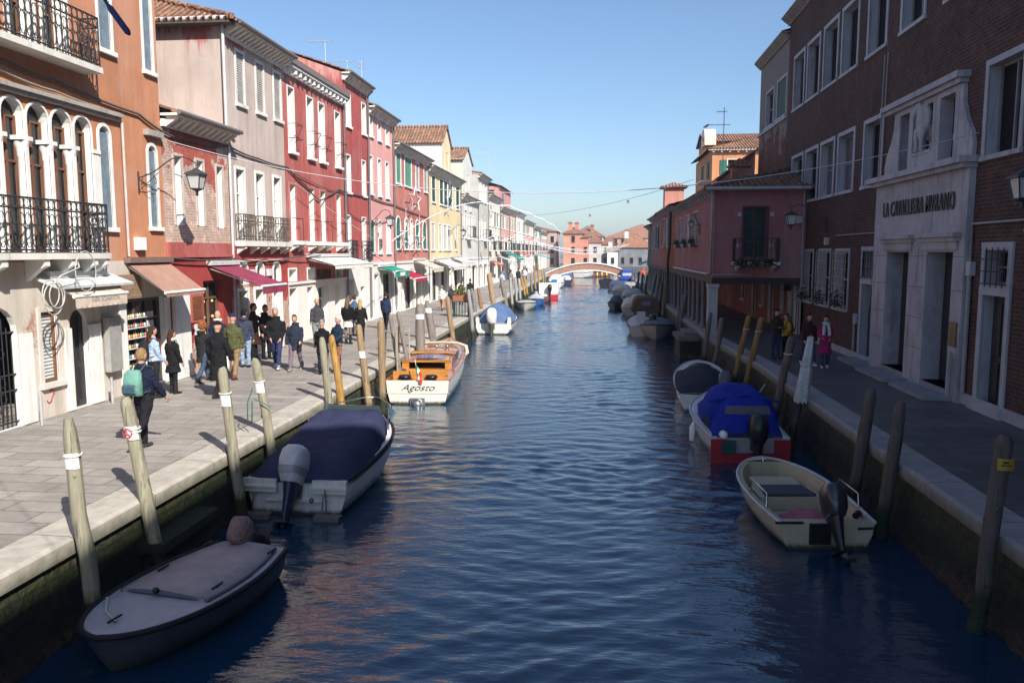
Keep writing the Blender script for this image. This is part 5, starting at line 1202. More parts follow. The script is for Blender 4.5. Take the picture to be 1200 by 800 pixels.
# 2 white motor boat with navy cover
r = boat('white_motor_boat', 'white motor boat under a large navy cover with a white topped outboard', -5.1, 12.85, 1.5, 'motor boat')
beam, sheer = add_hull(r, 4.6, 1.92, .62, .95, GEL, RUBBER, inner=GEL, tb=.94, p=2.4, flare=.86, floor=.25, open_t=(.12, .2), rub=.035)
prof = [(-.04, .92, .6, .66, 3), (.04, .93, .6, .76, 5), (.6, .93, .62, .92, 6), (1.5, .91, .66, 1.08, 7), (2.2, .86, .72, 1.22, 8), (2.75, .8, .8, 1.3, 9), (2.95, .77, .82, 1.28, 9), (3.1, .74, .9, 1.1, 6)]
cover(r, prof, NAVY)
m = MB(); m.prism(lambda u, n, z: (u, n, z), [(-.7, .9), (-.55, 1.33), (.55, 1.33), (.7, .9)], 3.05, 3.08)
for s in (1, -1): m.hexa([(s * .72, 3.25, .95), (s * .75, 3.2, .95), (s * .6, 4.2, .97), (s * .57, 4.2, .97), (s * .66, 3.25, 1.33), (s * .69, 3.2, 1.33), (s * .52, 3.95, 1.1), (s * .5, 3.95, 1.1)])
obj('windscreen', m, glass((.05, .07, .08), .08, 'boat_screen'), r)
m = MB()
for s in (1, -1): m.tube([(s * .86, 2.6, .85), (s * .84, 2.7, 1.1), (s * .62, 3.6, 1.25), (s * .2, 4.3, 1.26), (0, 4.4, 1.26)], .013, 6); m.tube([(s * .6, 3.8, .95), (s * .6, 3.75, 1.27)], .011, 5)
obj('bow_rail', m, STEEL, r)
m = MB()
for s in (1, -1):
    m.box(s * .62 - .3, s * .62 + .3, -.1, .3, .42, .64); m.box(s * .62 - .32, s * .62 + .32, -.13, -.1, .5, .54)
m.box(-.55, .55, -.06, .1, .25, .3); objs('transom_box', m, GEL, r)
STEP_M = plain((.14, .13, .12), .5, name='step_metal')
for s in (1, -1): m = MB(); m.box(s * .62 - .22, s * .62 + .22, -.3, -.1, .05, .075); m.box(s * .62 - .22, s * .62 + .22, -.3, -.28, -.02, .05); m.tube([(s * .62 - .1, -.2, .06), (s * .62 - .1, -.12, .4)], .012, 5); obj('boarding_step', m, STEP_M, r)
m = MB(); m.tube([(.55, -.12, .5), (.58, -.14, .25), (.56, -.12, .05)], .012, 5); objs('transom_hose', m, STEP_M, r); m = MB(); m.ell((.3, -.1, .3), (.04, .04, .05)); obj('drain_plug', m, STEP_M, r)
m = MB(); 
for s in (1, -1): m.tube([(s * beam(t) * 1.005, 4.6 * t, sheer(t) - .07) for t in [i / 12 for i in range(12)]], .016, 5)
objs('hull_stripe', m, BLACK, r)
m = MB(); m.tube([(-.75, .05, .66), (-.95, .0, .5), (-1.0, -.3, .75), (-.95, -.6, 1.3)], .012, 5); obj('mooring_line', m, plain((.03, .16, .13), .7, name='green_cord'), r)
e = outboard(r, 0, .52, plain((.5, .51, .53), .3, .5, 'white_cowl'), plain((.015, .02, .05), .35, .5, 'navy_leg'), 1.15, rad(-28), y=-.22, band=plain((.25, .27, .3), .3, name='grey_band'))

# 3 varnished taxi
VAR = timber((.42, .13, .045), 'varnished_mahogany', 'y', .25, 1.0); VARL = timber((.62, .27, .06), 'varnished_oak', 'x', .25, 1.0); BLUED = plain((.07, .10, .30), .25, .5, 'blue_glass_roof', coat=.8)
r = boat('varnished_taxi', 'varnished mahogany water taxi with a white transom and an italian flag', -5.27, 22.9, -3.5, 'water taxi')
tw_ = plain((.72, .69, .6), .3, .5, 'ivory_hull', var=.1, coat=.3, grime=True)
beam, sheer = add_hull(r, 8.0, 1.95, .72, 1.12, tw_, VAR, inner=VARL, tb=.96, p=2.6, flare=.88, floor=.3, open_t=(.035, .24), deckm=VAR, rub=.035, wall_t=.16)
m = MB(); m.box(-.78, .78, .35, .75, .32, .66); m.box(-.78, .78, .3, .36, .66, .95); m.box(-.78, -.55, .75, 1.7, .32, .66); m.box(.55, .78, .75, 1.7, .32, .66); obj('stern_seat', m, VARL, r)
m = MB()
for x in (-.4, .4): m.lathe([(.17, 0), (.19, .05), (.16, .1), (.05, .11)], (x, .16, .76), 12)
objs('vent_cowl', m, BLACK, r)
def low(m): m.v = [(x, y, z if z < .72 else .72 + (z - .72) * .55) for x, y, z in m.v]
# cabin: side panels, windows, roof with blue skylight
m = MB()
for s in (1, -1): m.hexa([(s * .80, 1.95, .75), (s * .74, 1.95, .75), (s * .66, 5.0, .92), (s * .72, 5.0, .92), (s * .74, 1.95, 1.28), (s * .68, 1.95, 1.28), (s * .6, 5.0, 1.42), (s * .66, 5.0, 1.42)])
for s in (1, -1): m.box(min(s * .8, s * .58), max(s * .8, s * .58), 1.9, 1.96, .72, 1.3)
m.box(-.8, .8, 1.88, 1.97, 1.24, 1.34); m.box(-.62, .62, 1.9, 1.96, .7, .84)
for s in (1, -1): m.box(min(s * .8, s * .7), max(s * .8, s * .7), 1.0, 1.9, .72, 1.0)
low(m); obj('cabin_frame', m, VARL, r)
m = MB()
for s in (1, -1): m.hexa([(s * .802, 2.2, .95), (s * .806, 2.2, .95), (s * .726, 4.8, 1.05), (s * .722, 4.8, 1.05), (s * .765, 2.2, 1.2), (s * .769, 2.2, 1.2), (s * .69, 4.8, 1.33), (s * .686, 4.8, 1.33)])
low(m); objs('cabin_window', m, glass((.03, .04, .06), .05, 'cabin_glass'), r)
m = MB(); m.loft([[(w * c, y, z + .06 * (1 - c * c)) for c in (-1, -.5, 0, .5, 1)] for y, w, z in ((1.86, .78, 1.32), (3.4, .72, 1.38), (5.05, .66, 1.45))], False, True, False); low(m); obj('cabin_roof', m, VAR, r)
m = MB(); m.loft([[(w * c, y, z + .06 * (1 - c * c) + .035) for c in (-1, -.5, 0, .5, 1)] for y, w, z in ((2.1, .5, 1.335), (3.1, .48, 1.365))], False, True, False); low(m); obj('skylight', m, BLUED, r)
m = MB(); m.loft([[(.78 * c, y, z + .05 * (1 - c * c)) for c in (-1, -.5, 0, .5, 1)] for y, z in ((3.2, 1.46), (3.34, 1.56), (3.42, 1.42))], True, True, False); low(m); obj('hatch_beam', m, VARL, r)
m = MB(); m.hexa([(-.68, 5.1, .95), (.68, 5.1, .95), (.62, 5.5, .98), (-.62, 5.5, .98), (-.62, 5.05, 1.47), (.62, 5.05, 1.47), (.58, 5.12, 1.5), (-.58, 5.12, 1.5)]); low(m); obj('windscreen', m, glass((.04, .05, .06), .06, 'taxi_screen'), r)
m = MB(); m.tube([(-.95, 5.2, 1.0), (-.9, 5.25, 1.5), (-.6, 5.3, 1.66), (0, 5.32, 1.7), (.6, 5.3, 1.66), (.9, 5.25, 1.5), (.95, 5.2, 1.0)], .075, 8); m.tube([(.9, 5.25, 1.45), (.96, 5.0, 1.2), (.95, 4.8, .98)], .05, 6); m.tube([(-.5, 5.1, 1.5), (-.55, 4.4, 1.48)], .05, 6); low(m); obj('folded_awning', m, cloth((.55, .47, .38), 'beige_canvas', .6), r)
m = MB(); m.ell((.3, 4.7, 1.6), (.09, .09, .09)); m.ell((-.1, 4.9, 1.55), (.06, .1, .12)); m.box(-.05, .25, 4.5, 4.8, 1.45, 1.52); low(m); obj('searchlight', m, STEEL, r)
m = MB()
for s in (1, -1): m.tube([(s * (beam(t) - .12), 8 * t, sheer(t) + .03) for t in (.3, .45, .6)], .02, 5); 
obj('deck_rail', m, STEEL, r)
m = MB(); m.tube([(0, .02, .78), (-.05, -.06, 1.35)], .012, 6); fl = obj('flag_staff', m, WHITE, r)
for i, c in enumerate(((.02, .25, .08), (.75, .74, .7), (.55, .04, .04))):
    m = MB(); m.grid(lambda u, v, i=i: (.0 + .02 * math.sin(v * 9 + i) - .02 + (.1 * u + .1 * i) * .55 - .02 + v * .02, -.07 - .03 * math.sin(u * 3 + i), 1.27 - .33 * v - .13 * i - .1 * u), 3, 6); obj('flag', m, cloth(c, 'flag_cloth', .3), fl)
text('name_lettering', 'Agosto', plain((.02, .02, .025), .4, name='black_script'), r, origin(r) + Vector((0.0, -.012, .5)), (PI / 2, 0, 0), .27, .002, shear=.5, sx=1.25, off=-.001)
m = MB(); m.tube([(-.97, -.006, .33), (.97, -.006, .33)], .008, 5); obj('transom_line', m, plain((.45, .42, .36), name='line_paint'), r)
m = MB(); m.box(-.22, .22, -.08, .02, -.1, .2); m.tube([(0, -.1, .02), (0, -.22, .02), (0, -.24, .02)], [.12, .14, .04], 10); m.tube([(-.14, -.12, .02), (-.12, -.12, .14), (0, -.12, .19), (.12, -.12, .14), (.14, -.12, .02)], .03, 6); obj('stern_drive', m, plain((.3, .31, .32), .4, .5, 'drive_metal', metal=.7), r)

# 4 blue domed boat
r = boat('blue_domed_boat', 'white motor boat under a domed blue cover with a white outboard', -5.65, 43.1, 1, 'motor boat')
beam, sheer = add_hull(r, 5.2, 2.1, .6, .9, GEL, RUBBER, tb=.95, p=2.4, deckm=GEL, rub=.03)
cover(r, [(.25, .98, .62, .66, 2), (.4, 1.0, .66, 1.25, 2), (1.2, 1.02, .7, 1.62, 2.1), (2.4, 1.0, .76, 1.6, 2.1), (3.4, .85, .82, 1.2, 2), (4.3, .55, .9, .98, 2)], cloth((.09, .15, .29), 'blue_canvas', .6, 3), k=10)
m = MB()
for s in (1, -1): m.hexa([(s * .72, -.02, .3), (s * 1.0, -.02, .3), (s * 1.0, .3, .3), (s * .72, .3, .3), (s * .82, .0, .95), (s * .96, .0, .95), (s * .96, .25, .95), (s * .82, .25, .95)])
objs('stern_quarter', m, GEL, r); outboard(r, -.05, .5, GEL, GEL, 1.5, rad(-10), y=-.2)

# smaller boats on the sunny side
def small(name, label, x, y, hd, L, B, hs, hb, hm, deckm=None, cat='boat', tb=.8, p=2.3, group=None, **k):
    r = boat(name, label, x, y, hd, cat, group); bs = add_hull(r, L, B, hs, hb, hm, RUBBER, tb=tb, p=p, deckm=deckm, nst=14, **k); return r, bs
tarpg = cloth((.4, .4, .4), 'grey_tarp', .5, 3)
r, (beam, sheer) = small('grey_dinghy', 'grey white dinghy with a flat tarp moored past the blue domed boat', -5.7, 65.0, 178, 3.8, 1.6, .5, .6, plain((.42, .42, .38), .5, name='olive_grey_hull'), p=2.4, pw=.55, blunt=.05)
cover(r, [(.1, .72, .53, .6, 2), (1.5, .75, .54, .68, 2), (3.0, .58, .6, .68, 2)], tarpg)
r, (beam, sheer) = small('blue_dinghy', 'bright blue dinghy with a pale cover and small outboard behind the grey dinghy', -5.3, 69.5, 176, 3.8, 1.6, .5, .65, plain((.03, .12, .36), .4, name='bright_blue_hull'), p=2.8, blunt=.1)
cover(r, [(.1, .72, .53, .75, 2), (1.5, .75, .55, .95, 2), (3.0, .5, .62, .75, 2)], cloth((.45, .45, .44), 'pale_tarp', .5, 3)); outboard(r, 0, .5, plain((.3, .3, .32), name='grey_cowl'), BLACK, .9)
r, (beam, sheer) = small('rusty_dinghy', 'small rusty red dinghy against the white box shaped boat', -5.0, 73.2, 178, 3.0, 1.4, .45, .55, plain((.25, .1, .08), .6, name='rusty_hull'), p=2.8, blunt=.1, floor=.15, inner=plain((.3, .26, .24), name='grey_inside'))
r, (beam, sheer) = small('white_box_boat', 'white box shaped work boat with a red bottom and black outboard', -4.6, 75.5, 1, 5.0, 1.9, .55, .75, plain((.75, .74, .72), .4, name='white_hull'))
m = MB(); m.box(-.9, .9, .15, 2.2, .56, 1.55); obj('cabin_box', m, WHITE, r)
m = MB(); m.box(-.02, .93, -.04, -.005, -.05, .5); obj('red_transom', m, plain((.5, .03, .04), .4, name='red_paint_b'), r); outboard(r, .15, .75, BLACK, BLACK, 1.1)
r, (beam, sheer) = small('white_cruiser', 'white cabin cruiser moored just before the far bridge', -5.3, 99.3, 1, 6.0, 2.2, .7, 1.0, GEL)
cover(r, [(.5, .95, .75, 1.1, 3), (1.0, .95, .8, 1.7, 3), (3.6, .9, .9, 1.7, 3), (4.6, .7, .95, 1.05, 3)], GEL, 'cabin'); m = MB(); m.box(-.3, .3, .1, .5, .7, 1.1); obj('blue_cushion', m, cloth((.03, .15, .45), 'blue_cloth'), r)
r, (beam, sheer) = small('navy_cruiser', 'dark navy boat tucked behind the white cruiser', -4.4, 108, 1, 5.0, 1.9, .7, .9, plain((.03, .035, .06), .4, name='navy_hull')); cover(r, [(.3, .8, .75, 1.1, 3), (3, .8, .85, 1.3, 3)], GEL, 'cabin')
r, (beam, sheer) = small('low_grey_boat', 'low pale boat on the near side of the white cruiser', -5.6, 93, 1, 4.6, 1.8, .5, .7, plain((.55, .56, .57), .4, name='pale_hull')); outboard(r, 0, .5, BLACK, BLACK, 1)
r, (beam, sheer) = small('blue_open_boat', 'blue boat seen under the left part of the bridge', -5.4, 133, 2, 5.0, 2.2, .7, .9, plain((.04, .2, .5), .4, name='sky_blue_hull'))
r, (beam, sheer) = small('white_bridge_boat', 'large white boat moored beyond the bridge arch', -3.2, 140, 20, 6.5, 2.6, .9, 1.3, GEL); cover(r, [(.5, 1.1, 1, 1.5, 3), (3.6, 1.0, 1.1, 1.9, 3)], GEL, 'cabin')
r, (beam, sheer) = small('yellow_buoyed_boat', 'dark boat with yellow fenders under the bridge arch', -1.2, 146, 60, 4.5, 1.8, .7, .9, plain((.2, .1, .1), .5, name='maroon_hull'))
m = MB(); 
for i in range(3): m.ell((.9, .8 + i, .5), (.18, .18, .4))
objs('fender', m, plain((.7, .5, .05), .4, name='yellow_fender'), r)

# right bank, near
cr = plain((.47, .41, .28), .4, .5, 'cream_gelcoat', var=.15, sc=3, coat=.2, grime=True)
r = boat('cream_dinghy', 'open cream dinghy with steel handrails, grey bench and black outboard in the shade', 3.52, 12.15, -6, 'dinghy')
r.scale = (.92, .88, .92)
beam, sheer = add_hull(r, 3.75, 1.74, .46, .62, cr, plain((.5, .5, .5), .5, name='grey_rail'), inner=cr, tb=.9, p=2.5, pw=.6, flare=.84, floor=.12, open_t=(.05, .93), wall_t=.1, rub=.03, blunt=.05, nst=30)
m = MB(); m.hexa([(-.5, 1.75, .38), (.45, 1.75, .38), (.35, 2.3, .4), (-.45, 2.3, .4), (-.5, 1.75, .43), (.45, 1.75, .43), (.35, 2.3, .45), (-.45, 2.3, .45)]); obj('bench', m, plain((.05, .055, .075), .6, name='grey_bench'), r)
m = MB(); m.box(-.6, .55, 1.72, 2.4, .13, .375); m.hexa([(-.55, 2.4, .16), (.5, 2.4, .16), (.4, 3.0, .2), (-.45, 3.0, .2), (-.55, 2.4, .3), (.5, 2.4, .3), (.4, 3.0, .42), (-.45, 3.0, .42)]); obj('locker', m, cr, r)
m = MB()
for s in (1, -1): m.tube([(s * .8, .7, .48), (s * .79, .72, .74), (s * .8, 1.6, .76), (s * .81, 1.65, .5)], .016, 6)
objs('handrail', m, STEEL, r)
m = MB(); m.loft([[(x + .05 * math.sin(i), y, .16 + h * (1 - ((j - 3) / 3.2) ** 2) + .03 * math.sin(j * 2 + i)) for j, x in enumerate((-.62, -.45, -.2, 0, .25, .5, .66))] for i, (y, h) in enumerate(((.2, .05), (.4, .22), (.7, .26), (1.0, .22), (1.25, .04)))], False, True, False); obj('pink_tarp', m, cloth((.33, .12, .16), 'pink_plastic', .8, 6), r)
m = MB(); m.tube([(.55, .22, .5), (.62, .3, .52), (.68, .4, .48)], .06, 8); m.tube([(.5, -.015, .36), (.75, -.015, .37)], .02, 6); m.box(-.86, -.4, -.02, .02, .44, .475); m.box(-.3, .05, -.05, .02, .1, .45); objs('fitting', m, BLACK, r)
outboard(r, .1, .5, plain((.02, .022, .03), .3, .5, 'black_cowl', coat=.5), BLACK, 1.0, rad(-32), y=-.12)
m = MB(); m.tube([(-.05, 3.4, .62), (-.05, 3.45, .7)], .02, 6); cleat(m, 0, 3.5, .62); obj('cleat', m, STEEL, r)

rb = plain((.36, .02, .03), .4, .5, 'red_transom_paint'); BLUEC = cloth((.015, .03, .30), 'royal_blue_canvas', .5, 3)
r = boat('blue_canopy_boat', 'small boat with a royal blue canopy, red transom and black outboard marked 40', 3.3, 17.15, -3, 'motor boat')
beam, sheer = add_hull(r, 4.4, 1.78, .55, .8, plain((.55, .55, .58), .35, .5, 'pale_hull_b', coat=.3), plain((.45, .45, .47), .5, name='grey_rail_b'), inner=GEL, tb=.92, p=2.5, floor=.2, open_t=(.0, .5), wall_t=.13, rub=.03)
m = MB(); m.box(-.84, -.5, -.035, -.004, -.12, .52); m.box(.5, .84, -.035, -.004, -.12, .52); m.box(-.5, .5, -.035, -.004, -.12, .22); obj('red_transom', m, rb, r)
m = MB(); rings = []
for y, w, ze, zc, f in ((.12, .8, .5, .62, 5), (.45, .74, .55, 1.22, 5), (.62, .74, .57, 1.33, 4.5), (.66, .76, .9, 1.37, 4), (1.6, .76, .62, 1.45, 4), (2.1, .74, .66, 1.4, 4), (2.7, .66, .74, .95, 3.5)):
    rings.append([(w * c * (1 - .06 * (1 - abs(c)) * 0), y + .01 * math.sin(i * 2.3), ze + (zc - ze) * (1 - abs(c) ** f)) for i, c in enumerate([-1 + k / 10 for k in range(21)])])
m.loft(rings, False, True, False); m.v = [(x, y, z + .012 * math.sin(8 * x + 7 * y) + .01 * math.sin(13 * y - 6 * x + 1)) for x, y, z in m.v]; obj('canopy', m, BLUEC, r)
m = MB(); m.hexa([(-.5, .315, 1.0), (.5, .315, 1.0), (.5, .32, 1.0), (-.5, .32, 1.0), (-.46, .395, 1.17), (.46, .395, 1.17), (.46, .4, 1.17), (-.46, .4, 1.17)]); obj('canopy_window', m, plain((.10, .10, .13), .2, .5, 'clear_vinyl'), r)
m = MB()
for s in (1, -1): m.tube([(s * .45, .2, .78), (s * .72, .02, .5)], .01, 5)
m.tube([(-.76, .64, 1.22), (0, .63, 1.37), (.76, .64, 1.22)], .03, 6); obj('canopy_strap', m, cloth((.02, .035, .26), 'strap_blue'), r)
m = MB(); m.box(-.62, -.32, -.1, .1, .22, .5); obj('green_crate', m, plain((.02, .07, .07), .5, name='green_plastic'), r)
m = MB(); m.ell((-.55, .12, .58), (.1, .16, .1)); m.box(.35, .7, .1, .3, .2, .26); obj('white_fender', m, WHITE, r)
m = MB(); m.tube([(.7, 3.2, .7), (.95, 3.5, .75), (1.25, 3.75, 1.1)], .012, 5); m.tube([(-.72, 2.6, .66), (-.8, 2.9, .5), (-.75, 3.3, .6)], .012, 5); objs('mooring_line', m, ROPE, r)
m = MB(); m.tube([(-.93, 1.6, .55), (-.95, 1.6, .42), (-.96, 1.6, .1)], [.02, .08, .06], 8); obj('fender', m, WHITE, r)
outboard(r, .1, .42, BLACK, BLACK, 1.05, rad(-4), y=-.2, mark='40', markm=WHITE)

r = boat('charcoal_covered_boat', 'white boat with charcoal cover and dark bow hatch, next beyond the blue canopy boat', 3.05, 22.6, 5, 'boat')
beam, sheer = add_hull(r, 5.6, 1.65, .5, .72, GEL, plain((.5, .5, .5), .5, name='grey_rail'), tb=.85, p=2.4, pw=.55, deckm=GEL, blunt=.05, rub=.03, nst=30)
cover(r, [(.05, .7, .53, .6, 2), (.5, .78, .55, .85, 2), (1.6, .82, .58, 1.0, 2.2), (2.8, .8, .6, .95, 2.2), (3.5, .74, .64, .72, 2)], cloth((.035, .038, .055), 'charcoal_canvas', .6, 3))
m = MB(); m.ell((0, 4.1, .74), (.38, .42, .1), 14); obj('bow_hatch', m, BLACK, r); outboard(r, .55, .55, plain((.1, .1, .12), .4, name='wrapped_cowl'), BLACK, 1.0, rad(-20), y=-.05)
# right bank, middle distance
r, (beam, sheer) = small('tarped_cream_boat', 'cream boat with a rounded grey tarp, bow towards the viewer, by the stone landing', 3.5, 45.6, 186, 5.0, 1.9, .55, .85, plain((.38, .35, .3), .5, name='beige_hull')); cover(r, [(.3, .85, .58, .8, 2.2), (1.5, .9, .6, .95, 2.2), (3, .8, .68, .98, 2.2), (4.2, .42, .82, .92, 2)], cloth((.2, .2, .23), 'slate_tarp', .6, 3))
r, (beam, sheer) = small('cream_engine_boat', 'narrow cream boat with a white engine housing', 2.35, 42.8, 2, 5.5, 1.5, .55, .8, plain((.55, .5, .42), .5, name='cream_hull_b')); m = MB(); m.box(-.22, .22, .2, .6, .56, 1.3); obj('engine_housing', m, plain((.6, .6, .6), name='pale_white'), r); outboard(r, .6, .5, BLACK, BLACK, 1.1)
r, (beam, sheer) = small('brown_canopy_boat', 'boat with a boxy brown canopy and a small blue window', 3.2, 52.5, 1, 5.5, 2.0, .6, .85, plain((.12, .1, .09), .5, name='dark_hull'))
bc = cloth((.15, .10, .06), 'brown_canvas', .5, 3); m = MB(); m.loft([[(w * c, y, .6 + h * (1 - abs(c) ** 7)) for c in [-1 + k / 8 for k in range(17)]] for y, w, h in ((.2, .95, .85), (.3, .98, .92), (2.6, .95, .98), (3.6, .8, .4))], True, True, False); obj('canopy', m, bc, r)
m = MB(); m.box(-.28, .28, .15, .19, 1.0, 1.3); obj('canopy_window', m, plain((.15, .2, .3), .2, .5, 'vinyl_blue'), r)
r, (beam, sheer) = small('small_covered_dinghy', 'small dark covered dinghy lying apart from the others in mid canal', 1.6, 65.5, 184, 3.6, 1.3, .45, .6, plain((.12, .12, .13), .5, name='dark_grey_hull'), blunt=.05); cover(r, [(.1, .58, .48, .9, 2), (1, .6, .5, 1.1, 2), (2.6, .45, .55, .8, 2)], cloth((.1, .1, .12), 'dark_tarp', .5, 3))
vals = [('pale_green_covered_boat', 'boat under a pale green tarp near the mauve portico house', 3.3, 61, 2.0, (.42, .46, .38)), ('cream_covered_boat', 'boat with a cream white flat canopy next to the brown canopy boat', 2.6, 57, 1.8, (.5, .47, .4)), ('sage_covered_boat', 'wider sage grey covered boat in the shaded row', 3.2, 71, 2.2, (.34, .38, .34)), ('open_cream_launch', 'cream launch with a brown cabin farther along the shaded row', 2.5, 81, 2.2, (.5, .46, .4)), ('grey_launch', 'grey launch next to the cream launch', 3.6, 88, 2.0, (.25, .25, .27)), ('dark_launch', 'dark blue launch beyond the cream launch', 2.1, 94, 1.9, (.05, .05, .1))]
for nm, lb, x, y, B, c in vals:
    r, (beam, sheer) = small(nm, lb, x, y, 1, 5.2, B, .55, .8, plain(mul(c, .8), .5, name=nm + '_hull')); cover(r, [(.2, B * .45, .6, .9, 3), (.5, B * .46, .62, 1.18, 4), (2.8, B * .45, .68, 1.2, 4), (4, B * .33, .8, .9, 3)], cloth(mul(c, 1.25), nm + '_canvas', .5, 3))
r, (beam, sheer) = small('blue_cabin_boat', 'boat with a bright blue cabin by the right end of the far bridge', 3.9, 106, 1, 5.5, 2.0, .8, 1.0, plain((.05, .09, .3), .4, name='blue_hull_c')); cover(r, [(.3, .9, .9, 2.0, 6), (.5, .9, .9, 2.1, 6), (3, .9, .95, 2.1, 6)], cloth((.03, .08, .35), 'cabin_blue'), 'cabin'); m = MB(); m.box(-.6, .6, .26, .29, 1.4, 1.75); obj('cabin_window', m, plain((.45, .5, .6), .2, name='cabin_pane'), r)
r, (beam, sheer) = small('black_open_boat', 'black open boat lying alone on the water before the bridge arch', .9, 103, 4, 4.5, 1.7, .8, 1.0, plain((.02, .02, .025), .5, name='black_hull'), floor=.3)
# ------------------------------------------------------------------ people (local: facing -y, feet on z=0, built 1.75 m tall then scaled)
WRINK = bpy.data.textures.new('cloth_wrinkles', 'CLOUDS'); WRINK.noise_scale = .11; WRINK.noise_depth = 2
def wrinkle(o, k=.03):
    d = o.modifiers.new('Wrinkles', 'DISPLACE'); d.texture = WRINK; d.strength = k; d.mid_level = .5; return o
SKIN = plain((.50, .28, .20), .6, .3, 'skin', var=.1)
def rot2(v, a):  # in the walking plane: forward is -y
    return Vector((v[0], v[1] * math.cos(a) - v[2] * math.sin(a), v[1] * math.sin(a) + v[2] * math.cos(a)))
def person(label, x, y, H, face, top, trousers, hair, shoes=(.02, .02, .022), legs=((0, 0), (0, 0)), arms=((0, 0), (0, 0)), abd=(.12, .12), hem=.82, puff=1.0, hairstyle='short', hat=None, bag=None, skirt=None, scarf=None, bare=False, lean=0, head=(0, 0), hood=False, group=None, vox=None, tmat=None, inward=(0, 0), bw=1.0):
    r = thing('person', label, 'person', (x, y, 1.2), rad(face), group); s = H / 1.75; r.scale = (s, s, s)
    vox = vox or (.012 if y < 14 else .016 if y < 32 else .022)
    # joints
    J = {}
    for i, sd in enumerate((1, -1)):
        hip = Vector((sd * .095, 0, .9)); a, k = legs[i]
        d1 = Vector((0, -math.sin(a), -math.cos(a))); d2 = Vector((0, -math.sin(a - k), -math.cos(a - k)))
        J['hip', i] = hip; J['knee', i] = hip + d1 * .42; J['ankle', i] = J['knee', i] + d2 * .40; J['toe', i] = (a - k) * .6
    drop = min(J['ankle', 0].z, J['ankle', 1].z) - .08
    for k_ in list(J):
        if k_[0] != 'toe': J[k_] = J[k_] - Vector((0, 0, drop))
    base = .9 - drop
    def T(px, py, pz):  # torso point, leaning forward about the hips
        v = rot2((px, py, pz - .9), -lean) if lean else Vector((px, py, pz - .9)); return v + Vector((0, 0, base))
    for i, sd in enumerate((1, -1)):
        a, e = arms[i]; b = abd[i]; sh = T(sd * .162 * bw, .01, 1.375)
        u = Vector((sd * math.sin(b), -math.sin(a) * math.cos(b), -math.cos(a) * math.cos(b))); f = Vector((sd * math.sin(b) * .6 - sd * inward[i], -math.sin(a + e), -math.cos(a + e))).normalized()
        J['sh', i] = sh; J['el', i] = sh + u * .29; J['wr', i] = J['el', i] + f * .25; J['hd', i] = f
    def torso(m, rows, n=14):
        m.loft([[T(rx * math.cos(2 * PI * j / n), oy + ry * math.sin(2 * PI * j / n), z) for j in range(n)] for z, rx, ry, oy in rows], True, True)
    # body, one continuous skin
    m = MB(); torso(m, [(.84, .13, .095, 0), (.95, .145, .10, 0), (1.08, .125, .09, 0), (1.25, .135 * bw, .09, 0), (1.35, .135 * bw, .072, .005), (1.40, .09, .06, .01), (1.46, .052, .052, .01), (1.56, .052, .055, .0)])
    hc = T(0, -.02, 1.64); hr = Matrix.Rotation(head[0], 3, 'Z') @ Matrix.Rotation(head[1], 3, 'X')
    def Hd(v): return hc + hr @ Vector(v)
    m.ell(hc, (.08, .1, .12), 14, 10, hr); m.ell(Hd((0, -.03, -.05)), (.055, .062, .065), 10, 7, hr)
    m.tube([Hd((0, -.088, .015)), Hd((0, -.108, -.02)), Hd((0, -.095, -.03))], [.008, .014, .012], 6)
    for sd in (1, -1): m.ell(Hd((sd * .076, .0, -.005)), (.012, .02, .032), 6, 5, hr)
    for i in (0, 1):
        m.tube([J['hip', i], J['knee', i], J['ankle', i]], [.08, .055, .042], 8); m.tube([J['sh', i] - Vector((0, 0, .01)), J['el', i], J['wr', i]], [.038, .036, .03], 8)
        f = J['hd', i]; w = J['wr', i]; sd = 1 if i == 0 else -1; side = Vector((0, 1, 0)) - f * f.y
        side = side.normalized() if side.length > .1 else Vector((0, 0, 1)); nrm = f.cross(side).normalized()
        m.tube([w - f * .02, w + f * .04, w + f * .085], [.028, .038, .034], 8, flat=.5)
        for q in range(4):
            o = side * (q - 1.5) * .02; L = (.075, .088, .085, .065)[q]; cu = nrm * sd * -.012
            m.tube([w + f * .07 + o, w + f * (.085 + L * .45) + o + cu * .5, w + f * (.085 + L * .8) + o + cu * 2.2], [.0105, .01, .0085], 6)
        m.tube([w + f * .02 - side * .03, w + f * .06 - side * .055 + nrm * sd * -.01, w + f * .1 - side * .055 + nrm * sd * -.02], [.013, .012, .01], 6)
    remeshed(obj('body', m, SKIN, r), min(vox, .014), 2)
    # trousers or legs in tights
    m = MB()
    if not bare:
        torso(m, [(.8, .13, .10, 0), (.88, .155, .115, 0), (1.02, .15, .108, 0)])
        for i in (0, 1): m.tube([J['hip', i] + Vector((0, 0, .03)), J['hip', i].lerp(J['knee', i], .5), J['knee', i], J['knee', i].lerp(J['ankle', i], .5), J['ankle', i] - Vector((0, 0, .01))], [.1, .088, .07, .065, .06], 10)
        wrinkle(remeshed(obj('trousers', m, cloth(trousers, 'trouser_cloth', .7, 9), r), vox, 3), .03)
    else:
        for i in (0, 1): m.tube([J['hip', i], J['knee', i], J['ankle', i]], [.088, .062, .05], 10)
        torso(m, [(.8, .13, .10, 0), (.9, .15, .11, 0), (1.0, .14, .1, 0)]); remeshed(obj('tights', m, cloth(trousers, 'tights_cloth', .2, 9), r), vox, 2)
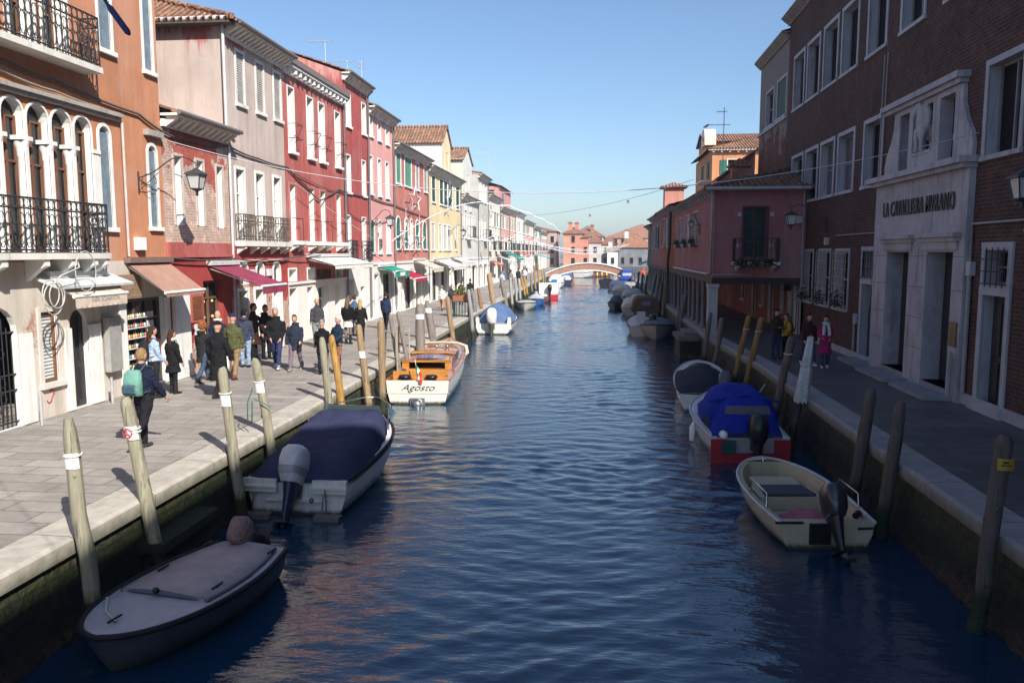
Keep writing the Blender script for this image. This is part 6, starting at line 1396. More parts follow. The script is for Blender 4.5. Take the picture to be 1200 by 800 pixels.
    for i in (0, 1):
        a = J['ankle', i]; tl = J['toe', i]; m = MB()
        fw = Vector((0, -math.cos(tl), math.sin(tl) * 1)); up = Vector((0, 0, 1))
        dn = Vector((0, -math.sin(tl) * 0, -.045))
        m.tube([a - fw * .07 + dn, a + dn + up * .02, a + fw * .09 + dn - up * .005, a + fw * .17 + dn - up * .012, a + fw * .195 + dn - up * .014], [.035, .048, .045, .04, .02], 8, flat=.8)
        if bare or hem > 5: m.tube([a + up * .0, a + up * .3], [.055, .062], 8)
        else: m.tube([a + dn, a + up * .05], [.045, .05], 8)
        obj('shoe', m, plain(shoes, .5, .4, 'shoe_leather'), r)
    # coat or jacket
    m = MB(); P_ = .028 * puff; rows = []
    if hem < .8: rows += [(hem, .2 + (.8 - hem) * .1, .17 + (.8 - hem) * .22, 0), (.7 + hem * .12, .185, .155, 0)]
    else: rows += [(hem, .165 + P_ * .6, .125 + P_ * .6, 0)]
    rows += [(1.0, .15 + P_ * .8, .118 + P_, 0), (1.12, .142 + P_, .11 + P_, 0), (1.28, (.158 + P_) * bw, .115 + P_, 0), (1.35, (.16 + P_ * .3) * bw, .105 + P_ * .5, .005), (1.405, .138 * bw, .096, .01), (1.455, .098, .085, .008), (1.485, .075, .075, .005), (1.515, .072, .072, .0)]
    torso(m, rows)
    for i in (0, 1): m.tube([J['sh', i] + Vector((0, 0, .005)), J['sh', i].lerp(J['el', i], .5), J['el', i], J['el', i].lerp(J['wr', i], .6), J['wr', i]], [.056 + P_ * .4, .054 + P_ * .5, .05 + P_ * .5, .047 + P_ * .4, .04 + P_ * .3], 10)
    if hood: m.tube([T(-.1, .06, 1.47), T(0, .12, 1.46), T(.1, .06, 1.47)], [.045, .065, .045], 8)
    wrinkle(remeshed(obj('coat' if hem < .75 else 'jacket', m, tmat or cloth(top, 'jacket_cloth', .9, 8), r), vox, 3), .035 + .01 * puff)
    if skirt:
        m = MB(); torso(m, [(.66, .2, .16, 0), (.86, .17, .135, 0)]); obj('skirt', m, cloth(skirt, 'skirt_cloth', .5, 9), r)
    # head
    if hairstyle != 'bald' or hat:
        m = MB(); vs = []; n, k = 16, 10
        hc_ = hat or hair
        def hp(i, j):
            t = PI * i / k * (.62 if hat else 1.0); ph = 2 * PI * j / n; sx = math.sin(t) * math.cos(ph); sy = math.sin(t) * math.sin(ph); cz = math.cos(t)
            q = Vector((.09 * sx, .109 * sy + .004, .13 * cz + .005))
            lim = .045 if hat else (.055 - .05 * max(0, q.y + .05) * 10 if q.y < .03 else (-.02 if abs(q.x) > .06 and q.y < .02 else -.09))
            if q.z < lim: q = Vector((q.x * .8, q.y * .8, q.z * .85 + lim * .15)) if not hat else Vector((q.x, q.y, lim))
            return Hd(q)
        m.loft([[hp(i, j) for j in range(n)] for i in range(k + 1)], True, True)
        if hat == hc_ and hat: pass
        if hairstyle == 'long' : m.tube([Hd((0, .05, .06)), Hd((0, .085, -.03)), T(0, .085, 1.5), T(0, .09, 1.36), T(0, .1, 1.3)], [.06, .08, .085, .075, .03], 10, flat=.55)
        if hairstyle == 'curly':
            for q in range(26):
                a = q * 2.4; z = -.06 + .17 * (q / 26); rr_ = math.sqrt(max(.1, 1 - (z / .14) ** 2)); px, py = .09 * rr_ * math.cos(a), .105 * rr_ * math.sin(a)
                if py < -.06 and z < .06: continue
                m.ell(Hd((px, py, z)), (.035, .035, .035), 6, 5)
        if hairstyle == 'bun': m.ell(Hd((0, .1, .05)), (.04, .04, .04), 8, 6)
        if hairstyle == 'pony': m.tube([Hd((0, .08, .02)), Hd((0, .12, -.04)), Hd((.02, .1, -.2))], [.03, .035, .015], 8)
        obj('hat' if hat else 'hair', m, cloth(hc_, 'hat_wool' if hat else 'hair_strands', .6, 25), r)
        if hat and hairstyle == 'cap':
            m = MB(); m.hexa([Hd(v) for v in ((-.06, -.08, .05), (.06, -.08, .05), (.05, -.17, .035), (-.05, -.17, .035), (-.06, -.08, .062), (.06, -.08, .062), (.05, -.17, .045), (-.05, -.17, .045))]); obj('cap_peak', m, cloth(hat, 'hat_wool', .6, 25), r)
    if abs(face) < 100 or abs(face) > 260:
        m = MB()
        for sd in (1, -1): m.ell(Hd((sd * .032, -.084, .02)), (.012, .006, .007), 6, 5); m.tube([Hd((sd * .018, -.09, .042)), Hd((sd * .048, -.083, .043))], .004, 4)
        m.mi = 1; m.tube([Hd((-.022, -.088, -.062)), Hd((0, -.094, -.063)), Hd((.022, -.088, -.062))], .006, 5); obj('face_features', m, [plain((.02, .015, .012), name='eye_dark'), plain((.32, .12, .1), name='lips')], r)
    if scarf:
        m = MB(); m.tube([T(.085 * math.cos(a), .085 * math.sin(a) + .0, 1.5 + .01 * math.sin(2 * a)) for a in [2 * PI * q / 12 for q in range(13)]], .042, 8); m.tube([T(-.05, -.11, 1.48), T(-.07, -.16, 1.3), T(-.08, -.17, 1.12)], [.04, .05, .045], 8, flat=.4); m.tube([T(.05, -.11, 1.48), T(.09, -.16, 1.3), T(.11, -.17, 1.1)], [.04, .05, .045], 8, flat=.4); obj('scarf', m, cloth(scarf, 'scarf_wool', .6, 14), r)
    if bag: bag(label, r, T, J)
    return r
def backpack(col, flap, label, sc=1.0, straps=True):
    def f(owner, r, T, J):
        b = thing('backpack', label, 'backpack', (0, 0, 0)); b.location = r.location; b.rotation_euler = r.rotation_euler; b.scale = r.scale
        m = MB(); rows = [(.98, .13, .05), (1.0, .15, .08), (1.2, .155, .09), (1.36, .145, .075), (1.42, .11, .04)]
        m.loft([[T(sc * w * abs(math.cos(a)) ** .5 * (1 if math.cos(a) > 0 else -1), .15 + d + sc * d * abs(math.sin(a)) ** .5 * (1 if math.sin(a) > 0 else -1), z) for a in [2 * PI * q / 16 for q in range(16)]] for z, w, d in rows], True, True); obj('bag_body', m, cloth(col, 'bag_nylon', .4, 7), b)
        m = MB(); m.loft([[T(sc * w * c, .16 + 2 * .085 + o, z) for c in (-1, 1)] for z, w, o in ((1.02, .12, .01), (1.05, .125, .035), (1.15, .125, .035), (1.19, .12, .01))], True, False, False); m.box(0, 0, 0, 0, 0, 0) if 0 else None; obj('pocket', m, cloth(flap, 'bag_flap', .4, 7), b)
        m = MB()
        for sd in (1, -1): m.tube([T(sd * .1, .16, 1.4), T(sd * .12, .05, 1.5), T(sd * .125, -.11, 1.42), T(sd * .13, -.14, 1.25), T(sd * .15, .0, 1.05), T(sd * .13, .14, 1.02)], .02, 6, flat=.5)
        obj('strap', m, cloth(flap, 'bag_flap', .4, 7), b)
    return f
def shopping(label, col=(.8, .8, .8)):
    def f(owner, r, T, J):
        w = J['wr', 0] + J['hd', 0] * .12
        b = thing('shopping_bag', label, 'bag', (0, 0, 0)); b.location = r.location; b.rotation_euler = r.rotation_euler; b.scale = r.scale
        m = MB(); m.loft([[(w.x + a * math.cos(q), w.y + c * math.sin(q), w.z + z) for q in [2 * PI * k / 10 for k in range(10)]] for z, a, c in ((0, .015, .03), (-.1, .04, .06), (-.3, .07, .1), (-.42, .075, .11), (-.45, .05, .09))], True, True); obj('bag_body', m, plain(col, .4, .4, 'plastic_bag', bump=.4), b)
    return f
BLK = (.013, .013, .015); NV = (.018, .022, .045); W1 = ((.42, .12), (-.30, .35)); W2 = ((-.28, .3), (.38, .1)); ST = ((.03, 0), (-.03, 0))
person('person walking away near the quay edge in navy sweater with a green backpack', -7.55, 12.45, 1.7, 172, (.015, .018, .04), (.016, .015, .02), (.30, .19, .09), (.04, .04, .045), ((.15, .1), (-.35, .55)), ((-.25, .35), (.35, .3)), (.16, .2), 1.0, 1.3, bag=backpack((.15, .32, .27), (.05, .09, .12), 'sage green backpack with a dark blue base worn by the walker at the quay edge'), lean=.03)
person('person in pale denim jacket with a black backpack looking into the glassware shop', -10.0, 16.95, 1.63, 150, (.36, .46, .60), (.02, .02, .025), (.05, .03, .02), BLK, ST, ((.15, .5), (.1, .6)), (.12, .02), hairstyle='long', bag=backpack((.02, .02, .024), (.25, .04, .05), 'black backpack with a red base worn by the person in pale denim', .95), hem=.9)
person('person in short black coat and black tights at the glassware shop window', -9.85, 17.5, 1.5, 160, BLK, (.015, .013, .014), (.06, .03, .02), BLK, ST, ((.1, .3), (.1, .3)), hairstyle='long', hem=.6, bare=True, scarf=(.6, .58, .55))
person('person with curly red hair in black parka and jeans seen from behind', -9.98, 19.2, 1.58, 165, (.025, .024, .024), (.05, .08, .14), (.30, .11, .04), BLK, W1, ((.1, .2), (.1, .2)), hairstyle='curly', hem=.62, puff=1.4, hood=True)
person('person in long black overcoat and black hat walking behind a mooring pole', -8.6, 17.25, 1.76, 178, BLK, BLK, BLK, (.02, .02, .02), ((.3, .1), (-.25, .4)), ((.05, .3), (.05, .3)), (.22, .22), .42, 1.2, hat=(.012, .012, .014), bw=1.08)
person('bald person in navy coat with a cream scarf near the shop entrance', -10.2, 20.5, 1.72, 200, NV, BLK, (.3, .3, .3), BLK, ST, hairstyle='bald', hem=.6, scarf=(.62, .58, .5))
person('person in olive green padded jacket and navy cap holding a white bag', -9.42, 19.75, 1.72, 185, (.085, .09, .038), (.24, .165, .095), BLK, (.2, .07, .04), ((.25, .1), (-.2, .3)), ((.0, .15), (.1, .2)), hat=(.02, .025, .07), puff=1.9, bag=shopping('white plastic shopping bag hanging from the hand of the person in olive green'))
person('person in slate blue hooded padded jacket and pale jeans facing the shops', -10.05, 21.8, 1.68, 190, (.045, .05, .085), (.25, .34, .48), BLK, BLK, ST, ((.2, .3), (.1, .2)), puff=1.7, hood=True)
person('person in long dark brown coat reaching towards the person in slate blue', -10.45, 23.3, 1.74, 100, (.045, .018, .012), BLK, (.03, .02, .015), BLK, ST, ((.9, .4), (.6, .6)), hem=.5)
person('person in black hooded coat raising a hand to the face', -10.2, 23.6, 1.68, 60, BLK, BLK, (.02, .018, .016), BLK, ST, ((.6, 2.0), (.1, .2)), hem=.62, hood=True, inward=(.5, 0))
person('grey haired person in black jacket and royal blue trousers walking towards the viewer', -9.05, 21.65, 1.79, 12, BLK, (.03, .038, .10), (.30, .29, .28), (.55, .55, .56), W1, ((.05, .55), (.05, .6)), (.2, .2), .84, 1.25, bw=1.03, hood=True, inward=(.5, .5))
person('person in navy padded coat and mauve trousers beside the grey haired walker', -8.4, 21.4, 1.6, 5, (.022, .03, .05), (.17, .13, .17), (.07, .045, .03), (.3, .3, .3), W2, ((.1, .9), (.02, .15)), (.15, .2), .68, 1.6, hairstyle='bun', hood=True)
person('bald person in charcoal and grey jacket and pale jeans by the white showroom', -9.7, 26.8, 1.7, 20, (.05, .05, .055), (.2, .24, .25), (.3, .28, .26), BLK, ST, ((.15, .4), (.2, .5)), hairstyle='bald', hem=.9)
person('person in a grey cap and black coat bending towards the person in a navy vest', -7.36, 20.7, 1.5, 195, BLK, (.02, .022, .03), (.3, .3, .3), BLK, ST, ((.3, .6), (.4, .6)), hat=(.25, .26, .28), hem=.7, lean=.15)
person('white haired person in navy vest with green sleeves behind the yellow pole', -7.1, 21.1, 1.56, 330, (.016, .03, .05), (.28, .12, .07), (.55, .54, .52), BLK, ST, ((.4, .8), (.3, .7)), lean=.12, puff=1.5, tmat=None)
person('person in black fur jacket, white skirt and black boots seen from behind', -8.92, 27.8, 1.66, 175, (.012, .012, .012), (.20, .14, .12), (.16, .09, .05), BLK, ST, ((.2, .6), (.2, .6)), hem=.95, puff=2.2, bare=True, skirt=(.72, .68, .62), hairstyle='long', tmat=cloth((.012, .012, .013), 'black_fur', 1.0, 40))
person('blonde person in a black jacket beside the person in the white skirt', -8.72, 28.7, 1.56, 185, (.014, .014, .016), (.015, .015, .017), (.45, .30, .14), BLK, ST, ((.2, .7), (.2, .6)), hairstyle='long', hem=.7, puff=1.5)
person('person in a blue jacket at the doorway of the taller red house', -9.5, 30.5, 1.62, 170, (.07, .12, .2), (.03, .03, .04), (.05, .04, .03), BLK, ST, hem=.9)
person('person in a navy hooded jacket and black trousers walking away alone', -9.0, 33.3, 1.65, 180, (.02, .03, .075), BLK, (.035, .025, .02), BLK, W1, ((.2, .3), (-.15, .2)), hood=True, puff=1.4)
person('person in a white jacket and tan trousers by the beige awning', -8.75, 44.5, 1.46, 175, (.74, .72, .68), (.42, .2, .11), (.3, .2, .12), BLK, W1, hood=True, puff=1.4)
person('person in dark clothes beside the person in white', -8.35, 45.3, 1.45, 10, (.03, .03, .045), (.04, .05, .09), (.05, .04, .03), BLK, W2)
person('person in a charcoal jacket behind the flower planter', -8.5, 49.5, 1.5, 180, (.03, .028, .032), BLK, (.04, .03, .02), BLK, ST)
person('tall person in a black jacket walking between planter and white houses', -8.25, 51.5, 1.62, 182, (.018, .018, .02), BLK, (.03, .025, .02), BLK, W1, puff=1.5)
# shaded side
person('person in a brown jacket looking down at something in the hands on the shaded quay', 5.55, 25.35, 1.55, 20, (.05, .032, .02), (.035, .05, .09), (.015, .013, .012), BLK, ST, ((.35, 1.3), (.35, 1.3)), hem=.86, inward=(.45, .45), head=(0, .3), puff=1.4)
person('person in a bright yellow jacket with a brown bag on the shaded quay', 5.86, 25.45, 1.4, 300, (.62, .33, .03), BLK, (.012, .01, .01), BLK, ST, ((.2, .9), (.2, .9)), hairstyle='bun', hem=.88, puff=1.4, bag=backpack((.14, .05, .03), (.12, .05, .03), 'rust brown backpack worn by the person in yellow', .8))
person('person in a maroon jacket and jeans strolling on the shaded quay', 6.17, 23.95, 1.56, 8, (.06, .018, .02), (.035, .05, .1), (.012, .01, .01), (.6, .6, .62), W1, ((.05, .3), (.1, .6)), hem=.84, puff=1.4)
person('person in a magenta coat with a mint scarf walking beside the person in maroon', 6.52, 23.5, 1.5, 350, (.34, .018, .12), (.04, .06, .12), (.015, .012, .012), (.6, .6, .62), ((-.12, .15), (.16, .05)), ((.1, 1.0), (.2, 1.1)), hem=.5, hairstyle='long', scarf=(.40, .62, .52), inward=(.4, .4))
# the group by the green awning
for i, (lb, x, y, H, f, tc, pc) in enumerate((
    ('person in pale blue in the distant group by the green awning', -8.6, 72, 1.6, 30, (.4, .5, .6), (.1, .14, .25)), ('person in a grey jacket in the distant group by the green awning', -8.0, 74, 1.68, 200, (.2, .2, .21), (.05, .05, .06)),
    ('person in denim blue in the distant group by the green awning', -8.9, 75.5, 1.65, 120, (.1, .15, .28), (.04, .05, .08)), ('person in a black coat in the distant group by the orange sign', -8.4, 77, 1.7, 180, BLK, BLK),
    ('person in navy in the distant group walking to the bridge', -7.9, 80, 1.7, 180, NV, BLK), ('person in dark red in the distant group walking to the bridge', -8.2, 83, 1.65, 10, (.15, .03, .03), BLK),
    ('person in white in the distant group walking to the bridge', -7.8, 86, 1.68, 5, (.6, .6, .6), (.1, .1, .12)), ('person in olive in the distant group walking to the bridge', -8.3, 90, 1.7, 190, (.1, .1, .05), BLK),
    ('person in charcoal near the rose house far along the quay', -8.6, 96, 1.7, 0, (.04, .04, .045), BLK), ('person in red on the shaded bank far off under the awning', 5.2, 92, 1.7, 10, (.5, .04, .03), BLK),
    ('person in orange on the shaded bank far off under the awning', 4.9, 88, 1.65, 30, (.5, .12, .05), BLK), ('person in black on the shaded bank far off under the awning', 5.6, 86, 1.7, 180, BLK, BLK))):
    person(lb, x, y, H, f, tc, pc, (.05, .035, .025), BLK, (W1, W2, ST)[i % 3], ((.2, .3), (-.1, .3)), puff=1.4, group='small distant figures', vox=.03)
# ------------------------------------------------------------------ mooring poles
def pole(label, y, x0, xt, zt, col, r=.115, pointed=.3, sticker=None, ropes=0, group='mooring poles along the sunny quay', lean_y=0.0, sign=False, green_rope=False):
    t = thing('mooring_pole', label, 'mooring pole', (x0, y, 0), 0, group)
    m = MB(); k = (xt - x0) / zt
    pts = [(k * z, lean_y * z, z) for z in (-1.6, -.5, 0, .5, 1, 1.5, zt - pointed, zt - pointed * .4, zt)]
    rr = random.Random(int(y * 100)); rs = [r * 1.05] * 3 + [r * (1.03 - .02 * i + .03 * rr.random()) for i in range(3)] + [r * .97, r * .8, r * .5]
    pts = [(a + .018 * rr.uniform(-1, 1), b + .018 * rr.uniform(-1, 1), c) for a, b, c in pts[:-3]] + pts[-3:]
    m.tube(pts, rs, 14); tilt = rr.uniform(-.5, .5)
    m.v = [(x + (0 if z < .3 else r * .1 * math.sin(5 * z + 9 * math.atan2(y, x - k * z))), y, z + (tilt * (x - k * z) if z > zt - pointed * .5 else 0)) for x, y, z in m.v]
    for _ in range(3):
        a, z = rr.uniform(0, 6.28), rr.uniform(.9, zt - .5); m.ell((k * z + r * .93 * math.cos(a), r * .93 * math.sin(a), z), (.022, .022, .035), 6, 5)
    obj('post', m, timber(col, 'pole_wood_%d' % int(col[0] * 1000), 'z', green=True), t)
    if y < 27:
        w = MB()
        for _ in range(90):
            a = rr.uniform(0, 6.28); z = abs(rr.gauss(0, .2)) - .03; q = Vector((k * z + r * 1.02 * math.cos(a), r * 1.02 * math.sin(a), z)); d = Vector((math.cos(a) * .5, math.sin(a) * .5, rr.uniform(-1, -.2))) * rr.uniform(.03, .07); sd = Vector((-math.sin(a), math.cos(a), 0)) * rr.uniform(.008, .02)
            w.poly([q - sd, q + sd, q + d + sd * .6, q + d - sd * .6])
        obj('weed', w, plain((.03, .04, .014), .8, name='pole_weed'), t)['kind'] = 'stuff'
    at = lambda z: Vector((k * z, lean_y * z, z))
    if sticker:
        z = sticker; m = MB(); n = 8
        m.loft([[at(zz) + Vector((math.sin(a), -math.cos(a), 0)) * (r * 1.05 + .006) for a in [-1.1 + 2.2 * i / n + .1 for i in range(n + 1)]] for zz in (z - .09, z + .09)], False, False, False)
        st = obj('sticker', m, plain((.74, .73, .72), .5, name='sticker_paper', var=.1), t)
        if sign:
            m = MB(); c = at(z) + Vector((.0, -r * 1.05 - .02, 0)); m.tube([c + Vector((.062 * math.cos(q * PI / 8) - .02, .012 * abs(math.cos(q * PI / 8)), .062 * math.sin(q * PI / 8))) for q in range(17)], .008, 5); m.tube([c + Vector((-.062, .01, .045)), c + Vector((.022, .008, -.045))], .008, 5)
            obj('red_mark', m, plain((.5, .03, .05), name='sign_red'), st)
    for i in range(ropes):
        z = zt - .42 - .05 * i; m = MB(); c = at(z); m.tube([c + Vector((math.cos(q * PI / 8), math.sin(q * PI / 8), .1 * math.sin(q * PI / 8 + i))) * (r * 1.08) for q in range(17)], .017, 6); obj('rope', m, ROPE, t)
    if green_rope:
        m = MB(); c = at(1.9); m.tube([c + Vector((-.12, -.1, .15)), c + Vector((-.2, -.16, -.1)), c + Vector((-.22, -.14, -.45)), c + Vector((-.14, -.14, -.5)), c + Vector((-.13, -.12, -.1))], .012, 5); m.tube([c + Vector((-.1, -.1, -.05)), c + Vector((.1, -.14, -.12)), c + Vector((.2, -.1, -.2))], .01, 5); obj('green_rope', m, plain((.03, .16, .13), .7, name='green_cord'), t)
    return t
OL = (.31, .285, .20); YE = (.42, .235, .06); TAN = (.33, .225, .125); GRY = (.24, .205, .18); DK = (.11, .09, .08)
pole('olive mooring pole with rope ring, first on the sunny quay, beside the covered dinghy', 8.32, -5.78, -5.97, 2.62, OL, .085, .38, 2.14, 1)
pole('olive mooring pole with a no mooring sign of a red circle', 9.82, -5.78, -6.21, 2.59, OL, .085, .12, 2.12, 2, sign=True)
pole('olive mooring pole with a plain white sticker left of the white motor boat', 12.24, -5.8, -6.05, 2.64, OL, .085, .12, 2.1, 1)
pole('olive mooring pole tangled with dark green rope left of the white motor boat', 13.78, -5.8, -6.17, 2.58, OL, .085, .12, 2.05, 1, green_rope=True)
pole('slim olive mooring pole right next to the yellow one behind the navy cover', 17.06, -5.82, -6.08, 2.62, OL, .085, .2)
pole('clean yellow ochre mooring pole behind the navy cover', 18.0, -5.84, -6.19, 2.56, YE, .085, .15)
pole('tan mooring pole with a small white strip beside the wooden landing steps', 20.1, -5.88, -6.17, 2.63, TAN, .09, .1, 1.85)
pole('straight tan mooring pole with a dark slot at its top left of the taxi stern', 21.4, -5.9, -5.94, 2.64, TAN, .095, .1)
pole('thin greyish mooring pole beside the middle of the taxi', 24.02, -5.95, -6.36, 2.59, GRY, .075, .15)
pole('thin greyish mooring pole near the taxi cabin', 25.3, -5.98, -6.44, 2.58, GRY, .075, .12)
pole('thick grey mooring pole with a rounded top behind the taxi windscreen', 26.8, -6.02, -6.06, 2.74, GRY, .16, .3, 2.3)
pole('thick pointed grey mooring pole at the taxi bow', 29.74, -6.07, -6.44, 2.67, GRY, .14, .45, 2.3)
pole('tan mooring pole in front of the flower planter', 34.16, -6.15, -6.49, 2.59, TAN, .11, .12)
pole('silver grey mooring pole standing straight left of the blue domed boat', 39.94, -6.26, -6.49, 2.62, (.3, .3, .3), .1, .15)
pole('grey mooring pole leaning hard to the quay left of the blue domed boat', 43.58, -6.5, -6.9, 2.5, (.2, .2, .22), .1, .12)
pole('short reddish mooring pole behind the blue domed boat', 46.04, -6.52, -6.9, 2.44, (.3, .15, .09), .1, .12)
pole('tall crooked tan mooring pole above the blue domed boat', 50.42, -6.4, -6.86, 3.17, (.4, .28, .16), .17, .15)
pole('knotty grey mooring pole right of the tall crooked one', 57.64, -6.45, -6.97, 2.67, GRY, .15, .2)
for i, (y, x0, xt, zt, c, lb) in enumerate(((60.68, -6.46, -6.62, 2.58, (.38, .37, .36), 'pale weathered mooring pole left of the grey dinghy'), (64.68, -6.49, -6.63, 2.38, (.38, .37, .36), 'pale weathered mooring pole behind the grey dinghy stern'), (67.82, -6.5, -6.66, 2.28, (.38, .37, .36), 'pale weathered mooring pole behind the blue dinghy'),
    (73.62, -6.55, -6.99, 2.2, YE, 'yellow mooring pole near the rusty dinghy'), (76.14, -6.56, -6.99, 2.2, YE, 'yellow mooring pole left of the white box boat'), (81.36, -6.6, -6.77, 2.3, GRY, 'grey mooring pole beyond the white box boat'), (86, -6.6, -6.8, 3.1, TAN, 'tall tan mooring pole before the white cruiser'), (92, -6.65, -6.85, 3.3, YE, 'tall yellow mooring pole beside the low pale boat'), (100, -6.7, -6.9, 2.4, YE, 'yellow mooring pole left of the white cruiser'), (104, -6.7, -6.9, 2.4, GRY, 'grey mooring pole just before the bridge'))):
    pole(lb, y, x0, xt, zt, c, .11, .15)
RG = 'mooring poles along the shaded quay'
t = pole('dark mooring pole with a yellow label at the near end of the shaded quay', 9.62, 4.56, 4.73, 2.39, DK, .09, .1, group=RG)
m = MB(); m.loft([[Vector((.155 + math.sin(a) * .136, -math.cos(a) * .136, z)) for a in [-.8, -.4, 0, .4, .8]] for z in (2.0, 2.14)], False, False, False); lb_ = obj('yellow_label', m, plain((.36, .26, .04), .5, name='label_yellow'), t)
m = MB(); m.box(.08, .2, -.145, -.142, 2.06, 2.07); m.box(.1, .16, -.146, -.143, 2.09, 2.11); obj('label_print', m, BLACK, lb_)
pole('dark pointed mooring pole behind the outboard of the cream dinghy', 12.86, 4.54, 4.76, 2.18, DK, .095, .25, group=RG)
pole('dark mooring pole with a flat top beside the open cream dinghy', 14.24, 4.52, 4.77, 2.15, DK, .1, .2, group=RG)
pole('dark mooring pole leaning under the folded white parasol', 18.64, 4.5, 4.78, 2.2, DK, .085, .1, group=RG)
pole('brown mooring pole with a rope ring behind the blue canopy boat', 20.68, 4.5, 4.92, 2.36, (.16, .12, .10), .095, .1, ropes=1, group=RG)
pole('golden mooring pole with a hanging rope, right one of the golden pair', 24.76, 4.5, 4.98, 2.53, (.30, .17, .055), .09, .1, ropes=1, group=RG)
pole('golden mooring pole with a hanging rope, left one of the golden pair', 26.28, 4.42, 4.89, 2.46, (.30, .17, .055), .09, .1, ropes=1, group=RG)
pole('slim brownish mooring pole right of the landing block', 29.36, 4.25, 4.5, 2.15, (.2, .15, .12), .09, .1, group=RG)
pole('slim brownish mooring pole standing against the landing block', 31.18, 4.1, 4.35, 2.2, (.2, .15, .12), .09, .1, group=RG)
for y, x0, xt, zt, c, lb in ((42.5, 4.1, 4.55, 2.29, (.14, .14, .15), 'grey mooring pole leaning over the tarped cream boat'), (40.92, 4.1, 4.5, 2.6, (.14, .14, .15), 'taller grey mooring pole leaning over the tarped cream boat'), (50.88, 4.1, 4.28, 2.39, (.2, .15, .08), 'ochre mooring pole behind the brown canopy boat'), (53.74, 4.1, 4.29, 2.55, (.12, .11, .1), 'dark mooring pole just past the brown canopy boat'), (57.82, 4.1, 4.37, 2.7, (.22, .22, .23), 'pale mooring pole before the red orange portico'), (63.4, 4.1, 4.52, 2.73, (.22, .22, .23), 'pale mooring pole before the mauve portico'), (70, 4.1, 4.3, 2.5, DK, 'dark mooring pole before the slate house'), (77, 4.1, 4.3, 2.5, DK, 'dark mooring pole past the slate house'), (84, 4.1, 4.3, 2.5, DK, 'dark mooring pole beside the grey launch'), (91, 4.1, 4.3, 2.5, DK, 'dark mooring pole beside the dark launch'), (98, 4.1, 4.3, 2.5, DK, 'last dark mooring pole before the blue cabin boat')):
    pole(lb, y, x0, xt, zt, c, .11, .15, group=RG)
# ------------------------------------------------------------------ folded parasol on the leaning pole
t = thing('folded_parasol', 'folded white parasol with a fringed edge tied against a leaning dark pole', 'parasol', (4.68, 18.5, 1.3))
m = MB(); n = 22
prof = [(2.62, .03), (2.6, .07), (2.2, .1), (1.98, .115), (1.95, .1), (1.9, .12), (1.5, .14), (1.25, .16), (1.12, .17)]
m.loft([[(4.80 - (2.6 - z) * .1 + r_ * (1 + (.16 if i > 3 else .05) * math.sin(5 * 2 * PI * j / n + i * .3)) * math.cos(2 * PI * j / n), 18.45 + r_ * (1 + .16 * math.sin(5 * 2 * PI * j / n + 1)) * math.sin(2 * PI * j / n), z + (.05 * math.sin(j * 3.1) if i == len(prof) - 1 else 0)) for j in range(n)] for i, (z, r_) in enumerate(prof)], True, True)
obj('canopy', m, cloth((.50, .53, .54), 'parasol_canvas', .8, 9), t, True)
m = MB(); m.tube([(4.80 - .08 + .112 * math.cos(q), 18.45 + .112 * math.sin(q), 1.96) for q in [2 * PI * k / 14 for k in range(15)]], .02, 5); obj('tie', m, ROPE, t, True)
m = MB(); m.tube([(4.82, 18.45, 2.66), (4.6, 18.45, .9)], .022, 6); obj('staff', m, timber((.12, .1, .08), 'parasol_pole'), t, True)
# ------------------------------------------------------------------ awnings
def awning(label, y0, y1, zb, out, zf, col, val=.18, n0=.05, house_text=None, scallop=False, cass=None, P=PL):
    t = thing('awning', label, 'awning', P((y0 + y1) / 2, 0, zb), 0, 'shop awnings')
    m = MB(); m.grid(lambda u, v: Vector(P(y0 + (y1 - y0) * u, n0 + (out - n0) * v, zb + (zf - zb) * v - .05 * math.sin(PI * v) * math.sin(PI * u) * .6)), 8, 6)
    obj('canopy', m, cloth(col, 'awning_canvas', .35, 3), t, True)
    k = max(6, int((y1 - y0) / .16)) if scallop else 6; m = MB()
    if scallop:
        for i in range(k):
            a, b = y0 + (y1 - y0) * i / k, y0 + (y1 - y0) * (i + 1) / k; c = (b - a) * .06
            m.poly([P(a, out + .012, zf), P(b, out + .012, zf), P(b, out + .012, zf - val * .72), P(b - c, out + .012, zf - val), P(a + c, out + .012, zf - val), P(a, out + .012, zf - val * .72)])
    else: m.poly([P(y0, out + .012, zf), P(y1, out + .012, zf), P(y1, out + .012, zf - val), P(y0, out + .012, zf - val)])
    obj('valance', m, cloth(col, 'awning_canvas', .35, 3), t, True)
    m = MB(); m.tube([P(y0 - .03, out, zf), P(y1 + .03, out, zf)], .035, 8)
    for y in (y0 + .08, y1 - .08): m.tube([P(y, n0, zb - .08), P(y, (out + n0) / 2, (zb + zf) / 2 - .06), P(y, out, zf - .02)], .022, 6)
    obj('frame', m, WHITE, t, True)
    m = MB(); m.fbox(P, y0 - .05, y1 + .05, .012, n0 + .12, zb + .01, zb + .14); obj('cassette', m, cass or plain((.55, .54, .53), .5, name='cassette_metal'), t, True)
    return t
t = awning('cream scalloped awning with faded lettering under the arcade balcony', 14.75, 16.5, 3.98, .62, 3.62, (.60, .50, .41), .24, scallop=True)
m = MB(); m.hexa([PL(14.4, .02, 3.98), PL(16.9, .02, 3.98), PL(16.9, .55, 3.78), PL(14.4, .55, 3.78), PL(14.4, .02, 4.03), PL(16.9, .02, 4.03), PL(16.9, .56, 3.83), PL(14.4, .56, 3.83)]); obj('metal_hood', m, plain((.58, .60, .60), .45, .5, 'pale_sheet_metal'), t, True)
text('awning_lettering', 'NERI SCHIAVON', plain((.28, .25, .22), name='faded_print'), t, PL(15.75, .638, 3.53), (PI / 2, 0, PI / 2), .13, .002)
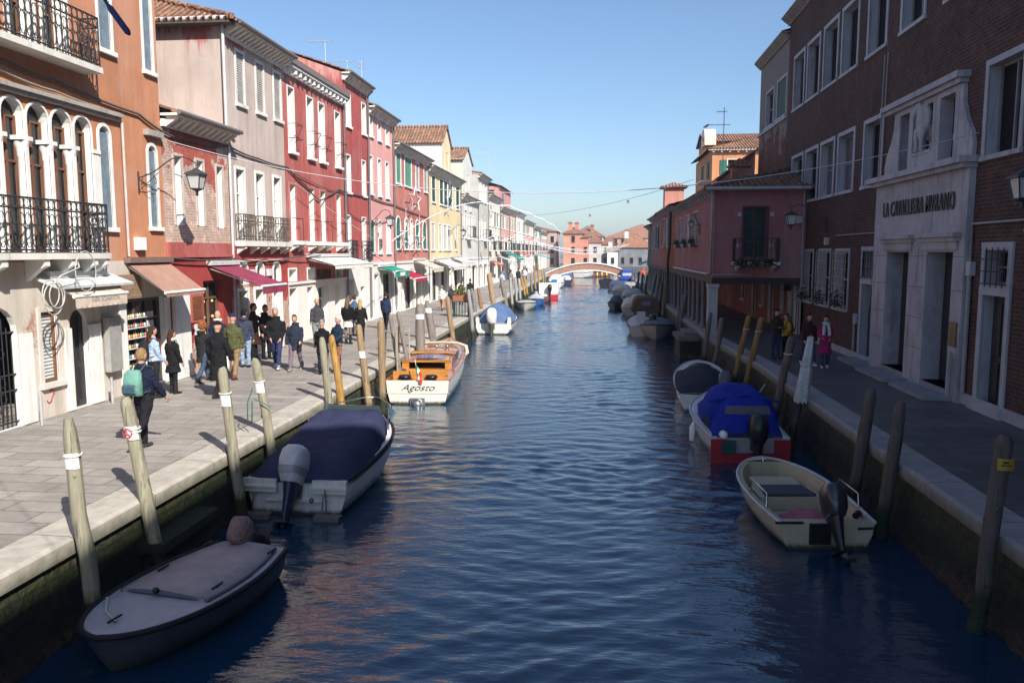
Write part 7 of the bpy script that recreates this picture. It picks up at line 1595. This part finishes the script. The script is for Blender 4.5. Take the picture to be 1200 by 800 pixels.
awning('brown awning over the glassware shop', 17.5, 19.3, 4.24, .97, 3.56, (.38, .225, .17), .1, scallop=True, cass=plain((.2, .13, .11), name='brown_cassette'))
awning('maroon awning over the red shop entrance', 21.4, 23.1, 4.12, 1.6, 3.55, (.25, .045, .085), .22)
awning('large off white awning over the white showroom', 29.1, 34.2, 4.3, 1.12, 4.02, (.74, .72, .66), .16)
tg = awning('small green awning with a white label by the light pink house', 38.9, 41.6, 3.75, .95, 3.55, (.01, .30, .22), .3)
m = MB(); m.fbox(PL, 39.7, 40.7, .965, .972, 3.3, 3.48); obj('white_label', m, WHITE, tg, True)
awning('small crimson awning next to the green one', 43.2, 46.0, 3.4, .95, 3.05, (.42, .02, .055), .18)
awning('beige striped awning on the salmon house', 46.6, 49.6, 4.0, 1.25, 3.55, (.60, .52, .42), .25)
awning('long ivory awning on the cream house', 52.5, 57.5, 4.0, 1.4, 3.5, (.70, .68, .60), .2)
awning('white awning at the far end of the cream house', 58.8, 62.8, 4.1, 1.2, 3.7, (.68, .64, .58), .15)
awning('orange awning past the pale grey house', 80.5, 84, 3.6, 1.0, 3.3, (.62, .14, .02), .25)
awning('dark green double awning before the faded pink house', 90.5, 97, 4.6, 2.0, 3.8, (.01, .24, .2), .25)
awning('grey white awning on the ivory house', 86, 89, 4.1, 1.4, 3.6, (.5, .5, .48), .2)
awning('orange red awning on the white balcony house', 107, 112, 4.6, 1.4, 4.1, (.6, .1, .05), .3)
awning('teal awning beyond the bridge', 138, 146, 4.0, 2.2, 3.6, (.02, .35, .27), .3)
awning('grey awning sheltering the far shaded bank', 74.5, 80, 3.9, 1.6, 3.4, (.3, .32, .35), .15, P=lambda u, n, z: (5.6 - n, u, z))
t = thing('shop_booth', 'low shop front with a flat roof after the slate house', 'shop', (8, 79, 1.2)); m = MB(); m.box(5.62, 10, 73.2, 84, 1.2, 4.2); obj('wall', m, stucco((.3, .26, .24), None, 0, 'booth_stucco'), t, True); m = MB(); m.box(5.4, 10.2, 73.1, 84.2, 4.2, 4.35); obj('roof', m, DST, t, True); m = MB(); [m.box(5.58, 5.615, 74 + i * 2, 75.4 + i * 2, 1.3, 3.4) for i in range(5)]; obj('window', m, GLASS, t, True)
# ------------------------------------------------------------------ wall lamps
def lamp(label, P, u, zb, out, du, zl, s=1.0):
    """bracket from the wall at (u, zb) to a hanging lantern at distance out, shifted du along the wall, top at zl"""
    t = thing('wall_lamp', label, 'street lamp', P(u, 0, zb), 0, 'bracket street lamps')
    m = MB(); a = Vector(P(u, .0, zb)); e = Vector(P(u + du, out, zl + .12)); pts = []
    for i in range(15):
        q = i / 14; p = a.lerp(e, q); p.z += .22 * math.sin(PI * q) * (1 - q * .2) - .18 * math.sin(2 * PI * q) * .6; pts.append(p)
    m.tube(pts, .016, 6); d = (e - a); d.z = 0; d.normalize()
    m.tube([a + d * (.25 + .16 * math.cos(q)) + Vector((0, 0, -.05 + .16 * math.sin(q))) for q in [PI * k / 6 - .5 for k in range(12)]], .01, 5); m.tube([e, e - Vector((0, 0, .12))], .012, 6)
    pw = Vector(P(u, .02, zb)); m.tube([pw + Vector((0, 0, -.35)), pw + Vector((0, 0, .15))], .02, 6); m.tube([pw + Vector((0, 0, -.3)), a.lerp(e, .35)], .01, 5)
    obj('bracket', m, IRON, t, True)
    f = MB(); c = e - Vector((0, 0, .12)); g = MB()
    def ring(w, z): return [c + Vector((sx * w * s, sy * w * s, z * s)) for sx, sy in ((-1, -1), (1, -1), (1, 1), (-1, 1))]
    f.loft([ring(.03, 0), ring(.07, -.04), ring(.2, -.13), ring(.21, -.16), ring(.18, -.165)], True, False)
    tp, bt = ring(.17, -.165), ring(.11, -.5)
    for i in range(4): f.bar(tp[i], bt[i], .02, .02); f.bar(bt[i], bt[(i + 1) % 4], .025, .025)
    f.loft([ring(.115, -.5), ring(.09, -.53), ring(.03, -.56), ring(.02, -.62), ring(.035, -.64), ring(.008, -.68)], True, False)
    obj('lantern_frame', f, plain((.045, .047, .05), .5, .5, 'lantern_iron'), t, True)
    g.loft([ring(.16, -.167), ring(.104, -.495)], True, False); obj('lantern_glass', g, plain((.52, .53, .52), .35, .4, 'frosted_lantern'), t, True)
lamp('lantern on a curled iron bracket on the orange palazzo', PL, 18.2, 6.25, 1.05, .8, 6.55)
lamp('lantern on a bracket between the light pink and salmon houses', PL, 37.9, 6.0, .8, .6, 6.3)
lamp('lantern on a bracket on the cream house', PL, 58, 6.0, .8, 2, 6.25); lamp('lantern on a bracket on the pale grey house', PL, 71, 5.8, 1.3, 2, 5.9); lamp('lantern on a bracket at the ivory house', PL, 86, 5.6, 1.2, 2, 5.9)
lamp('unlit lantern at the corner of the brick house beside the rose house', PR, 29.2, 5.55, .95, 1.3, 6.0)
lamp('unlit lantern on the brick house right of the portal', PR, 13.9, 5.6, .85, .6, 5.9)
lamp('small lantern on the rose portico house wall', PK, 36.2, 5.6, .4, .1, 5.9, .6)
# ------------------------------------------------------------------ cables, garlands, ornaments
def line(name, label, cat, pts, r, mat, sag=0, seg=8, group=None):
    out = []
    for a, b in zip(pts, pts[1:]):
        for i in range(seg):
            q = i / seg; p = Vector(a).lerp(Vector(b), q); p.z -= sag * 4 * q * (1 - q); out.append(p)
    out.append(Vector(pts[-1])); m = MB(); m.tube(out, r, 5); return solo(name, m, mat, label, cat, pts[0], group)
w = lambda y, z, n=.06: PL(y, n, z)
line('wall_cable', 'thick dark cable sagging along the fronts from the orange palazzo to the salmon house', 'cable', [w(9, 8.15), w(13.95, 7.99), w(15.32, 7.92), w(18.29, 7.74), w(19.58, 7.45), w(20.88, 7.46), w(22.9, 7.6), w(24.94, 7.47), w(27.41, 7.45), w(29.18, 6.95), w(30.52, 6.5), w(31.6, 6.75), w(32.93, 7.11), w(38.03, 7.09), w(42.07, 7.0), w(50.62, 6.69)], .03, CABLE, .04, 4)
line('wall_cable', 'thinner beaded cable below the thick one on the orange palazzo', 'cable', [w(9, 7.9), w(13.93, 7.78), w(15.3, 7.7), w(17.55, 7.62)], .022, plain((.3, .24, .2), .8, name='old_cable'), .03, 4)
line('wall_cable', 'dark cable strung low along the red shop fronts', 'cable', [w(19.4, 4.35, .14), w(22.9, 4.32, .14), w(25, 4.25, .12), w(27.2, 4.3, .12), w(30, 4.6, .36)], .022, CABLE, .06, 5)
line('wall_cable', 'slim cable crossing the dark red and taller red house below their lower windows', 'cable', [w(28, 7.3), w(34.2, 7.0), w(34.3, 6.2), w(38, 5.9), w(42, 6.3)], .018, CABLE, .1, 5)
line('span_wire', 'pale wire sagging across the canal from the low brick house to the brick house', 'wire', [(-10.85, 19.57, 7.3), (7.95, 18.1, 7.0)], .009, WIREW, 1.28, 40)
line('span_wire', 'second pale wire crossing the canal farther off above the rose portico house', 'wire', [(-10.8, 62, 7.6), (4.6, 40, 8.0)], .012, WIREW, .9, 30)
line('span_wire', 'thin wire along the sunny fronts past the dark red house', 'wire', [w(27.5, 6.9, .3), w(43, 4.2, .6)], .012, WIREW, .2, 14)
GAR = plain((.82, .83, .85), .5, .4, 'garland_white', bump=.6, sc=20)
def garland(label, pts, sag, r=.05):
    out = []
    for a, b in zip(pts, pts[1:]):
        L = (Vector(b) - Vector(a)).length; k = max(6, int(L / .35))
        for i in range(k):
            q = i / k; p = Vector(a).lerp(Vector(b), q); p.z -= sag * 4 * q * (1 - q); out.append(p)
    out.append(Vector(pts[-1])); m = MB(); m.tube(out, r * .5, 5); rr = random.Random(len(out))
    for p in out: m.ell(p, (r * rr.uniform(.8, 1.5), r * rr.uniform(.8, 1.5), r * rr.uniform(.8, 1.6)), 6, 4)
    return solo('light_garland', m, GAR, label, 'light garland', pts[0], 'white light garlands over the sunny quay')
garland('white light garland rising from the light pink house over the quay', [(-8.2, 31.5, 4.95), (-7.6, 40, 6.6), (-7.2, 50, 7.6)], -.1, .03)
garland('white light garland running high above the quay towards the bridge', [(-7.2, 50, 7.6), (-6.9, 62, 8.1), (-6.7, 78, 8.3), (-6.5, 95, 8.4), (-6.2, 112, 8.3), (-5.8, 130, 7.6)], .12, .042)
for i, (y, x0, x1, z) in enumerate(((128, -10, 5, 6.2), (134, -10, 5, 6.0), (142, -10, 4, 5.6), (150, -9, 4, 5.4))):
    garland(('first', 'second', 'third', 'fourth')[i] + ' white garland strung across the canal beyond the bridge', [(x0, y, z), (x1, y, z - .4)], 1.1, .06)
for i, (y, z) in enumerate(((66, 5.2), (82, 5.4), (94, 5.6), (104, 5.8), (112, 5.6))):
    garland('white garland swag near the ' + ('grey white house', 'ivory house', 'faded pink house', 'apricot house', 'white balcony house')[i], [(-10.7, y, z + .5), (-8.2, y + 2, z + 1.2)], .5, .035)
def star(label, y, z, R, n=.35):
    m = MB(); pts = []
    for q in range(11):
        rr = R if q % 2 == 0 else R * .42; a = PI / 2 + q * PI / 5; pts.append(PL(y + rr * math.cos(a) * 2.2, n, z + rr * math.sin(a)))
    m.tube(pts, .03, 5); m.tube([pts[0], PL(y, n, z + R + .8)], .01, 4)
    solo('star_ornament', m, GAR, label, 'star ornament', PL(y, n, z), 'hanging star outlines')
star('white star outline hanging before the salmon house', 46, 7.5, .75); star('white star outline hanging before the cream house', 57, 8.1, .75); star('white star outline low before the salmon house windows', 43.6, 5.4, .7); star('white star outline low near the crimson awning', 47, 5.2, .7)
m = MB()
for c, R, tl in (((13.98, 3.72), .26, 0), ((14.1, 3.68), .24, .04), ((14.02, 3.62), .3, .02), ((14.98, 4.12), .36, .05)):
    m.tube([PL(c[0] + R * .9 * math.cos(q * PI / 10), .68 + tl, c[1] + R * math.sin(q * PI / 10) * (1.1 if R > .33 else 1)) for q in range(21)], .013, 5)
m.tube([PL(14.05, .7, 3.9), PL(14.2, .74, 4.05), PL(14.8, .72, 4.2), PL(14.9, .6, 4.4)], .018, 5)
solo('coiled_cable', m, plain((.45, .44, .42), .5, .4, 'white_hose'), 'coils of white cable hanging under the arcade balcony beside the cream awning', 'cable coil', PL(14, .68, 3.5))
m = MB(); pts = [(-1.75, 3.3, 6.2), (-1.72, 3.3, 6.05), (-1.62, 3.3, 5.9)]
e0, e1 = Vector((-2.12, 3.6, 6.5)), Vector((-1.8, 3.6, 5.9))
# ------------------------------------------------------------------ antennas
def antenna(label, x, y, z0, h, arms, group='roof aerials'):
    t = thing('tv_antenna', label, 'aerial', (x, y, z0), 0, group); m = MB(); m.tube([(x, y, z0), (x, y, z0 + h)], .022, 5); obj('mast', m, plain((.5, .5, .5), .4, .5, 'aerial_metal'), t, True)
    m = MB()
    for f, L, k in arms:
        z = z0 + h * f; m.tube([(x - L * .75, y, z), (x + L * .25, y, z)], .015, 4)
        for i in range(k): xx = x - L * .75 + L * i / max(1, k - 1); m.tube([(xx, y - .35, z), (xx, y + .35, z)], .01, 4)
    obj('boom', m, plain((.5, .5, .5), .4, .5, 'aerial_metal'), t, True)
antenna('single armed aerial above the taller red house', -13, 38, 12.5, 2.0, [(.98, 1.1, 6)]); antenna('double armed aerial above the light pink house', -13.2, 42, 12.2, 2.3, [(.98, 1.5, 7), (.55, 1.4, 5), (.25, .5, 3)])
antenna('dark slim aerial at the edge of the light pink house', -12.6, 42.6, 11.8, 2.8, [(.95, .3, 2), (.88, .3, 2), (.45, 1.0, 5)]); antenna('small aerial behind the pale grey house', -13, 86, 12.2, 2.6, [(.95, 2.0, 5)])
antenna('tall aerial on the pink upper storey roof', -13, 96, 13.4, 3.4, [(.98, 1.6, 6), (.7, 1.4, 5)]); antenna('tall aerial with a boxy head above the rose portico house', 6.4, 43, 7.5, 4.4, [(.95, .5, 4), (.8, 1.2, 5)])
antenna('bent aerial over the rose house', -13, 120, 10.5, 3.5, [(.97, 2.2, 5), (.6, 2, 4)]); antenna('thin aerial over the grey rose house', -13, 160, 10, 5, [(.97, 2, 4)]); antenna('thin aerial over the brown roof', -3, 212, 11, 6, [(.95, 2.2, 4)]); antenna('thin aerial over the white houses', 1, 214, 11, 6, [(.95, 2.2, 4)])
# ------------------------------------------------------------------ planter and birds
t = thing('flower_planter', 'planter with reddish green plants on a dark green railing stand by the quay', 'planter', (-6.9, 40.5, 1.2))
m = MB(); m.box(-7.35, -6.55, 40.2, 40.7, 2.0, 2.3); obj('trough', m, plain((.3, .11, .06), .8, name='terracotta'), t, True)
m = MB(); 
for i in range(6): m.box(-7.33 + i * .15, -7.29 + i * .15, 40.16, 40.19, 1.2, 2.0)
for x in (-7.35, -6.57): m.box(x, x + .04, 40.2, 40.7, 1.2, 2.0)
m.box(-7.35, -6.55, 40.15, 40.2, 1.95, 2.0); m.box(-7.35, -6.55, 40.15, 40.2, 1.25, 1.3); obj('stand', m, plain((.02, .06, .05), .5, name='dark_green_paint'), t, True)
rr = random.Random(2)
def leaves(parent, c, sz, k, col, name='foliage', lf=.09):
    m = MB()
    for _ in range(k):
        p = Vector((c[0] + rr.gauss(0, sz[0]), c[1] + rr.gauss(0, sz[1]), c[2] + abs(rr.gauss(0, sz[2])))); a = Vector((rr.uniform(-1, 1), rr.uniform(-1, 1), rr.uniform(-.3, 1))).normalized(); b = a.orthogonal().normalized() * lf * .4
        m.mi = rr.randrange(3); m.poly([p, p + a * lf * .5 + b, p + a * lf, p + a * lf * .5 - b])
    return obj(name, m, [plain(mul(col, f), .7, name='leaf_%d' % i) for i, f in enumerate((.7, 1.0, 1.5))] , parent, True)
leaves(t, (-6.95, 40.45, 2.3), (.22, .13, .17), 420, (.10, .12, .03)); leaves(t, (-6.95, 40.45, 2.28), (.25, .12, .06), 120, (.28, .1, .05), 'red_flowers')
for lb, u, z, s_ in (('ivy tuft hanging from the window grille next to the rose house', 33.9, 3.0, .25), ('ivy in the second ground window from the rose house', 31.4, 2.8, .12), ('ivy in the third ground window from the rose house', 29.3, 2.8, .14), ('ivy in the fourth ground window from the rose house', 27.2, 2.8, .15)):
    t = thing('ivy_plant', lb, 'plant', PR(u, .15, 2.6), 0, 'plants on the window grilles'); leaves(t, PR(u, .16, z - .1), (.08, .3, s_ * 1.6), int(900 * s_), (.03, .05, .02), lf=.1)
t = thing('balcony_plant', 'dark leafy plants hanging from the balcony of the rose portico house', 'plant', (6, 31.4, 4.1)); 
for x in (5.5, 6.0, 6.5): leaves(t, (x, 31.42, 3.98), (.16, .07, .14), 160, (.025, .045, .018))
for i, y in enumerate((37.6, 40.8, 44.4)): t = thing('window_plant', 'plant boxes on the canal side windows of the rose portico house', 'plant', (4.35, y, 4.8), 0, 'window boxes of the rose house'); m = MB(); m.box(4.18, 4.38, y - .5, y + .5, 4.72, 4.9); obj('flower_box', m, plain((.12, .07, .05), name='flower_box_clay'), t, True); leaves(t, (4.28, y, 4.9), (.06, .3, .1), 120, (.03, .05, .02))
def bird(label, x, y, z, s=1, fly=False, col=(.02, .02, .022)):
    m = MB(); m.tube([(x - .2 * s, y, z + .1 * s), (x - .05 * s, y, z + .14 * s), (x + .08 * s, y, z + .2 * s), (x + .17 * s, y, z + .3 * s), (x + .22 * s, y, z + .3 * s)], [.01 * s, .07 * s, .075 * s, .045 * s, .008 * s], 8)
    if fly:
        for sd in (1, -1): m.hexa([(x - .08 * s, y, z + .16 * s), (x + .1 * s, y, z + .18 * s), (x + .02 * s, y + sd * .3 * s, z + .4 * s), (x - .12 * s, y + sd * .3 * s, z + .4 * s)] + [(x - .08 * s, y, z + .18 * s), (x + .1 * s, y, z + .2 * s), (x + .02 * s, y + sd * .3 * s, z + .42 * s), (x - .12 * s, y + sd * .3 * s, z + .42 * s)]); m.hexa([(x - .1 * s, y + sd * .3 * s, z + .4 * s), (x + .02 * s, y + sd * .3 * s, z + .4 * s), (x - .12 * s, y + sd * .6 * s, z + .3 * s), (x - .16 * s, y + sd * .6 * s, z + .3 * s)] + [(x - .1 * s, y + sd * .3 * s, z + .42 * s), (x + .02 * s, y + sd * .3 * s, z + .42 * s), (x - .12 * s, y + sd * .6 * s, z + .32 * s), (x - .16 * s, y + sd * .6 * s, z + .32 * s)])
    else:
        for sd in (1, -1): m.tube([(x, y + sd * .03 * s, z + .1 * s), (x, y + sd * .03 * s, z)], .008 * s, 4)
    solo('bird', m, plain(col, .7, name='bird_plumage_%d' % int(col[0] * 100)), label, 'bird', (x, y, z))
bird('dark bird perched on the gable cap of the orange gabled house', 8.6, 67.3, 14.4, 1.2); bird('gull flying in the sky above the far roofs', 3.6, 98, 10.2, 1.3, True, (.4, .4, .4)); bird('gull flying low over the far chimneys', -1.2, 120, 9.6, 1.2, True, (.3, .3, .3))
# ------------------------------------------------------------------ dangling blue cord end near the viewer
m = MB(); A = Vector((-1.93, 3.0, 5.52)); B = Vector((-1.88, 3.0, 5.44)); C_ = Vector((-1.80, 3.0, 5.33))
m.tube([A + Vector((-.15, .0, .7)), A, B], [.006, .006, .007], 6); m.tube([B, B.lerp(C_, .12), B.lerp(C_, .9), C_], [.008, .0125, .0125, .006], 8)
m.tube([A + Vector((-.15, 0, .7)), (-10.85, 10, 9.8)], .006, 5)
solo('dangling_cord', m, plain((.04, .045, .16), .6, name='blue_cord'), 'dark blue cord with a weighted end dangling close overhead', 'cord', C_)
# ------------------------------------------------------------------ camera, light, sky
cam = bpy.data.cameras.new('camera'); cam.lens = 36 * 933 / 1200; cam.sensor_width = 36; cam.clip_start = .1; cam.clip_end = 8000
co = put(bpy.data.objects.new('camera', cam)); co.location = (0, 0, 4.5); co.rotation_euler = (rad(90 - 6.4), 0, rad(6.1)); SC.camera = co
S = Vector((1.15, -1.45, 1.40)).normalized()
sun = bpy.data.lights.new('sun', 'SUN'); sun.energy = 5.0; sun.angle = rad(.5); sun.color = (1, .95, .87)
so = put(bpy.data.objects.new('sun', sun)); so.rotation_euler = S.to_track_quat('Z', 'Y').to_euler()
wd = bpy.data.worlds.new('World'); SC.world = wd; wd.use_nodes = True; nt = wd.node_tree
sky = nt.nodes.new('ShaderNodeTexSky'); sky.sky_type = 'NISHITA'; sky.sun_disc = False; sky.sun_elevation = math.asin(S.z); sky.sun_rotation = math.atan2(S.x, S.y)
sky.air_density = 1.0; sky.dust_density = .9; sky.ozone_density = 4.5
bg = nt.nodes['Background']; bg.inputs['Strength'].default_value = .107; nt.links.new(sky.outputs[0], bg.inputs['Color'])
SC.view_settings.view_transform = 'Standard'; SC.view_settings.look = 'None'; SC.view_settings.gamma = 1; SC.view_settings.exposure = .6; SC.view_settings.use_curve_mapping = False
m = MB(); m.box(-2600, 2600, -320, 4800, -2.6, 19.6); hz = structure('haze', m, [], 'stuff')
hm = bpy.data.materials.new('haze_air'); hm.use_nodes = True; ht = hm.node_tree; ht.nodes.remove(ht.nodes['Principled BSDF'])
pv = ht.nodes.new('ShaderNodeVolumePrincipled'); pv.inputs['Color'].default_value = (.86, .92, 1, 1); pv.inputs['Density'].default_value = .0009; pv.inputs['Anisotropy'].default_value = .2
ht.links.new(pv.outputs[0], ht.nodes['Material Output'].inputs['Volume']); hz.data.materials.append(hm)
SC.cycles.max_bounces = 6; SC.cycles.volume_bounces = 0; SC.cycles.diffuse_bounces = 3; SC.cycles.glossy_bounces = 3
